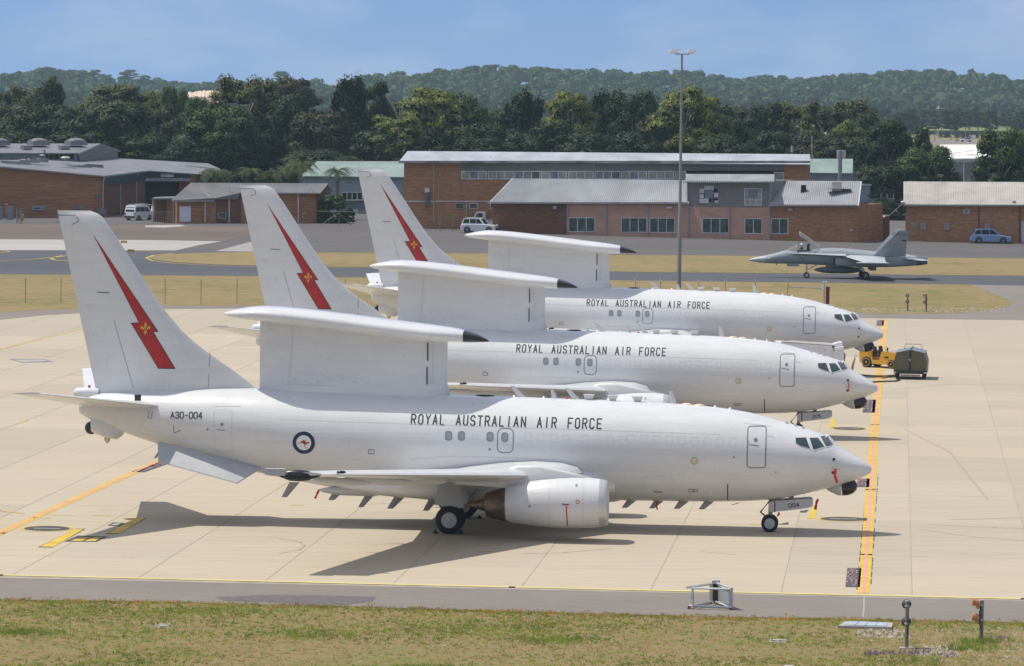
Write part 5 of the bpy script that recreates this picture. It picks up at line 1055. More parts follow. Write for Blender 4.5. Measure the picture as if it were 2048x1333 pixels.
    m = MB(); blade(m, 2.85, 1.38, .18, .12, .0, up=-1); m.build('belly_antenna', jg2, root); m = MB(); blade(m, -4.1, 2.84, .22, .14, .1); m.build('spine_antenna', jl, root)
    # windscreen, open canopy, cockpit
    gl, n, p = new_mat('canopy_glass'); p.inputs['Base Color'].default_value = (.62,.68,.74,1); p.inputs['Roughness'].default_value = .04; p.inputs['Transmission Weight'].default_value = .85; p.inputs['IOR'].default_value = 1.05; p.inputs['Alpha'].default_value = .45
    m = MB(); m.loft([[(2.0-1.0*t,.42*math.cos(a)*(.2+.8*t),2.52+(.10+.52*t)*math.sin(a)) for a in [math.pi*k/10 for k in range(11)]] for t in (0,.35,.7,1.0)], cap=False, closed=False); m.build('windscreen', gl, root, smooth=60)
    m = MB(); m.tube([(1.0,.42*math.cos(a),2.52+.62*math.sin(a)) for a in [math.pi*k/12 for k in range(13)]], .03, 6); m.tube([(2.0,.0,2.6),(1.0,.42,2.52)], .025, 6); m.tube([(2.0,.0,2.6),(1.0,-.42,2.52)], .025, 6); m.tube([(2.0,0,2.62),(1.0,0,3.14)], .02, 6); m.build('windscreen_frame', jl, root, smooth=50)
    m = MB(); m.box(-1.0,.95,-.36,.36,2.58,2.63); m.build('cockpit_floor', ink, root)
    hx_, hz = -1.25, 2.86; ang = R(30)
    def CAN(u, y, h): return (hx_+u*math.cos(ang)-h*math.sin(ang)*.0, y, hz+u*math.sin(ang)+h)
    m = MB(); m.loft([[CAN(u, w_*math.cos(a), hh*math.sin(a)-.0) for a in [math.pi*k/10 for k in range(11)]] for u, w_, hh in ((0.05,.26,.12),(.6,.40,.26),(1.2,.44,.34),(1.8,.44,.38),(2.25,.42,.40))], cap=False, closed=False); cn = m.build('canopy', gl, root, smooth=60)
    m = MB()
    for s in (1, -1): m.tube([CAN(0,s*.2,0),CAN(.6,s*.40,0),CAN(1.2,s*.44,0),CAN(2.25,s*.42,0)], .035, 6)
    m.tube([CAN(2.25,.42*math.cos(a),.40*math.sin(a)) for a in [math.pi*k/12 for k in range(13)]], .035, 6); m.tube([CAN(0.05,0,.12),CAN(.6,0,.26),CAN(1.2,0,.34),CAN(2.25,0,.40)], .02, 5); m.tube([(-.9,0,2.75),CAN(1.0,0,.05)], .03, 6); m.build('canopy_frame', jl, root, smooth=50)
    m = MB(); m.box(-.25,.02,-.2,.2,2.6,3.12); m.box(-.28,-.05,-.13,.13,3.1,3.26); m.build('ejection_seat', ink, root)
    # low-visibility roundel
    q = MB(); sk = lambda x, z: (x, h_(5.55-x)*math.sqrt(max(0,1-((z-(b_(5.55-x)+t_(5.55-x))/2)/((t_(5.55-x)-b_(5.55-x))/2))**2))+.012, z)
    stroke(q, disc((.66,1.74), .20, 20), .07, sk, .1, True); q.build('roundel', jg2, root); q = MB(); stroke(q, [(.58,1.72),(.74,1.74)], .09, sk); q.build('roundel_mark', jl, root)
    q = MB(); q.tube([(3.7,.40,1.85),(3.5,.50,1.85)], .04, 6); q.build('probe', gwhite, root)
    # pilot
    po = (o.x-.48, o.y, 0); p_ = empty('person', po, math.pi, 'pilot with a white helmet seated in the open cockpit of the fighter', 'person')
    suit = mat('flight_suit', (.08,.09,.07), rough=.9)
    me = bpy.data.meshes.new('body'); vs = [(0,0,2.66),(.02,0,2.82),(0,0,2.96),(.01,0,3.04),(0,.17,2.95),(.10,.22,2.80),(.26,.14,2.76),(0,-.17,2.95),(.10,-.22,2.80),(.26,-.14,2.76)]; es = [(0,1),(1,2),(2,3),(2,4),(4,5),(5,6),(2,7),(7,8),(8,9)]
    me.from_pydata(vs, es, []); bo = bpy.data.objects.new('body', me); COL.objects.link(bo); bo.parent = p_; me.materials.append(suit); md = bo.modifiers.new('skin', 'SKIN'); rad = [.15,.16,.12,.06,.07,.055,.045,.07,.055,.045]
    for i, r_ in enumerate(rad): me.skin_vertices[0].data[i].radius = (r_, r_)
    me.skin_vertices[0].data[0].use_root = True; sb = bo.modifiers.new('sub', 'SUBSURF'); sb.levels = sb.render_levels = 2
    m = MB(); m.sphere((.03,0,3.15), .135, 14, 10, (1.05,.95,1.05)); m.build('helmet', doorw, p_, smooth=60); m = MB(); m.sphere((.09,0,3.14), .10, 12, 8, (.9,1.0,.75)); m.build('visor', ink, p_, smooth=60)
    return root
fighter()
# ================================================================= road vehicles
carglass, _n, _p = new_mat('car_glass'); _p.inputs['Base Color'].default_value = (.012,.014,.016,1); _p.inputs['Roughness'].default_value = .18; _p.inputs['Specular IOR Level'].default_value = .3
def carpaint(name, c): return mat(name, c, rough=.28, var=.03, coat=.6, spec=.5)
lampw = mat('lamp_lens', (.6,.6,.58), rough=.15); lampr = mat('tail_lens', (.30,.02,.02), rough=.2); bumper = mat('dark_plastic', (.035,.035,.038), rough=.6)
def vehicle(name, loc, rz, label, cat, paint, L, W, H, belt, prof_hood, prof_roof, wheels, wr, clad=.0, ladder=False, group=None):
    """body built from side profiles; +x is the front. prof_hood: lower body top line; prof_roof: cabin outline"""
    root = empty(name, loc, rz, label, cat, group); sill = .28
    low = [(-L/2,sill+.12)]+prof_hood+[(L/2,sill+.10),(L/2-.15,sill),(-L/2+.15,sill)]
    m = MB(); yw = W/2
    def body_loop(y, ins): return [(x*(1-ins*.02), y, z-(ins*.03 if z > .6 else 0)) for x, z in low]
    m.loft([body_loop(-yw,1.5), body_loop(-yw+.06,0), body_loop(yw-.06,0), body_loop(yw,1.5)]); body = m.build('body', paint, root, smooth=35)
    m = MB(); tum = .13
    loops = [[(x, y*(1-tum*max(0,(z-belt))/(H-belt)), z) for x, z in prof_roof] for y in (-yw+.05, yw-.05)]; m.loft(loops); cab = m.build('cabin', paint, root, smooth=35)
    return root, body, cab, yw, tum
def add_wheels(root, wheels, wr, yw, rim=None):
    for x in wheels:
        for s in (1, -1):
            a = MB(); a.lathe((x, s*(yw-.235), wr), (0,s,0), [(0,wr*1.16),(.237,wr*1.16)], 20); a.build('wheel_arch', ink, root)
            t = MB(); t.lathe((x, s*(yw-.21), wr), (0,s,0), [(0,wr*.6),(.02,wr*.9),(.06,wr),(.18,wr),(.22,wr*.93),(.23,wr*.66)], 22); w_ = t.build('wheel', tyre, root, smooth=50)
            t = MB(); t.lathe((x, s*(yw+.015), wr), (0,s,0), [(0,wr*.66),(.012,wr*.62),(-.02,wr*.5),(.015,wr*.14),(.02,.01)], 18); t.build('rim', rim or hubm, w_, smooth=40)
def side_windows(root, quads, yw, belt, H, tum=.13, mt=None):
    for s in (1, -1):
        for q in quads:
            m = MB(); f = lambda x, z, o: (x, s*((yw-.05)*(1-tum*max(0,(z-belt))/(H-belt))+o), z)
            a = [f(x, z, .004) for x, z in q]; c = [f(x, z, .012) for x, z in q]; m.loft([a, c]); m.build('side_window', mt or carglass, root)
def end_glass(root, x0, z0, x1, z1, w0, w1, name):
    m = MB(); d = Vector((z1-z0, 0, x0-x1)).normalized()*(.014 if x0 > 0 else -.014)
    a = [(x0,-w0,z0),(x0,w0,z0),(x1,w1,z1),(x1,-w1,z1)]; m.loft([[Vector(q)+d*.2 for q in a], [Vector(q)+d for q in a]]); m.build(name, carglass, root)
# blue SUV
g = G(1981,487.5); blue = carpaint('pale_blue_paint', (.17,.26,.47))
rt, bd, cb_, yw, tum = vehicle('parked_car', (g.x, g.y, 0), R(-3), 'pale metallic blue SUV parked along the right brick workshop', 'car', blue, 4.75, 1.88, 1.72, 1.02, [(-2.36,.85),(-2.30,1.0),(-1.2,1.06),(.9,1.04),(1.5,.98),(2.15,.86),(2.36,.66)], [(-2.22,.98),(-2.12,1.2),(-1.80,1.62),(-1.3,1.72),(.0,1.72),(.45,1.64),(1.25,1.02),(1.2,.9),(-2.2,.9)], None, None)
add_wheels(rt, (-1.42,1.42), .37, yw); side_windows(rt, ([(-1.95,1.1),(-1.72,1.55),(-1.25,1.62),(-1.2,1.1)],[(-1.12,1.1),(-1.16,1.62),(-.30,1.64),(-.22,1.1)],[(-.14,1.1),(-.2,1.64),(.22,1.60),(.80,1.1)]), yw, 1.02, 1.72); end_glass(rt, 1.22,1.06,.50,1.60,.78,.66,'windscreen'); end_glass(rt,-2.17,1.1,-1.86,1.58,.74,.66,'rear_window')
for s in (1,-1): m = MB(); m.box(2.1,2.32,min(s*.62,s*.88),max(s*.62,s*.88),.72,.86); m.build('headlight', lampw, rt); m = MB(); m.box(-2.37,-2.2,min(s*.7,s*.90),max(s*.7,s*.90),.86,1.06); m.build('tail_light', lampr, rt); m = MB(); m.box(.72,.88,min(s*.95,s*1.08),max(s*.95,s*1.08),1.06,1.2); m.build('mirror', blue, rt)
m = MB(); m.tube([(-.8,0,1.72),(-.85,0,1.80)], .07, 8); m.build('roof_beacon', ink, rt); m = MB(); m.box(-2.42,-2.2,-.85,.85,.34,.62); m.box(2.2,2.42,-.85,.85,.32,.56); m.build('bumper', blue, rt)
# white four-wheel drive
g = G(959,467); wh = carpaint('white_car_paint', (.66,.67,.68))
rt, bd, cb_, yw, tum = vehicle('parked_car', (g.x, g.y+1.2, 0), R(-14), 'boxy white four-wheel drive parked at the corner of the brick workshop', 'car', wh, 4.4, 1.8, 1.85, 1.08, [(-2.18,.85),(-2.12,1.06),(-1.2,1.1),(.5,1.1),(1.3,1.06),(2.1,.95),(2.2,.7)], [(-2.12,1.0),(-1.95,1.5),(-1.82,1.78),(-1.5,1.85),(.1,1.85),(.3,1.78),(.85,1.1),(.8,.95),(-2.1,.95)], None, None)
add_wheels(rt, (-1.35,1.38), .38, yw); side_windows(rt, ([(-1.9,1.18),(-1.75,1.68),(-1.15,1.70),(-1.1,1.18)],[(-1.0,1.18),(-1.04,1.70),(-.32,1.72),(-.28,1.18)],[(-.2,1.18),(-.24,1.72),(.12,1.70),(.55,1.18)]), yw, 1.08, 1.85); end_glass(rt,.84,1.12,.34,1.74,.74,.66,'windscreen'); end_glass(rt,-2.06,1.15,-1.88,1.7,.7,.64,'rear_window')
for s in (1,-1): m = MB(); m.box(2.08,2.2,min(s*.55,s*.84),max(s*.55,s*.84),.72,.9); m.build('headlight', lampw, rt)
m = MB(); m.box(-2.3,-2.1,-.85,.85,.42,.62); m.box(2.1,2.3,-.85,.85,.42,.62); m.build('bumper', bumper, rt); m = MB(); m.lathe((1.0,.66,1.25),(0,0,1),[(0,.05),(.5,.04)],8); m.build('snorkel', bumper, rt)
# white utility truck behind it
g = G(985,462.5)
rt, bd, cb_, yw, tum = vehicle('parked_truck', (g.x, g.y+5, 0), R(170), 'white cab-over truck half hidden behind the white four-wheel drive', 'truck', wh, 4.8, 1.9, 2.25, 1.15, [(-2.4,.9),(-.6,.95),(.7,1.2),(2.3,1.2),(2.4,.7)], [(.75,1.1),(.8,2.15),(.95,2.25),(1.8,2.25),(2.0,2.15),(2.38,1.2),(2.38,1.0),(.75,1.0)], None, None)
add_wheels(rt, (-1.4,1.6), .38, yw); side_windows(rt, ([(1.15,1.3),(1.15,2.05),(1.85,2.05),(2.15,1.3)],), yw, 1.15, 2.25); end_glass(rt,2.36,1.3,2.06,2.08,.8,.74,'windscreen')
m = MB(); m.box(-2.4,.6,-.9,.9,.95,1.35); m.build('tray', panelg, rt)
# white van with open tailgate, roof ladder
g = G(276,441.5)
rt, bd, cb_, yw, tum = vehicle('parked_van', (g.x, g.y+1.5, 0), R(62), 'white van with roof racks and its tailgate up, by the hangar doorway', 'van', wh, 4.5, 1.72, 1.95, 1.05, [(-2.22,.8),(-2.2,1.02),(1.4,1.05),(2.1,.9),(2.24,.6)], [(-2.2,.95),(-2.1,1.5),(-1.98,1.88),(-1.6,1.95),(.6,1.95),(1.1,1.8),(1.85,1.05),(1.8,.95)], None, None)
add_wheels(rt, (-1.35,1.25), .33, yw); side_windows(rt, ([(-1.9,1.15),(-1.84,1.7),(-1.0,1.72),(-1.0,1.15)],[(-.9,1.15),(-.9,1.72),(.1,1.72),(.1,1.15)],[(.2,1.15),(.2,1.72),(.85,1.68),(1.35,1.15)]), yw, 1.05, 1.95); end_glass(rt,1.83,1.1,1.14,1.76,.74,.64,'windscreen'); end_glass(rt,-2.17,1.15,-2.02,1.72,.68,.62,'rear_window')
for s in (1,-1): m = MB(); m.box(-2.26,-2.16,min(s*.62,s*.82),max(s*.62,s*.82),.78,1.0); m.build('tail_light', lampr, rt)
m = MB(); m.box(-2.3,-2.12,-.8,.8,.36,.6); m.build('bumper', bumper, rt)
m = MB(); 
for x in (-1.5,-.4,.6): m.tube([(x,-.75,2.02),(x,.75,2.02)], .03, 5)
for y in (-.3,.3): m.tube([(-1.9,y,2.08),(1.6,y,2.12)], .035, 5)
m.build('roof_rack', pipe, rt)
m = MB(); m.ext([(-2.05,-.75,1.9),(-2.05,.75,1.9),(-2.9,.75,2.1),(-2.9,-.75,2.1)], (0,0,.05)) if False else m.ext([(.9,-.95,1.9),(-.2,-.95,1.9),(-.2,-1.7,2.05),(.9,-1.7,2.05)], (0,0,.04)); m.build('open_hatch', wh, rt)
g = G(307,440); rt = empty('parked_car', (g.x, g.y+6, 0), R(80), 'white ute mostly hidden behind the lean-to posts', 'car'); m = MB(); m.loft([[(x,y,z) for x, z in ((-2.1,.35),(-2.1,1.0),(-.2,1.05),(.1,1.62),(1.0,1.62),(1.4,1.05),(2.1,.9),(2.1,.35))] for y in (-.85,.85)]); m.build('body', wh, rt); add_wheels(rt, (-1.3,1.35), .33, .85); side_windows(rt, ([(.0,1.1),(.18,1.5),(.95,1.5),(1.25,1.1)],), .9, 1.05, 1.62, 0)
# far car, signs
g = G(1932,285); rt, bd, cb_, yw, tum = vehicle('far_car', (g.x, g.y, .1), R(178), 'small white and dark car driving on the far road', 'car', wh, 4.2, 1.8, 1.7, 1.0, [(-2.1,.8),(-1.9,1.0),(1.2,1.0),(2.1,.8)], [(-2.0,.95),(-1.7,1.6),(.2,1.65),(1.1,.95)], None, None); add_wheels(rt, (-1.3,1.3), .35, yw); side_windows(rt, ([(-1.7,1.05),(-1.5,1.5),(.1,1.52),(.7,1.05)],), yw, 1.0, 1.7)
def signpost(name, px, by, ty_, wpx, hpx, m_, label):
    g = G(px, by); s_ = g.y/FPX; rt = empty(name, (g.x, g.y, 0), 0, label, 'sign'); z = (by-ty_)*s_; m = MB(); m.tube([(0,0,0),(0,0,z)], .1*s_*2, 6); m.build('post', pipe, rt); m = MB(); m.box(-wpx*s_/2, wpx*s_/2, -.08, -.03, z-hpx*s_, z); m.build('panel', m_, rt)
signpost('road_sign', 1947.5, 283, 270.5, 7, 6, doorw, 'white square sign beside the far road'); signpost('road_sign', 1875, 280, 263, 6, 8, panelg, 'dark grey sign on the far road verge'); signpost('road_sign', 1914, 284, 279, 6, 5, yellowm, 'orange warning sign left of the far car'); signpost('road_sign', 1956, 290, 275, 1.5, 6, doorw, 'slim white guide post right of the square sign')
# ================================================================= ground equipment
yel = carpaint('tractor_yellow', (.62,.34,.03)); blkseat = mat('black_vinyl', (.02,.02,.022), rough=.6)
def tractor():
    g = G(1768,737); o = Vector((g.x+.1, g.y+.7, 0)); rt = empty('tow_tractor', o, R(-36), 'yellow open tow tractor with black seats beside the farthest jet', 'tow tractor')
    m = MB(); yw = .72
    prof = [(-1.45,.32),(-1.48,.98),(-1.30,1.08),(-.62,1.08),(-.50,.50),(.02,.50),(.16,1.06),(.5,1.08),(1.45,.98),(1.52,.90),(1.52,.26),(.0,.24)]
    m.loft([[(x,-yw,z) for x, z in prof],[(x,yw,z) for x, z in prof]]); m.build('body', yel, rt, smooth=25)
    m = MB(); m.box(1.51,1.57,-.66,.66,.30,.80); m.build('front_panel', yel, rt)
    for x0, x1, y0 in ((1.56,1.59,-.5),(1.56,1.59,.28)): m = MB(); m.box(x0,x1,y0,y0+.24,.56,.70); m.build('front_vent', ink, rt)
    m = MB(); m.box(.4,.7,-yw-.015,-yw-.001,.66,.76); m.build('side_vent', ink, rt)
    for x, r in ((-.92,.35),(.92,.28)):
        for s in (1,-1):
            a = MB(); a.lathe((x,s*(yw-.20),r), (0,s,0), [(0,r*1.05),(.202,r*1.05)], 18); a.build('wheel_arch', ink, rt)
            t = MB(); t.lathe((x,s*(yw-.17),r), (0,s,0), [(0,r*.6),(.03,r*.95),(.07,r),(.17,r),(.22,r*.93),(.23,r*.7)], 20); w_ = t.build('wheel', tyre, rt, smooth=50); t = MB(); t.lathe((x,s*(yw+.055),r), (0,s,0), [(0,r*.78),(.012,r*.72),(-.02,r*.55),(-.01,r*.2),(.02,r*.16),(.02,.01)], 18); t.build('rim', yel, w_, smooth=40)
    for y in (-.36,.36): m = MB(); m.box(-.52,-.1,y-.22,y+.22,.72,.86); m.loft([[(-.52,y-.2,.86),(-.42,y-.2,.86),(-.42,y+.2,.86),(-.52,y+.2,.86)],[(-.60,y-.17,1.32),(-.52,y-.17,1.35),(-.52,y+.17,1.35),(-.60,y+.17,1.32)]]); m.build('seat', blkseat, rt, smooth=40)
    m = MB(); m.tube([(.10,.30,.95),(-.06,.30,1.16)], .02, 6); pts = [(-.06-.06*math.sin(t),.30+.17*math.cos(t),1.18+.14*math.sin(t)) for t in [2*math.pi*k/16 for k in range(17)]]; m.tube(pts, .014, 6); m.build('steering_wheel', ink, rt)
    m = MB(); m.tube([(.5,-.5,.95),(.5,-.5,1.2)], .015, 5); m.box(.48,.52,-.58,-.42,1.18,1.32); m.build('mirror', ink, rt)
    m = MB(); m.tube([(-1.0,.5,1.0),(-1.0,.5,1.1)], .08, 8); m.build('filler_cap', ink, rt)
    h = empty('ear_defenders', o+Vector((-1.05,-.1,1.36)), 0, 'white and black headset resting on the left seat of the yellow tractor', 'headset'); m = MB(); m.tube([(-.10,0,-.1),(-.13,0,.06),(0,0,.14),(.13,0,.06),(.10,0,-.1)], .03, 6); m.build('headband', doorw, h, smooth=50)
    for s in (1,-1): m = MB(); m.sphere((s*.12,0,-.08), .08, 10, 6); m.build('ear_cup', doorw if s < 0 else ink, h, smooth=60)
tractor()
def gpu():
    a, b_ = G(1794,759), G(1858,760.5); c = (a+b_)/2; s_ = c.y/FPX; w2 = 33*s_; rt = empty('power_cart', (c.x, c.y+1.3, 0), R(-8), 'dark olive box trailer with pitched lid right of the yellow tractor', 'ground power cart')
    ol = mat('olive_drab', (.115,.105,.060), rough=.45, var=.1, scale=2); olt = mat('olive_lid', (.19,.21,.22), rough=.35, var=.1, scale=2)
    m = MB(); pr = [(-w2,.52),(-w2*1.02,1.05),(-w2*.86,1.62),(-.02,1.80),(.02,1.80),(w2*.86,1.62),(w2*1.02,1.05),(w2,.52)]; m.loft([[(x,-1.35,z) for x, z in pr],[(x,1.5,z) for x, z in pr]]); m.build('body', ol, rt)
    m = MB(); m.loft([[(x,y,z) for x, z in ((-w2*.9,1.62),(0,1.82),(w2*.9,1.62),(w2*.9,1.66),(0,1.86),(-w2*.9,1.66))] for y in (-1.4,1.52)]); m.build('lid', olt, rt)
    m = MB(); m.box(-.05,.05,-1.41,-1.36,.55,1.78); m.build('latch_bar', ink, rt); m = MB(); m.box(-.02,.02,-1.44,-1.40,1.1,1.3); m.box(-.14,-.02,-1.44,-1.41,1.22,1.26); m.build('latch', hubm, rt)
    m = MB(); m.box(-w2*.98,w2*.98,-1.5,1.5,.36,.52); m.build('chassis', ink, rt)
    for s in (1,-1):
        m = MB(); m.box(min(s*w2*.84,s*w2*.96),max(s*w2*.84,s*w2*.96),-1.53,-1.5,.40,.48); m.build('reflector', lampw, rt)
        for y in (-1.05,1.05): t = MB(); t.lathe((s*w2*.72,y,.27), (s,0,0), [(0,.16),(.02,.25),(.16,.25),(.2,.16)], 16); t.build('wheel', tyre, rt, smooth=40)
    m = MB(); m.tube([(-.45,.9,1.7),(-.45,.9,2.06),(.62,.9,2.06),(.62,.9,1.7)], .03, 6); m.build('lift_frame', pipe, rt); m = MB(); m.tube([(0,-1.0,1.84),(.16,-1.0,2.02)], .04, 6); m.build('exhaust_pipe', ink, rt)
    m = MB(); m.box(-.6,.6,-1.2,-1.1,.2,.3); m.build('axle', hubm, rt)
gpu()
def caterer():
    # big white box body parked beyond the middle jet's nose
    F_ = Frame(G(1690,764).xy, -.08); rt = empty('white_box_trailer', F_.W(0,0,0), 0, 'large white box trailer with roof unit standing behind the middle jet nose', 'trailer'); o = F_.W(0,0,0); P = lambda a, c, bk=0: F_.at(a, c, -bk)-o
    bk = Vector((-F_.lat[0], -F_.lat[1], 0)); m = MB(); m.ext([P(1664,697), P(1688,693), P(1689,757), P(1664,760)], bk*2.4); m.build('front_body', doorw, rt)
    m = MB(); m.ext([P(1560,686), P(1664,691.5), P(1664,756), P(1560,752)], bk*2.3); m.build('box_body', doorw, rt); m = MB(); A, B_, C_, D = P(1562,685.5,0), P(1666,692.5,0), P(1686,690,2.3), P(1585,683,2.3); m.ext([A,B_,C_,D],(0,0,.06)); m.build('roof', tin_w, rt)
    m = MB(); m.ext([P(1669,688,.4), P(1685,684.5,.4), P(1685,692,.4), P(1669,696,.4)], bk*.8); m.build('roof_unit', doorw, rt); m = MB(); m.tube([P(1675.5,686,.8), P(1675.5,682,.8)], .06, 6); m.build('roof_vent', doorw, rt)
    m = MB(); m.tube([P(1615,693,-.03), P(1650,695.5,-.03), P(1649,704,-.03)], .02, 4); m.tube([P(1666,697,-.05), P(1666,740,-.05)], .02, 4); m.tube([P(1667,700.5,-.05), P(1686,698,-.05)], .02, 4); m.build('seam', faint, rt); m = MB(); m.ext([P(1667,698,-.03),P(1669.5,698,-.03),P(1669.5,702,-.03),P(1667,702,-.03)], bk*.02); m.build('label_plate', ink, rt)
    m = MB(); m.tube([P(1688.5,706,.3), P(1688.5,726,.3)], .05, 6); m.build('side_hose', ink, rt)
    for x in (1600, 1672): t = MB(); c = P(x,756,.5); t.lathe((c.x,c.y,.4), (0,-1,0), [(0,.25),(.02,.38),(.2,.38),(.24,.25)], 18); t.build('wheel', tyre, rt, smooth=40)
caterer()
g = G(1703,748); s_ = g.y/FPX; rt = empty('tow_bar', (g.x, g.y, 0), 0, 'slim grey pole with a ring at its top, upright between the middle and far noses', 'tow bar'); m = MB(); m.tube([(0,0,0),(.06,0,.5),(.20,0,1.0)], [.09,.085,.05], 8); m.build('pole', pipe, rt, smooth=40); m = MB(); m.tube([(.23+.06*math.cos(t),0,1.12+.07*math.sin(t)) for t in [2*math.pi*k/12 for k in range(13)]], .018, 6); m.build('ring', pipe, rt)
# cables and hoses lying in front of the cart
for i, (pts, m_, lb) in enumerate((([(1715,752),(1745,754),(1770,754.5),(1796,752)], mat('brown_hose', (.16,.12,.06)), 'brown hose running from the power cart behind the middle nose, upper one'), ([(1735,767),(1770,765),(1790,764.5),(1800,762)], mat('black_cable', (.06,.055,.045)), 'dark cable lying lowest in front of the power cart'), ([(1765,758),(1775,755.5),(1788,754),(1797,751.5)], yellowm, 'yellow cable loop at the wheels of the power cart'))):
    m = MB(); m.tube([G(a, c)+Vector((0,0,.06)) for a, c in pts], .05, 6); o = m.build('ground_cable', m_, smooth=50); tagp(o, label=lb, cat='cable')
# wheel chocks and red streamers
for i, (px, py, lb) in enumerate(((870,1067,'black wheel chock behind the near main wheel of the closest jet'),(922,1067.5,'black wheel chock in front of the near main wheel of the closest jet'),(959,1037,'black wheel chock at the far main wheel of the closest jet'))):
    g = G(px, py); m = MB(); m.ext([(-.10,-.2,0),(.10,-.2,0),(.03,-.2,.13),(-.02,-.2,.13)], (0,.4,0)); o = m.build('wheel_chock', blkseat, loc=(g.x, g.y, .005)); tagp(o, label=lb, cat='chock', group='wheel chocks of the closest jet')
def streamer(pts, Y, label, frame=0, wd=.075):
    F_ = Frame(*PL[frame]); vs = [F_.at(a, c, Y) for a, c in pts]; m = MB(); f = [Vector((F_.fw[0], F_.fw[1], 0))*wd/2*(.8+.4*(i % 2)) for i in range(len(vs))]
    lat = Vector((F_.lat[0], F_.lat[1], 0))
    for i in range(len(vs)-1):
        w0 = lat*(.02*math.sin(i*2)); m.add([vs[i]-f[i], vs[i]+f[i]+w0, vs[i+1]+f[i+1], vs[i+1]-f[i+1]-w0], [(0,1,2,3)])
    o = m.build('safety_streamer', ribbon, fix=False); sol = o.modifiers.new('s', 'SOLIDIFY'); sol.thickness = .006; tagp(o, label=label, cat='streamer', group='red safety streamers')
streamer([(1671,938),(1670,944),(1670,950),(1671,956),(1673,962),(1674,966)], 1.25, 'long red streamer hanging on the side of the closest nose', 0, .11)
streamer([(1636,998),(1634,1003),(1632.5,1009),(1631,1015),(1631,1020)], .1, 'red streamer hanging below the closest nose, right of door 004', 0, .10)
streamer([(1314,1001),(1313,1006),(1313,1012),(1314,1017),(1315,1020)], .2, 'thin red streamer hanging from a belly aerial ahead of the engine', 0, .06)
streamer([(1463,1010.5),(1470,1008.5),(1476,1006.5),(1482,1006)], .2, 'short red streamer blown sideways under the forward belly', 0, .08)
streamer([(1558,1025),(1557,1030),(1555.5,1033)], .2, 'stub of dark red streamer behind the nose wheel strut', 0, .08)
streamer([(638,979),(636,985),(633,991),(630,997.5)], .6, 'red streamer hanging under the rear belly pod', 0, .09)
streamer([(1696,764),(1698,770),(1696.5,774),(1698,783)], 1.2, 'maroon streamer on the side of the middle nose', 1, .05)
# ================================================================= light mast
g = G(1357.5,598); d = g.y; top = ray(1359.5,109); zt_ = CAM_H+top[2]*d/top[1]; rt = empty('light_mast', (g.x, g.y, 0), 0, 'tall grey floodlight mast rising behind the farthest jet', 'light mast')
mg = mat('galvanised_steel', (.24,.25,.245), rough=.55, metal=.3, var=.12, scale=1, stretch=(1,1,.3)); m = MB(); m.tube([(0,0,0),(0,0,7),(0,0,7.05),(0,0,14),(0,0,zt_)], [.20,.165,.15,.115,.08], 14); m.build('pole', mg, rt, smooth=50); m = MB(); m.box(-.4,.4,-.4,.4,0,.12); m.build('base_plate', mg, rt)
k = d/FPX; m = MB(); m.box(-14*k,15*k,-.05,.05,zt_-.04,zt_+.06); m.build('crossbar', panelg, rt)
for x0, x1, tl in ((-27,-6,.6),(10,27,-.2)):
    m = MB(); a = x0*k; c = x1*k; z = zt_+.12; m.loft([[(a,-.35,z),(c,-.35,z+.02),(c-.02,-.3,z+.30),(a+.35*(1 if tl > 0 else .4),-.3,z+.32)],[(a,.35,z),(c,.35,z+.02),(c-.02,.3,z+.30),(a+.35*(1 if tl > 0 else .4),.3,z+.32)]]); hd = m.build('floodlight', doorw, rt); m = MB(); m.box(a+.05,c-.05,-.32,.32,z-.03,z-.005); m.build('lamp_glass', panelg, hd); m = MB(); m.tube([((a+c)/2,0,zt_+.05),((a+c)/2,0,z)], .04, 6); m.build('bracket', panelg, hd)
# ================================================================= twin beacon posts
org = mat('terracotta_lamp', (.55,.25,.13), rough=.6, var=.08); pst = mat('post_grey', (.17,.175,.17), rough=.6, var=.15, scale=8, stretch=(1,1,.2))
def beacon(px, by, tpx, label, side, plate=False):
    g = G(px, by); k = g.y/FPX; H = (by-tpx)*k; rt = empty('beacon_post', (g.x, g.y, -.02), 0, label, 'beacon post', 'twin lamp posts beside the apron'); m = MB(); m.tube([(0,0,0),(0,0,H-.02),(0,0,H)], [.062,.062,.06], 12); m.build('post', pst, rt, smooth=50); m = MB(); m.lathe((0,0,H-.01),(0,0,1),[(0,.065),(.03,.06),(.032,.01)],12); m.build('cap', hubm, rt)
    for z in (H*.90, H*.53):
        m = MB(); m.lathe((0,0,z-.03),(0,0,1),[(0,.064),(0,.08),(.05,.08),(.05,.064)],12,cap=False); m.build('clamp', hubm, rt)
        l = MB()
        if side: l.lathe((-.10,-.02,z+.06), (-.9,0,.15), [(0,.10),(.10,.12),(.22,.13),(.22,.115)], 14); l.lathe((-.13,-.02,z+.02),(0,0,-1),[(0,.07),(.14,.07),(.16,.03)],10)
        else: l.lathe((0,.07,z+.02), (0,1,0), [(0,.10),(.06,.14),(.16,.155),(.16,.14)], 18)
        lo = l.build('lamp', org if side else bumper, rt, smooth=50)
        if not side: l = MB(); l.lathe((0,.235,z+.02),(0,1,0),[(0,.145),(.02,.12)],16); l.build('lens_hood', org, lo)
    m = MB(); m.tube([(-.04,-.07,H*.84),(-.09,-.08,H*.72),(-.07,-.08,H*.6),(-.09,-.07,H*.45),(-.02,-.08,H*.3)] if side else [(.03,-.07,H*.6),(.06,-.08,H*.5),(.02,-.08,H*.40),(.05,-.07,H*.3)], .016, 6); m.build('cable', ink, rt)
    if plate: m = MB(); m.box(-.22,.26,-.14,.16,-.02,.03); m.build('base_plate', palecon, rt)
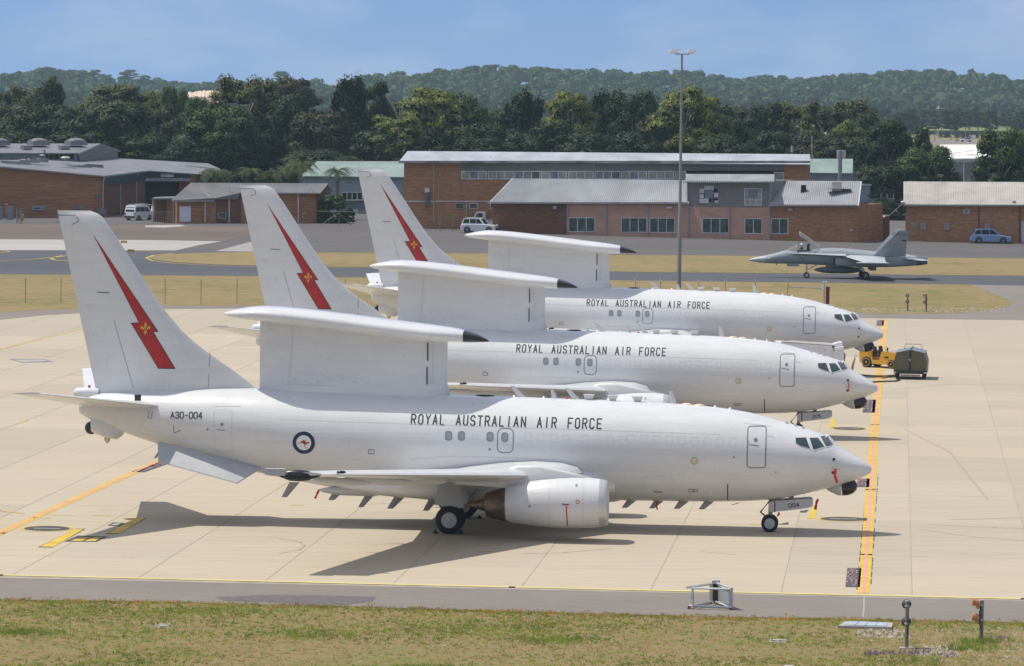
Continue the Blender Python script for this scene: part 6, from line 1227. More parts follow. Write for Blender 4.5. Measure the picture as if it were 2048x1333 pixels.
beacon(1813,1296,1200,'nearest grey post with two round lamps seen from behind, on the grass','',True); beacon(1962.5,1281,1199,'near grey post with two terracotta lamps facing left, on the grass',True)
beacon(1815,622.5,588,'distant post with two round rusty lamps on the far grass strip',''); beacon(1852.5,624,587.5,'distant post with lamps facing left on the far grass strip',True)
# ================================================================= aluminium stand on the shoulder
alu = mat('painted_aluminium', (.50,.52,.53), rough=.4, metal=.25, var=.12, scale=4); wood = mat('brown_panel', (.075,.045,.028), rough=.8, var=.35, scale=7, stretch=(4,4,.6)); rust = mat('rusty_foot', (.10,.045,.025), rough=.9)
Fs = Frame(G(1378,1218).xy, .04); o = Fs.W(0,0,0); rt = empty('metal_stand', o, 0, 'angular aluminium frame with a brown board standing on the asphalt shoulder', 'metal stand'); P = lambda a, c, bk=0: Fs.at(a, c, -bk)-o
A0, A1 = P(1378,1212,0), P(1385,1176,0); B0, B1 = P(1463,1216,-.1), P(1463,1178,-.1); C0, C1 = P(1432,1204,1.6), P(1432,1166,1.6); D0, D1 = P(1424,1204,1.6), P(1424,1168,1.6)
m = MB(); m.tube([A0, D0], .045, 4); m.tube([A0, B0], .04, 4); m.tube([B0, C0], .05, 4); m.tube([P(1385,1176,0), P(1385,1210,0)], .045, 4); m.tube([P(1374,1175.5,0), D1], .04, 4); m.tube([P(1385,1176.5,0), P(1461,1179,-.05)], .04, 4); m.tube([C1, P(1464,1177,-.1)], .04, 4); m.tube([P(1436,1170,1.5), P(1459,1181,0)], .05, 4); m.build('frame', alu, rt)
m = MB(); m.ext([P(1459,1178,-.08), P(1466,1178,-.08), P(1466,1220,-.08), P(1459,1220,-.08)], (0,.06,0)); m.build('upright_plate', alu, rt)
m = MB(); m.ext([P(1436,1171,1.5), P(1458,1181,0), P(1458,1210,0), P(1436,1203,1.5)], (.03,0,0)); m.build('side_panel', mat('ribbed_sheet', (.42,.44,.45), rough=.4, metal=.2, var=.3, scale=20, stretch=(3,3,.1)), rt)
m = MB(); m.ext([P(1419,1168,1.6), P(1425,1168,1.6), P(1425,1205,1.6), P(1419,1205,1.6)], (0,.06,0)); m.ext([P(1424,1161.5,1.5), P(1440,1161.5,1.5), P(1440,1168.5,1.5), P(1424,1168.5,1.5)], (0,.3,0)); m.build('rear_post', alu, rt); m = MB(); m.ext([P(1425.3,1168.6,1.58), P(1436,1168.6,1.58), P(1436,1203,1.58), P(1425.3,1203,1.58)], (0,.04,0)); m.build('board', wood, rt)
for a, c, bk in ((1378,1216,0),(1462,1220,-.1),(1430,1206,1.6)): q = P(a, c, bk); m = MB(); m.lathe((q.x, q.y, 0), (0,0,1), [(0,.05),(max(.06,q.z+.06),.04)], 8); m.build('foot', rust, rt)
# concrete pit with steel lid, loose stones
c4 = [G(1676,1256), G(1784,1259), G(1785,1250), G(1690,1247)]; rt = empty('service_pit', (c4[0]+c4[2])/2, 0, 'low concrete pit edge with blue-grey steel lid set in the grass', 'pit cover'); cc = (c4[0]+c4[2])/2
m = MB(); m.ext([q-cc+Vector((0,0,-.06)) for q in c4], (0,0,.13)); m.build('concrete_surround', palecon, rt); m = MB(); lid = [c4[i].lerp(c4[j], t_) for i, j, t_ in ((0,2,.12),(1,3,.12),(2,0,.1),(3,1,.1))]; m.ext([q-cc+Vector((0,0,.072)) for q in lid], (0,0,.02)); m.build('lid', mat('blue_grey_lid', (.40,.47,.52), rough=.4), rt)
for t_ in (.25,.5,.75): m = MB(); a, c = lid[0].lerp(lid[1], t_)-cc, lid[3].lerp(lid[2], t_)-cc; m.tube([a+Vector((0,0,.097)), c+Vector((0,0,.097))], .012, 4); m.build('lid_joint', panelg, rt)
for px, py, w_ in ((1558,1281,38),(1577,1333,26),(325,1252,20)): c = G(px, py); k = c.y/FPX; m = MB(); m.loft([[(x*w_*k*.5,y*.16,z) for x, y in ((-1,-.5),(-.4,-1),(.6,-.9),(1,-.2),(.7,.8),(-.5,1))] for z in (-.02,.04)]); o = m.build('pale_stone_slab', palecon, loc=(c.x, c.y, -.02)); tagp(o, label='flat pale stone half sunk in the grass '+{1558:'below the metal stand',1577:'at the bottom edge of the photo',325:'at the left'}[px], cat='stone')
# surface marks painted on the shoulder (small white t)
q = MB(); stroke(q, [G(1723,1194.5).xy, G(1734,1195.5).xy], .06, lambda x, y: (x, y, 0)); stroke(q, [G(1728,1195).xy, G(1728,1215).xy, G(1726,1234).xy], .05, lambda x, y: (x, y, 0)); o = q.build('chalk_mark', palecon, kind='structure')
# ================================================================= fences
fp = mat('fence_post_grey', (.22,.21,.19), rough=.7, var=.15, scale=3)
def fence(name, posts, H, label, wires=3, arm=True, pr=.03, mesh=False, white_top=True):
    """posts: ground points"""
    c = posts[0]; rt = empty(name, c, 0, label, 'fence')
    for q in posts:
        p = q-c; m = MB(); m.tube([p, p+Vector((0,0,H))], pr, 6); po = m.build('post', fp, rt)
        if arm: m = MB(); m.tube([p+Vector((0,0,H)), p+Vector((-.10,0,H+.22))], pr*1.1, 6); m.build('post_arm', doorw if white_top else fp, po)
    for k in range(wires):
        z = H*(k+1)/wires*.98; m = MB(); m.tube([q-c+Vector((0,0,z)) for q in posts], .006, 3); m.build('wire', fp, rt)
    return rt, c
fl = [G(x, 607+(x-51)*.0040) for x in [-92,-20,51,122,194,266,330,402,474,546,618,690,762,834,906,978,1050,1125,1200,1271,1321,1397,1450,1510,1575]]
fence('wire_fence', fl, 2.0, 'thin wire fence with angled white post tops across the middle grass strip', 5)
g0_ = fl[-1]; k = g0_.y/FPX; rt = empty('gate_rail', g0_, 0, 'steel gate rail and brown post just above the farthest cockpit', 'gate'); m = MB(); m.tube([Vector((0,0,1.62)), Vector((72*k,0,1.5))], .05, 6); m.build('rail', pipe, rt); m = MB(); m.tube([Vector((73*k,0,0)), Vector((73*k,0,2.0))], .05, 6); m.build('steel_post', pipe, rt); m = MB(); m.tube([Vector((80*k,0,0)), Vector((80*k,0,1.65))], .16, 10); m.build('brown_post', maroon, rt, smooth=40); m = MB(); m.box(70*k,78*k,-.1,.1,1.98,2.1); m.box(69*k,73*k,-.1,.1,1.3,1.8); m.build('lamp_box', doorw, rt)
rt, c = fence('yard_fence', [G(x, 447.5) for x in (38,)]+[G(x, 446.8) for x in (115,)], 2.0, 'grey gate frame and rail in front of the left hangar wall', 1, False, .04); m = MB(); A, B_ = G(34,448)-c, G(34,417)-c; 
for x in (34,42): m.tube([G(x,447.5)-c, G(x,447.5)-c+Vector((0,0,1.9))], .10, 6)
m.build('gate_panel', wallb, rt)
q = G(44.5,443.5); rt = empty('yellow_bin', q, 0, 'small yellow bin at the left gate', 'bin'); m = MB(); m.lathe((0,0,.1),(0,0,1),[(0,.18),(.75,.22),(.78,.24),(.85,.2)],12); m.build('body', yellowm, rt, smooth=40); m = MB(); m.box(-.2,.2,-.22,.22,0,.1); m.build('base', yellowm, rt)
q = G(12,437); rt = empty('stop_sign', q, 0, 'small round red and white sign before the hangar at far left', 'sign'); m = MB(); m.tube([(0,0,0),(0,0,1.9)], .04, 6); m.build('post', pipe, rt); m = MB(); m.lathe((0,-.05,1.85),(0,-1,0),[(0,.28),(.02,.28)],16); dd = m.build('disc', redp, rt); m = MB(); m.box(-.2,.2,-.09,-.075,1.80,1.90); m.build('bar', doorw, dd)
for i, (x, w_) in enumerate(((0,9),(20,12))): q = G(x, 440); k = q.y/FPX; rt = empty('grey_cabinet', q, 0, 'grey cabinet behind the left gate, '+('cut by the photo edge' if i == 0 else 'right of the red sign'), 'cabinet'); m = MB(); m.box(-w_*k/2,w_*k/2,-.3,.3,0,1.7); m.build('body', wallb, rt); m = MB(); m.box(-w_*k/2+.05,w_*k/2-.05,-.33,-.3,.1,1.6); m.build('door', wallb, rt)
# fence brace by the bush, yard fence between workshops
rt = empty('braced_fence', G(678,453), 0, 'fence end post with two diagonal braces before the rounded bush', 'fence'); c = G(678,453); m = MB(); m.tube([Vector((0,0,0)), Vector((0,0,2.0))], .05, 6); m.build('post', fp, rt)
for x in (638,703): p = G(x,452.5)-c; m = MB(); m.tube([p, Vector((0,0,1.7))], .04, 6); m.build('brace', fp, rt)
m = MB(); m.tube([G(635,425+25)-c+Vector((0,0,1.72)), G(735,426+26)-c+Vector((0,0,1.75))], .02, 4); m.build('wire', fp, rt)
rt = empty('braced_fence', G(426,449), 0, 'fence brace in front of the recessed wall of the brick shed', 'fence'); c = G(426,449); m = MB(); m.tube([Vector((0,0,1.5)), G(466,448.5)-c], .03, 5); m.tube([Vector((0,0,0)), Vector((0,0,1.9))], .03, 5); m.build('post', fp, rt)
fence('yard_fence', [G(x, 482) for x in (1722,1762,1811)], 3.1, 'high wire fence with top rail closing the yard beside the cream-roofed workshop', 2, False, .04)
fence('yard_fence', [G(x, 462.5) for x in (880,905,955,968)], 2.2, 'tall grey yard fence posts in front of the white four-wheel drive', 1, False, .06)
# motorbike in the yard
g = G(1733,480.5); rt = empty('motorcycle', g, R(200), 'dark motorcycle leaning in the shade by the roller door store', 'motorcycle')
for x in (-.68,.70):
    t = MB(); t.lathe((x,-.05,.31),(0,1,0),[(0,.24),(.01,.30),(.05,.31),(.09,.30),(.1,.24)],18,cap=False); w_ = t.build('wheel', tyre, rt, smooth=40); t = MB()
    for k in range(6): a = math.pi*k/6; t.tube([(x+.24*math.cos(a),0,.31+.24*math.sin(a)),(x-.24*math.cos(a),0,.31-.24*math.sin(a))], .012, 4)
    t.build('rim', metal, w_)
m = MB(); m.tube([(-.68,0,.31),(-.2,0,.42),(.1,0,.78),(.45,0,.85),(.70,0,.31)], .04, 6); m.box(-.2,.25,-.14,.14,.3,.62); m.build('frame', bumper, rt); m = MB(); m.sphere((.18,0,.85), .2, 12, 8, (1.3,.7,.75)); m.build('fuel_tank', redp, rt, smooth=60); m = MB(); m.sphere((-.35,0,.82), .2, 12, 8, (1.6,.7,.4)); m.build('seat', blkseat, rt, smooth=60); m = MB(); m.tube([(.42,-.36,1.12),(.48,0,1.02),(.42,.36,1.12)], .018, 6); m.build('handlebar', metal, rt); m = MB(); m.sphere((.62,0,.9), .11, 12, 8); m.build('headlight', lampw, rt, smooth=60); m = MB(); m.tube([(.1,-.14,.35),(-.6,-.16,.36)], .04, 6); m.build('exhaust', metal, rt)
# overhead cable between workshops, street lamp at the gutter
g1_, g2_ = G(1768,481), G(1808,483); m = MB(); a, c = g1_+Vector((0,0,3.0)), g2_+Vector((0,0,4.7)); m.tube([a, a.lerp(c,.25)+Vector((0,0,-.45)), a.lerp(c,.6)+Vector((0,0,-.25)), c], .05, 5); o = m.build('overhead_pipe', pipe); tagp(o, label='sagging grey duct from the roller door store up to the cream roof', cat='duct')
m = MB(); c = G(1804,483)+Vector((0,-.2,4.65)); m.sphere((0,0,0), .2, 12, 8, (1.3,1,.8)); o = m.build('round_floodlight', doorw, loc=c, smooth=60); tagp(o, label='white round floodlight at the left gutter end of the cream roof', cat='lamp')
# perspex: white runway marker boards, seen at the tail of the far apron
for px, py in ((248,486.8),(262,504.5)):
    c = G(px, py); m = MB(); m.box(-.35,.35,-.1,.1,0,.25); o = m.build('taxiway_marker', yellowm, loc=(c.x, c.y, Z1+.02)); tagp(o, label='low yellow marker box on the far pavement, '+('on the pale strip' if px == 248 else 'below the pale strip'), cat='marker')
# ================================================================= vegetation
def leaf_mat(name, c1, c2, trans=.25):
    m, n, p = new_mat(name); p.inputs['Roughness'].default_value = .6; p.inputs['Specular IOR Level'].default_value = .25
    g = n.nodes.new('ShaderNodeNewGeometry'); oi = n.nodes.new('ShaderNodeObjectInfo')
    c = mixc(n, g.outputs['Random Per Island'], c1, c2)
    big = ramp(n, noise(n, mapping(n), .35, 3), [(.35,(.78,.80,.75)),(.65,(1.18,1.12,1.05))]); c = mixc(n, 1.0, c, big, 'MULTIPLY')
    v = ramp(n, oi.outputs['Random'], [(0,(.88,.92,.9)),(.5,(1,1,1)),(1,(1.12,1.05,.95))]); c = mixc(n, 1.0, c, v, 'MULTIPLY')
    n.links.new(c, p.inputs['Base Color'])
    tr = n.nodes.new('ShaderNodeBsdfTranslucent'); n.links.new(c, tr.inputs[0]); mx = n.nodes.new('ShaderNodeMixShader'); mx.inputs[0].default_value = trans
    n.links.new(p.outputs[0], mx.inputs[1]); n.links.new(tr.outputs[0], mx.inputs[2]); n.links.new(mx.outputs[0], n.nodes['Material Output'].inputs[0]); return m
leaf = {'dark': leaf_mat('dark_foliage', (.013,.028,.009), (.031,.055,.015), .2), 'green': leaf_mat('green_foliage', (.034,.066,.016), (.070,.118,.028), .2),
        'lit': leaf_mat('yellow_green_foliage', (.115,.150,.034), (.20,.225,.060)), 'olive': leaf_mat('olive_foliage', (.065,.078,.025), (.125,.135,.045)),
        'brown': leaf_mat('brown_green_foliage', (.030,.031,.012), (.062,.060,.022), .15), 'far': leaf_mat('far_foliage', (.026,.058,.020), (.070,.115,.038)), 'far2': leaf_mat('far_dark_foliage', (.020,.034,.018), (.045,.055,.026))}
bark = mat('bark', (.16,.13,.10), rough=.9, var=.3, scale=3, stretch=(2,2,.4)); bark_l = mat('pale_bark', (.40,.36,.31), rough=.9, var=.3, scale=2, stretch=(2,2,.4))
def leaves_mesh(name, clumps, n_per, size, seed, droop=0.0, core=.72):
    """leaf quads over the shells of many clumps, plus a rough dark-side core in each clump so that little light leaks"""
    r = np.random.default_rng(seed); V = []; Fc = []; NV = []; k = 0
    for (cx, cy, cz, rx_, rz2) in clumps:
        n = max(10, int(n_per*(rx_/.2)**1.6)); u = r.normal(size=(n,3)); u /= np.linalg.norm(u, axis=1)[:,None]
        u[:,2] = np.where(u[:,2] < -.35, -u[:,2]*.6, u[:,2]); rad = r.uniform(.70, 1.06, n)**.8
        P_ = np.array([cx,cy,cz]) + u*np.array([rx_,rx_,rz2])*rad[:,None]
        nr = u + r.normal(size=(n,3))*.38; nr[:,2] += .15; nr /= np.linalg.norm(nr, axis=1)[:,None]
        t = np.cross(nr, r.normal(size=(n,3))); t /= np.linalg.norm(t, axis=1)[:,None]; b = np.cross(nr, t); cd_ = P_-np.array([0,0,.45]); cd_ /= np.linalg.norm(cd_, axis=1)[:,None]+1e-6; sn = u*.75+cd_*.45+nr*.35; sn[:,2] += .12; sn /= np.linalg.norm(sn, axis=1)[:,None]; NV.append(np.repeat(sn, 4, 0))
        s = (size*r.uniform(.6, 1.35, n))[:,None]; b = b*.62; 
        q = np.stack([P_-t*s-b*s*.5, P_+t*s*.2-b*s, P_+t*s+b*s*.35, P_-t*s*.3+b*s], 1)
        q[:,:,2] -= droop*s*r.uniform(0,1,(n,1)); V.append(q.reshape(-1,3)); Fc.append(np.arange(n*4).reshape(n,4)+k); k += n*4
        # core
        th = np.linspace(0, 2*np.pi, 7)[:-1]
        ring = lambda zz, rr: np.stack([cx+rx_*core*rr*np.cos(th+zz), cy+rx_*core*rr*np.sin(th+zz), np.full(6, cz+rz2*core*zz)], 1)
        C_ = np.vstack([ring(.8,.5), ring(.1,.95), ring(-.7,.55)]); V.append(C_); cn_ = C_-np.array([cx,cy,cz]); NV.append(cn_/(np.linalg.norm(cn_, axis=1)[:,None]+1e-6))
        f = [[k+i*6+j, k+i*6+(j+1)%6, k+(i+1)*6+(j+1)%6, k+(i+1)*6+j] for i in range(2) for j in range(6)]; Fc.append(np.array(f)); k += 18
    V = np.vstack(V); Fc = np.vstack(Fc); me = bpy.data.meshes.new(name)
    me.vertices.add(len(V)); me.vertices.foreach_set('co', V.ravel()); me.loops.add(len(Fc)*4); me.loops.foreach_set('vertex_index', Fc.ravel())
    me.polygons.add(len(Fc)); me.polygons.foreach_set('loop_start', np.arange(len(Fc))*4); me.update(calc_edges=True); me.materials.append(leaf['dark']); me.polygons.foreach_set('use_smooth', [True]*len(Fc)); me.normals_split_custom_set_from_vertices(np.vstack(NV).tolist())
    return me
def crown_clumps(kind, seed):
    """crown in a unit box: x,y in -.5...5, z 0..1"""
    r = random.Random(seed); cl = []
    if kind == 'round':                     # broad, bumpy dome down to low branches
        for i in range(64):
            t = r.random(); z = .10+.82*t; R0 = .46*math.sqrt(max(.04, 1-((z-.35)/.66)**2)); a = r.uniform(0, 6.28); q = R0*math.sqrt(r.uniform(.35,1)); c = r.uniform(.115,.17); cl.append((q*math.cos(a), q*math.sin(a)*.85, z-.02, c, c*r.uniform(.7,.9)))
    elif kind == 'cone':
        for i in range(60):
            t = r.random()**1.2; z = .08+.86*t; R0 = .44*(1-t*.86)**.8; a = r.uniform(0, 6.28); q = R0*r.uniform(.45,1); c = r.uniform(.11,.165)*(1.15-.5*t); cl.append((q*math.cos(a), q*math.sin(a), z, c, c*.9))
    elif kind == 'umbrella':                # layered flat plates of a spreading gum
        for i in range(58):
            lev = r.choice([.30,.44,.58,.70,.80,.90]); R0 = {.30:.44,.44:.47,.58:.46,.70:.42,.80:.33,.90:.20}[lev]; a = r.uniform(0, 6.28); q = R0*math.sqrt(r.uniform(.15,1)); c = r.uniform(.10,.155); cl.append((q*math.cos(a), q*math.sin(a)*.85, lev+r.uniform(-.05,.05), c, c*r.uniform(.42,.58)))
    elif kind == 'upright':                 # casuarina: tall, ragged, feathery
        for i in range(72):
            z = r.uniform(.06,.93); R0 = .44*(1-abs(z-.42)**1.8*1.5); a = r.uniform(0, 6.28); q = max(.03, R0)*r.uniform(.3,1.1); c = r.uniform(.085,.14); cl.append((q*math.cos(a), q*math.sin(a), z, c, c*r.uniform(1.1,1.6)))
        cl.append((0,0,.92,.08,.10))
    elif kind == 'open':                    # eucalypt with gaps between separate clumps
        for i in range(44):
            z = r.uniform(.16,.92); R0 = .46*math.sqrt(max(.05, 1-((z-.55)/.52)**2)); a = 2.4*i+r.uniform(-.4,.4); q = R0*r.uniform(.5,1); c = r.uniform(.10,.155); cl.append((q*math.cos(a), q*math.sin(a)*.85, z, c, c*r.uniform(.6,.8)))
    return cl
CR = {}
for kd, n_, sz in (('round', 340, .0165), ('cone', 340, .016), ('umbrella', 340, .0155), ('upright', 250, .0155), ('open', 330, .0150)):
    for v in range(3 if kd in ('round','upright') else 2):
        cl = crown_clumps(kd, 11*v+len(kd)); CR[(kd, v)] = (leaves_mesh('crown', cl, n_, sz, v+3, droop=.6 if kd == 'upright' else .1), cl)
def trunk_mesh(cl, seed, pale):
    r = random.Random(seed); m = MB(); m.tube([(0,0,-.45),(.01,0,-.1),(-.01,.01,.25),(.01,0,.6)], [.030,.024,.018,.008], 7)
    for c in r.sample(cl, min(11, len(cl))):
        z0 = max(-.05, c[2]-.35); m.tube([(0,0,z0),(c[0]*.45,c[1]*.45,(z0+c[2])/2+.03),(c[0]*.92,c[1]*.92,c[2]-.02)], [.014,.010,.004], 5)
    me = bpy.data.meshes.new('trunk'); me.from_pydata(m.v, [], m.f); me.materials.append(bark_l if pale else bark); return me
TR = {k: trunk_mesh(v[1], 5, k[0] in ('open','umbrella')) for k, v in CR.items()}
def tree(px, top, d, wpx, kind, v, lf, label, crown_base=None, rot=None, group='trees behind the buildings', name=None):
    """tree at distance d whose crown top and width are as measured in the photo"""
    rr = ray(px, top); t = d/rr[1]; x = rr[0]*t; ztop = CAM_H+rr[2]*t; W_ = wpx/FPX*d; cb = crown_base if crown_base is not None else max(.6, ztop*.10); H = (ztop-cb)/.99
    root = empty(name or {'round':'broad_tree','cone':'conical_tree','umbrella':'spreading_gum_tree','upright':'casuarina_tree','open':'gum_tree'}[kind], (x, d, 0), rot if rot is not None else random.uniform(0, 6.28), label, 'tree', group)
    me, cl = CR[(kind, v)]
    c = bpy.data.objects.new('crown', me); COL.objects.link(c); c.parent = root; c.location = (0,0,cb); c.scale = (W_*1.16, W_*1.16, H)
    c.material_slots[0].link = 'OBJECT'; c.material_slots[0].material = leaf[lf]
    k = bpy.data.objects.new('trunk', TR[(kind, v)]); COL.objects.link(k); k.parent = root; k.location = (0,0,cb); k.scale = (min(W_, 14), min(W_, 14), H if cb/H < .45 or name == 'skyline_gum_tree' else cb/.45)
    return root
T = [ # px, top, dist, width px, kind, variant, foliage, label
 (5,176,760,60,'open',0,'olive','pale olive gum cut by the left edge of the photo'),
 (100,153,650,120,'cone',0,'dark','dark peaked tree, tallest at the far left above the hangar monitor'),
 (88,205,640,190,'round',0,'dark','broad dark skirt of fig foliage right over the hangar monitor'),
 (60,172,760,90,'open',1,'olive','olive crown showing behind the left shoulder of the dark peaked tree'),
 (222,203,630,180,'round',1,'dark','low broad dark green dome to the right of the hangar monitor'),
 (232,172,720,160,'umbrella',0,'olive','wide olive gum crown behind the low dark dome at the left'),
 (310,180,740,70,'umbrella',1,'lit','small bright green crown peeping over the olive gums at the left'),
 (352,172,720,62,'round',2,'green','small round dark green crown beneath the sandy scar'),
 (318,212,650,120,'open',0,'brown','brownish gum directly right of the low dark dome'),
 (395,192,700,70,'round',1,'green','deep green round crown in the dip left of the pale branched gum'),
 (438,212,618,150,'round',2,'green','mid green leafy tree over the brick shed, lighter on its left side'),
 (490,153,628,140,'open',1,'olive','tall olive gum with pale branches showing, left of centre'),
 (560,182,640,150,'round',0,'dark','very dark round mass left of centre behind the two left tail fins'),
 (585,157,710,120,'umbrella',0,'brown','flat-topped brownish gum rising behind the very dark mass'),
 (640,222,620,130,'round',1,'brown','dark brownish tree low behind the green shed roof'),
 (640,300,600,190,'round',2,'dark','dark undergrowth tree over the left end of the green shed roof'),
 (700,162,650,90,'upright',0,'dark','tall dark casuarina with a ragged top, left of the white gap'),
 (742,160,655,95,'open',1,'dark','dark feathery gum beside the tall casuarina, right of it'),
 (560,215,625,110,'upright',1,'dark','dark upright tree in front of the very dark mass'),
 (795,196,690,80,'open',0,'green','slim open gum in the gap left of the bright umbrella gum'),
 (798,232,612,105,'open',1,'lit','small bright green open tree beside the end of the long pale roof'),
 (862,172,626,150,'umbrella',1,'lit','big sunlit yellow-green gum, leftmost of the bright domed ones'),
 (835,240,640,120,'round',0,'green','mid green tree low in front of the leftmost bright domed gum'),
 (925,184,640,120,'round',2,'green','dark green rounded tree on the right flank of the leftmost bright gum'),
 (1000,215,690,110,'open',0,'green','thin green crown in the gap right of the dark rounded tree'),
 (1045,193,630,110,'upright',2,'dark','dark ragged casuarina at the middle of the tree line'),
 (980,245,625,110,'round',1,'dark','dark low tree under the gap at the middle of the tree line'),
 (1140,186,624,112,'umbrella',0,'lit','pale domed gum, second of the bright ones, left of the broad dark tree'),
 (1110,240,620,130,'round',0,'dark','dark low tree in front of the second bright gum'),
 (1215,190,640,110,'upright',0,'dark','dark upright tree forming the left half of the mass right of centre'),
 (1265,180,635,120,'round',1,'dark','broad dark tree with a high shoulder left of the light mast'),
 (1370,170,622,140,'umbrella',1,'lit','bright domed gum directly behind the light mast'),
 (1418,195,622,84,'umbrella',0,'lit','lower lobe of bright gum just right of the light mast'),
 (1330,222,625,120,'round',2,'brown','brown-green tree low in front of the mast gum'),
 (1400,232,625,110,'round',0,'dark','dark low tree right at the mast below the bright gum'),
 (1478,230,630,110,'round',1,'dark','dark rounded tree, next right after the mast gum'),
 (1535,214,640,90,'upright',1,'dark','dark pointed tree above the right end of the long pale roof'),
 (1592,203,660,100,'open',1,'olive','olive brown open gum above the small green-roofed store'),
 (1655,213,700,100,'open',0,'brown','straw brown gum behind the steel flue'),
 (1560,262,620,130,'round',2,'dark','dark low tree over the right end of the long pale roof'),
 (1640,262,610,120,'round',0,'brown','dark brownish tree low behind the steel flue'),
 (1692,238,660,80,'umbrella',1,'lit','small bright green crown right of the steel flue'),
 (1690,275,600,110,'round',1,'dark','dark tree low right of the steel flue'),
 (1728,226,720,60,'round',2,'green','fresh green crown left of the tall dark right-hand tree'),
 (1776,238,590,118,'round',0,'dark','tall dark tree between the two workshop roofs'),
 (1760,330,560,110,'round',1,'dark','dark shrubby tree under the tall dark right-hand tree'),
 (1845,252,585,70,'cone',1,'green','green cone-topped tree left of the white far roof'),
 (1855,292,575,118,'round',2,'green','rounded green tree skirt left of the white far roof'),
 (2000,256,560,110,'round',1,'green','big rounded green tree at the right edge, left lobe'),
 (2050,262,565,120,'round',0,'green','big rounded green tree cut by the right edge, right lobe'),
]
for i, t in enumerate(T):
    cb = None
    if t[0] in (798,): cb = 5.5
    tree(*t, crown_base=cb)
places = ['over the hangar monitor','left of the low dark dome','behind the low dark dome','left of the sandy scar','beneath the sandy scar','left of the pale branched gum','right of the pale branched gum','behind the very dark mass','left of the tall casuarina','right of the tall casuarina','behind the white gap','left of the leftmost bright gum','right of the leftmost bright gum','at the middle of the tree line','left of the second bright gum','right of the second bright gum','left of the high shouldered tree','right of the high shouldered tree','left of the mast','right of the mast','above the long roof end','behind the olive brown open gum','behind the steel flue','left of the tall right-hand tree']
for i, pl in enumerate(places):
    px = 30+i*73.5; tree(px, 206+(i*37 % 23), 735+(i*53 % 40), 128, ['round','open','umbrella','upright'][i % 4], i % 2, ['brown','dark','green','olive','dark'][i % 5], 'tree top of the second row, '+pl, group='second row of trees')
# dark understorey behind the roofs so that no ground shows through: hedge trees
for i, (px, top, wp) in enumerate([(40,262,150),(160,262,150),(285,262,150),(400,268,150),(505,262,150),(760,262,120),(870,268,140),(960,272,120),(1060,262,140),(1180,262,150),(1290,262,150),(1450,268,150)]):
    tree(px, top, 612+(i*7) % 15, wp, 'round', i % 3, 'dark', ('dark shrub tree under taller crowns, '+['at the far left','over the hangar monitor','right of the hangar monitor','over the hangar doorway','over the brick shed','over the left end of the long pale roof','over the cream gable','over the terracotta roof','right of the terracotta roof','left of the mast in the dark row','just left of the light mast','right of the light mast'][i]), group='shrubs under the tree line')
# palms, bush, hedge in front
frond = leaf_mat('palm_frond', (.050,.075,.030), (.095,.12,.045))
def palm(px, base_y, top, spread, label, n=26, thick=.22):
    g = G(px, base_y); d = g.y; rr = ray(px, top); zt_ = CAM_H+rr[2]*d/rr[1]; root = empty('palm_tree', (g.x, g.y, 0), random.random()*6, label, 'palm tree', 'palms behind the brick shed')
    m = MB(); m.tube([(0,0,0),(.1,0,zt_*.5),(0,0,zt_-.6)], [thick*1.2,thick,thick], 8); m.build('trunk', bark, root, smooth=50)
    m = MB(); r = random.Random(int(px))
    for i in range(n):
        a = 2*math.pi*i/n+r.uniform(-.2,.2); up = r.uniform(.0,1.0); L_ = spread*r.uniform(.8,1.05); pts = []
        for k in range(9):
            t = k/8; pts.append(Vector((math.cos(a)*L_*t, math.sin(a)*L_*t, zt_-.6+L_*(up*t*1.0-(.75+.35*up)*t*t))))
        for k in range(8):
            p, q = pts[k], pts[k+1]; dd = (q-p).normalized(); sd_ = dd.cross(Vector((0,0,1))).normalized()
            for s in (-1, 1):
                for h in (0, .5):
                    b0 = p.lerp(q, h); l = L_*.24*(1-abs((k+h)/8-.45)); e = b0+sd_*s*l+dd*l*.5+Vector((0,0,-l*.55)); m.add([b0, b0+dd*.10, e], [(0,1,2)])
    m.build('fronds', frond, root, fix=False)
palm(675,440,333,2.4,'young palm standing before the pale green shed roof'); palm(600,437,322,3.0,'dark palm at the left end of the pale green roof'); palm(432,436,336,2.6,'palm at the right end of the hangar roof'); palm(500,424,333,2.6,'palm over the roof of the brick shed, left of the middle tail fin'); palm(560,424,338,2.4,'low palm between the middle tail fin and the green roof')
def bush(px, base_y, wpx, hpx, lf, label, v=0, name='bush', group=None, dd=0):
    g = G(px, base_y); d = g.y+dd; W_ = wpx/FPX*d; H = hpx/FPX*d; root = empty(name, (g.x, d, 0), random.uniform(0,6), label, 'bush', group)
    c = bpy.data.objects.new('foliage', CR[('round', v)][0]); COL.objects.link(c); c.parent = root; c.scale = (W_, W_, H*1.06); c.location = (0,0,-.1*H); c.material_slots[0].link = 'OBJECT'; c.material_slots[0].material = leaf[lf]; return root
bush(664,447,66,62,'green','rounded green bush at the right gable of the brick shed', 1); bush(700,445,22,30,'dark','small dark bush behind the fence brace', 0); 
for i, px in enumerate((420,470,520,570,620)): bush(px,424,80,88,'brown' if i % 2 else 'green','leafy hedge shrub behind the brick shed roof, '+['beside the hangar eave','second from the hangar','behind the shed ridge','left of the green roof','under the left palm'][i], i % 3, 'hedge_shrub', 'hedge shrubs behind the brick shed')
bush(1752,441,44,40,'green','leafy shrub in the yard beside the blue-grey block', 2); bush(1792,441,50,46,'dark','dark shrub in the yard left of the cream roof', 1)
sheet('woodland_floor', [(-420,566),(430,566),(430,700),(170,720),(150,1150),(400,2400),(-900,2400)], .02, ground_mat('woodland_floor_soil', [(.4,(.030,.038,.018)),(.6,(.060,.060,.030))], .03, .3), kind='structure')
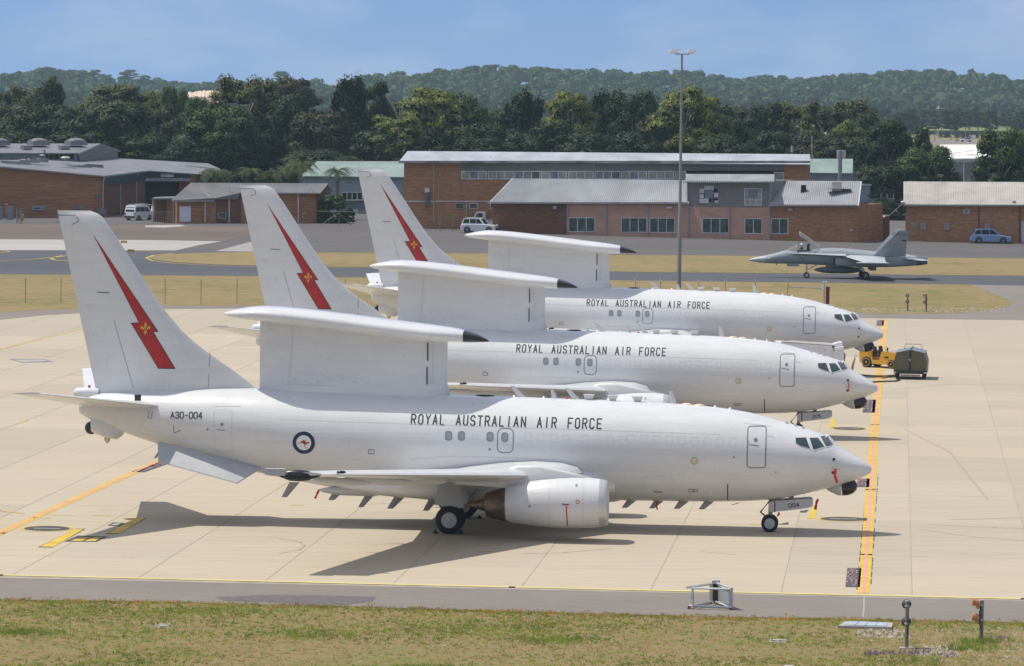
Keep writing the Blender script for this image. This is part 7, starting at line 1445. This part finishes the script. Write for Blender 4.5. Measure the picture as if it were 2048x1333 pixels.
# ---- far field and its tree row
sheet('far_field', [(110,1180),(420,1180),(640,2300),(100,2300)], .03, ground_mat('far_field_grass', [(.4,(.16,.15,.06)),(.5,(.22,.19,.09)),(.6,(.27,.215,.11))], .02, .2, stretch=(.3,1,1)), kind='structure')
sheet('green_paddock', [tuple(q) for q in GP([(1700,266),(2200,268),(2200,246),(1700,244)])], .06, ground_mat('paddock_grass', [(.4,(.14,.17,.05)),(.6,(.20,.21,.08))], .02, .2, stretch=(.3,1,1)), kind='structure')
sheet('far_road', [tuple(q) for q in GP([(1700,289),(2200,291),(2200,282),(1700,280)])], .09, asph_shoulder, kind='structure')
rr = random.Random(4)
pads = [('number' and w_)+' '+q_ for q_ in ('left of the green cone-topped tree','above the white far roof','right of the far car') for w_ in ('leftmost','next to leftmost','third from left','middle','darker middle','third from right','next to rightmost','rightmost','small hindmost')]
for i in range(26):
    px = 1715+i*14.2+rr.uniform(-4,4); d = 1500+rr.uniform(-90,260) if i % 2 else 1640
    tree(px, 221+rr.uniform(-6,14), d, rr.uniform(30,46), rr.choice(['open','upright','umbrella']), rr.randrange(2), rr.choice(['far','far2','far2']), 'grey-green paddock tree beyond the far road, '+pads[i], crown_base=rr.uniform(2.5,4.5), group='paddock trees beyond the far road', name='paddock_tree')
hb_ = MB(); hb_.tube([G(1700,269)+Vector((0,0,.9)), G(2200,271.5)+Vector((0,0,.9))], 1.0, 6); hb_.build('windbreak_hedge', leaf['far2'], kind='stuff')
for px, by, wp, hp_ in ((1890,276,28,13),(1925,277,36,15),(1950,277,18,9)): bush(px, by, wp, hp_, 'far2', 'round roadside bush in the far field, '+{1890:'the left one',1925:'the wide one behind the far car',1950:'the small one behind the square sign'}[px], 0, 'roadside_bush', 'roadside bushes in the far field')
# ---- wooded ridge: one mass of crowns
def forest(name, n, box, seed, size, mkey, per=120):
    r = np.random.default_rng(seed); V = []; Fc = []; NV = []; k = 0
    xs = r.uniform(box[0], box[1], n); ys = r.uniform(box[2], box[3], n)
    for x, y in zip(xs, ys):
        if scar(x, y): continue
        z = hill_z(x, y); h = r.choice([7,8,9,10,12,14])*r.uniform(.85,1.1); w_ = r.uniform(6, 14); ncl = 5
        for c in range(ncl):
            a = r.uniform(0, 6.28); q = w_*.30*r.uniform(.2, 1); cx, cy, cz = x+q*math.cos(a), y+q*math.sin(a), z+h*r.uniform(.55,.85); rr_ = w_*r.uniform(.20,.32)
            m_ = per//ncl; u = r.normal(size=(m_,3)); u /= np.linalg.norm(u, axis=1)[:,None]; u[:,2] = np.abs(u[:,2])*1.0-.25
            P_ = np.array([cx,cy,cz])+u*np.array([rr_,rr_,rr_*.6]); nr = u+r.normal(size=(m_,3))*.3; sn = u*1.0+np.array([0,0,.2]); sn /= np.linalg.norm(sn, axis=1)[:,None]; NV.append(np.repeat(sn, 4, 0)); t = np.cross(nr, r.normal(size=(m_,3))); t /= np.linalg.norm(t, axis=1)[:,None]; b = np.cross(nr, t); b /= np.linalg.norm(b, axis=1)[:,None]
            s = (size*r.uniform(.6,1.3,m_))[:,None]; q4 = np.stack([P_-t*s-b*s*.7, P_+t*s-b*s*.6, P_+t*s*.8+b*s*.7, P_-t*s*.9+b*s*.6], 1); V.append(q4.reshape(-1,3)); Fc.append(np.arange(m_*4).reshape(m_,4)+k); k += m_*4
    V = np.vstack(V); Fc = np.vstack(Fc); me = bpy.data.meshes.new(name); me.vertices.add(len(V)); me.vertices.foreach_set('co', V.ravel()); me.loops.add(len(Fc)*4); me.loops.foreach_set('vertex_index', Fc.ravel()); me.polygons.add(len(Fc)); me.polygons.foreach_set('loop_start', np.arange(len(Fc))*4); me.update(calc_edges=True); me.materials.append(leaf[mkey]); me.polygons.foreach_set('use_smooth', [True]*len(Fc)); me.normals_split_custom_set_from_vertices(np.vstack(NV).tolist())
    o = bpy.data.objects.new(name, me); COL.objects.link(o); return tagp(o, kind='stuff')
SC = [(1650,190,34,5),(1872,199,26,9),(2040,212,20,5),(1240,178,16,3)]
def scar(x, y):
    px = 1024+FPX*x/y
    for cx, cy, w_, h_ in SC:
        zpix = 171+(CAM_H-hill_z(x,y)-4)*FPX/y+(px-1024)*.011
        if abs(px-cx) < w_*(1-abs(zpix-cy)/h_*.5) and abs(zpix-cy) < h_: return True
    return False
forest('hill_forest', 3600, (-470, 480, 2330, 3060), 2, 1.15, 'far', 90)
forest('hill_forest', 1300, (-380, 400, 2010, 2330), 3, 1.15, 'far2', 90)
forest('hill_forest', 1000, (-480, 490, 2850, 2990), 9, 1.15, 'far', 90)
# sand scar on the slope
q = MB(); sp_m = mat('sand', (.62,.48,.36), rough=.95, var=.1, scale=.1)
def hillpt(px, py, y): 
    d = ray(px, py); t = y/d[1]; return Vector((d[0]*t, y, hill_z(d[0]*t, y)+.6))
for x in range(-470, 480, 9):
    for y in range(2200, 2960, 12):
        if scar(x, y) and scar(x+9, y+12) and (x*7+y*3) % 5: q.add([(x+a, y+b_, hill_z(x+a, y+b_)+.5) for a, b_ in ((0,0),(9,0),(9,12),(0,12))], [(0,1,2,3)])
q.build('sand_scar', mat('dry_scrub', (.30,.25,.16), rough=.95, var=.25, scale=.05), kind='structure')
def dune(px0, px1, d, ytop, ybot, seed):
    r = random.Random(seed); m = MB(); n = 22; A = []; B = []; C_ = []; D = []
    for i in range(n+1):
        px = px0+(px1-px0)*i/n; e = math.sin(math.pi*i/n)**.5; f = lambda py, y: Vector((ray(px, py)[0]*y/ray(px, py)[1], y, CAM_H+ray(px, py)[2]*y/ray(px, py)[1]))
        yt = ytop+(1-e)*6+r.uniform(-1.6,1.6)-(i/n)*5; yb = ybot+r.uniform(-1.5,1.5); t_, b_ = f(yt, d+34), f(yb, d); A.append(Vector((b_.x, d-6, 0))); B.append(b_); C_.append(t_); D.append(Vector((t_.x, d+60, 0)))
    for i in range(n): k = len(m.v); m.add([A[i],A[i+1],B[i+1],B[i]], [(0,1,2,3)]); m.add([B[i],B[i+1],C_[i+1],C_[i]], [(0,1,2,3)]); m.add([C_[i],C_[i+1],D[i+1],D[i]], [(0,1,2,3)])
    m.build('sand_dune', sp_m, kind='structure', smooth=60)
dune(368, 442, 1985, 184, 194, 3)
# emergent gums standing clear on the skyline
for i, (px, top, wp, kd, lab_) in enumerate([(190,140,34,'umbrella','lone flat-topped gum on the skyline, left of the pair'),(214,149,24,'open','thin half bare gum beside the lone flat-topped one'),(258,140,44,'umbrella','wide flat gum on the skyline above the low dark dome'),(290,150,30,'umbrella','small gum to the right of the wide flat skyline gum'),(562,143,36,'umbrella','flat gum alone on the skyline behind the brown gum'),(630,158,30,'umbrella','low rounded gum on the skyline left of the dark casuarina'),(720,150,26,'open','small skyline gum right behind the tall casuarina'),(946,136,34,'umbrella','flat crowned gum topping the ridge above the bright gum'),(1856,139,40,'umbrella','highest gum on the ridge at the right'),(1720,146,36,'umbrella','rounded skyline gum left of the highest right-hand one'),(1962,152,34,'umbrella','skyline gum near the right edge of the photo'),(100,144,40,'umbrella','gum crown topping the small left-hand knoll'),(1110,138,40,'umbrella','gum on the ridge left of the mast'),(1370,140,40,'umbrella','gum on the ridge right behind the mast head')]):
    d = RD-60; x = ray(px, top)[0]*d/ray(px, top)[1]; gz = hill_z(x, d)
    tr = tree(px, top, d, wp, kd, i % 2, 'far', lab_, crown_base=max(gz+2.5, CAM_H+ray(px, top)[2]*d-9), group='gums on the skyline', name='skyline_gum_tree')
# ================================================================= grasses
def tufts(name, n, fpt, hgt, m, seed, blades=5, wd=.018):
    r = np.random.default_rng(seed); pts = np.array([fpt(r) for _ in range(n)]); k = n*blades
    P_ = np.repeat(pts, blades, 0)+np.c_[r.normal(size=(k,2))*.05, np.zeros(k)]; a = r.uniform(0, 6.28, k); h = hgt*r.uniform(.4,1.3,k); ln = r.normal(size=(k,2))*.5
    t = np.c_[np.cos(a), np.sin(a), np.zeros(k)]*wd; tip = P_+np.c_[ln*h[:,None], h]
    V = np.stack([P_-t, P_+t, tip], 1).reshape(-1,3); Fc = np.arange(k*3).reshape(k,3); me = bpy.data.meshes.new(name)
    me.vertices.add(len(V)); me.vertices.foreach_set('co', V.ravel()); me.loops.add(k*3); me.loops.foreach_set('vertex_index', Fc.ravel()); me.polygons.add(k); me.polygons.foreach_set('loop_start', np.arange(k)*3); me.update(calc_edges=True); me.materials.append(m)
    o = bpy.data.objects.new(name, me); COL.objects.link(o); return tagp(o, kind='stuff')
gx = np.array([q[0] for q in g0]); gy = np.array([q[1] for q in g0])
def blade_mat(name, a, b):
    m, n, p = new_mat(name); g = n.nodes.new('ShaderNodeNewGeometry'); c = mixc(n, g.outputs['Random Per Island'], a, b); f = ramp(n, noise(n, mapping(n), .55, 4), [(.4,(.75,.8,.7)),(.62,(1.25,1.15,1.0))]); cc_ = mixc(n, 1.0, c, f, 'MULTIPLY'); n.links.new(cc_, p.inputs['Base Color']); p.inputs['Roughness'].default_value = .8; tr = n.nodes.new('ShaderNodeBsdfTranslucent'); n.links.new(cc_, tr.inputs[0]); mx = n.nodes.new('ShaderNodeMixShader'); mx.inputs[0].default_value = .5; n.links.new(p.outputs[0], mx.inputs[1]); n.links.new(tr.outputs[0], mx.inputs[2]); n.links.new(mx.outputs[0], n.nodes['Material Output'].inputs[0]); return m
bg_, bd_, bo_ = blade_mat('green_blades', (.20,.30,.045), (.30,.37,.08)), blade_mat('dry_blades', (.38,.31,.12), (.50,.40,.20)), blade_mat('rusty_blades', (.50,.24,.08), (.55,.36,.13))
clus = [(random.uniform(-22,22), random.uniform(118,138), random.uniform(.5,2.2)) for _ in range(46)]
def in_grass(r):
    while True:
        x, y = r.uniform(-20, 20), r.uniform(118, 141)
        if y < np.interp(x, gx, gy)-.1: return (x, y, -.02)
def clustered(r):
    while True:
        cx, cy, s = clus[r.integers(len(clus))]; x, y = r.normal(cx, s*1.5), r.normal(cy, s)
        if y < np.interp(x, gx, gy)-.3: return (x, y, -.02)
def edgep(r):
    x = r.uniform(-20, 20); w_ = .5+.5*math.sin(x*1.7)*math.sin(x*.6+2); return (x, np.interp(x, gx, gy)+r.normal(-.25, .28*(.6+w_)), -.02)
tufts('dry_grass_tufts', 12000, in_grass, .045, bd_, 1); tufts('green_grass_tufts', 9000, clustered, .075, bg_, 2); tufts('rusty_weed_fringe', 700, edgep, .09, bo_, 3, 6); tufts('green_grass_tufts', 700, edgep, .08, bg_, 4, 6)
g1 = [G(1938,1297).xy, G(1965,1285).xy, G(1985,1262).xy]
tufts('green_grass_tufts', 130, lambda r: (*(Vector(g1[r.integers(2)])+Vector((r.normal(0,.5), r.normal(0,.35)))), -.02), .22, bg_, 5, 6, .014)
flw = mat('purple_flowers', (.30,.21,.28), rough=.8, var=.2); stn = mat('gravel', (.42,.37,.32), rough=.95, var=.25, scale=2)
def at_px(x0, x1, y0, y1): return lambda r: (*G(r.uniform(x0,x1), r.uniform(y0,y1)).xy, -.02)
tufts('purple_flowers', 60, at_px(1732,1850,1302,1310), .12, flw, 6, 4, .02); tufts('purple_flowers', 14, at_px(1870,1918,1308,1314), .12, flw, 7, 4, .02); tufts('purple_flowers', 18, at_px(1995,2012,1274,1280), .12, flw, 8, 4, .02)
def pebbles(name, n, f, seed, s0=.05):
    r = np.random.default_rng(seed); m = MB()
    for _ in range(n):
        x, y, z = f(r); s = s0*r.uniform(.4,1.4); a = r.uniform(0,6); c_, q_ = math.cos(a)*s, math.sin(a)*s; m.add([(x+c_,y+q_,z),(x-q_,y+c_,z),(x-c_,y-q_,z),(x+q_,y-c_,z),(x,y,z+s*.7)], [(0,1,4),(1,2,4),(2,3,4),(3,0,4)])
    return m.build(name, stn, kind='stuff', fix=False)
pebbles('gravel', 260, at_px(1715,1820,1258,1275), 1); pebbles('gravel', 200, at_px(1840,1920,1290,1312), 2); pebbles('gravel', 420, at_px(1870,2048,1255,1325), 3, .035); pebbles('gravel', 60, at_px(1540,1575,1278,1284), 4); pebbles('gravel', 60, at_px(300,345,1247,1254), 5); pebbles('gravel', 700, at_px(700,2048,1250,1330), 6, .03)
pebbles('gravel', 420, at_px(1660,2010,616.5,625.5), 7, .12)
def far_pt(x0, x1, y0, y1): return lambda r: (*G(r.uniform(x0,x1), r.uniform(y0,y1)).xy, Z1)
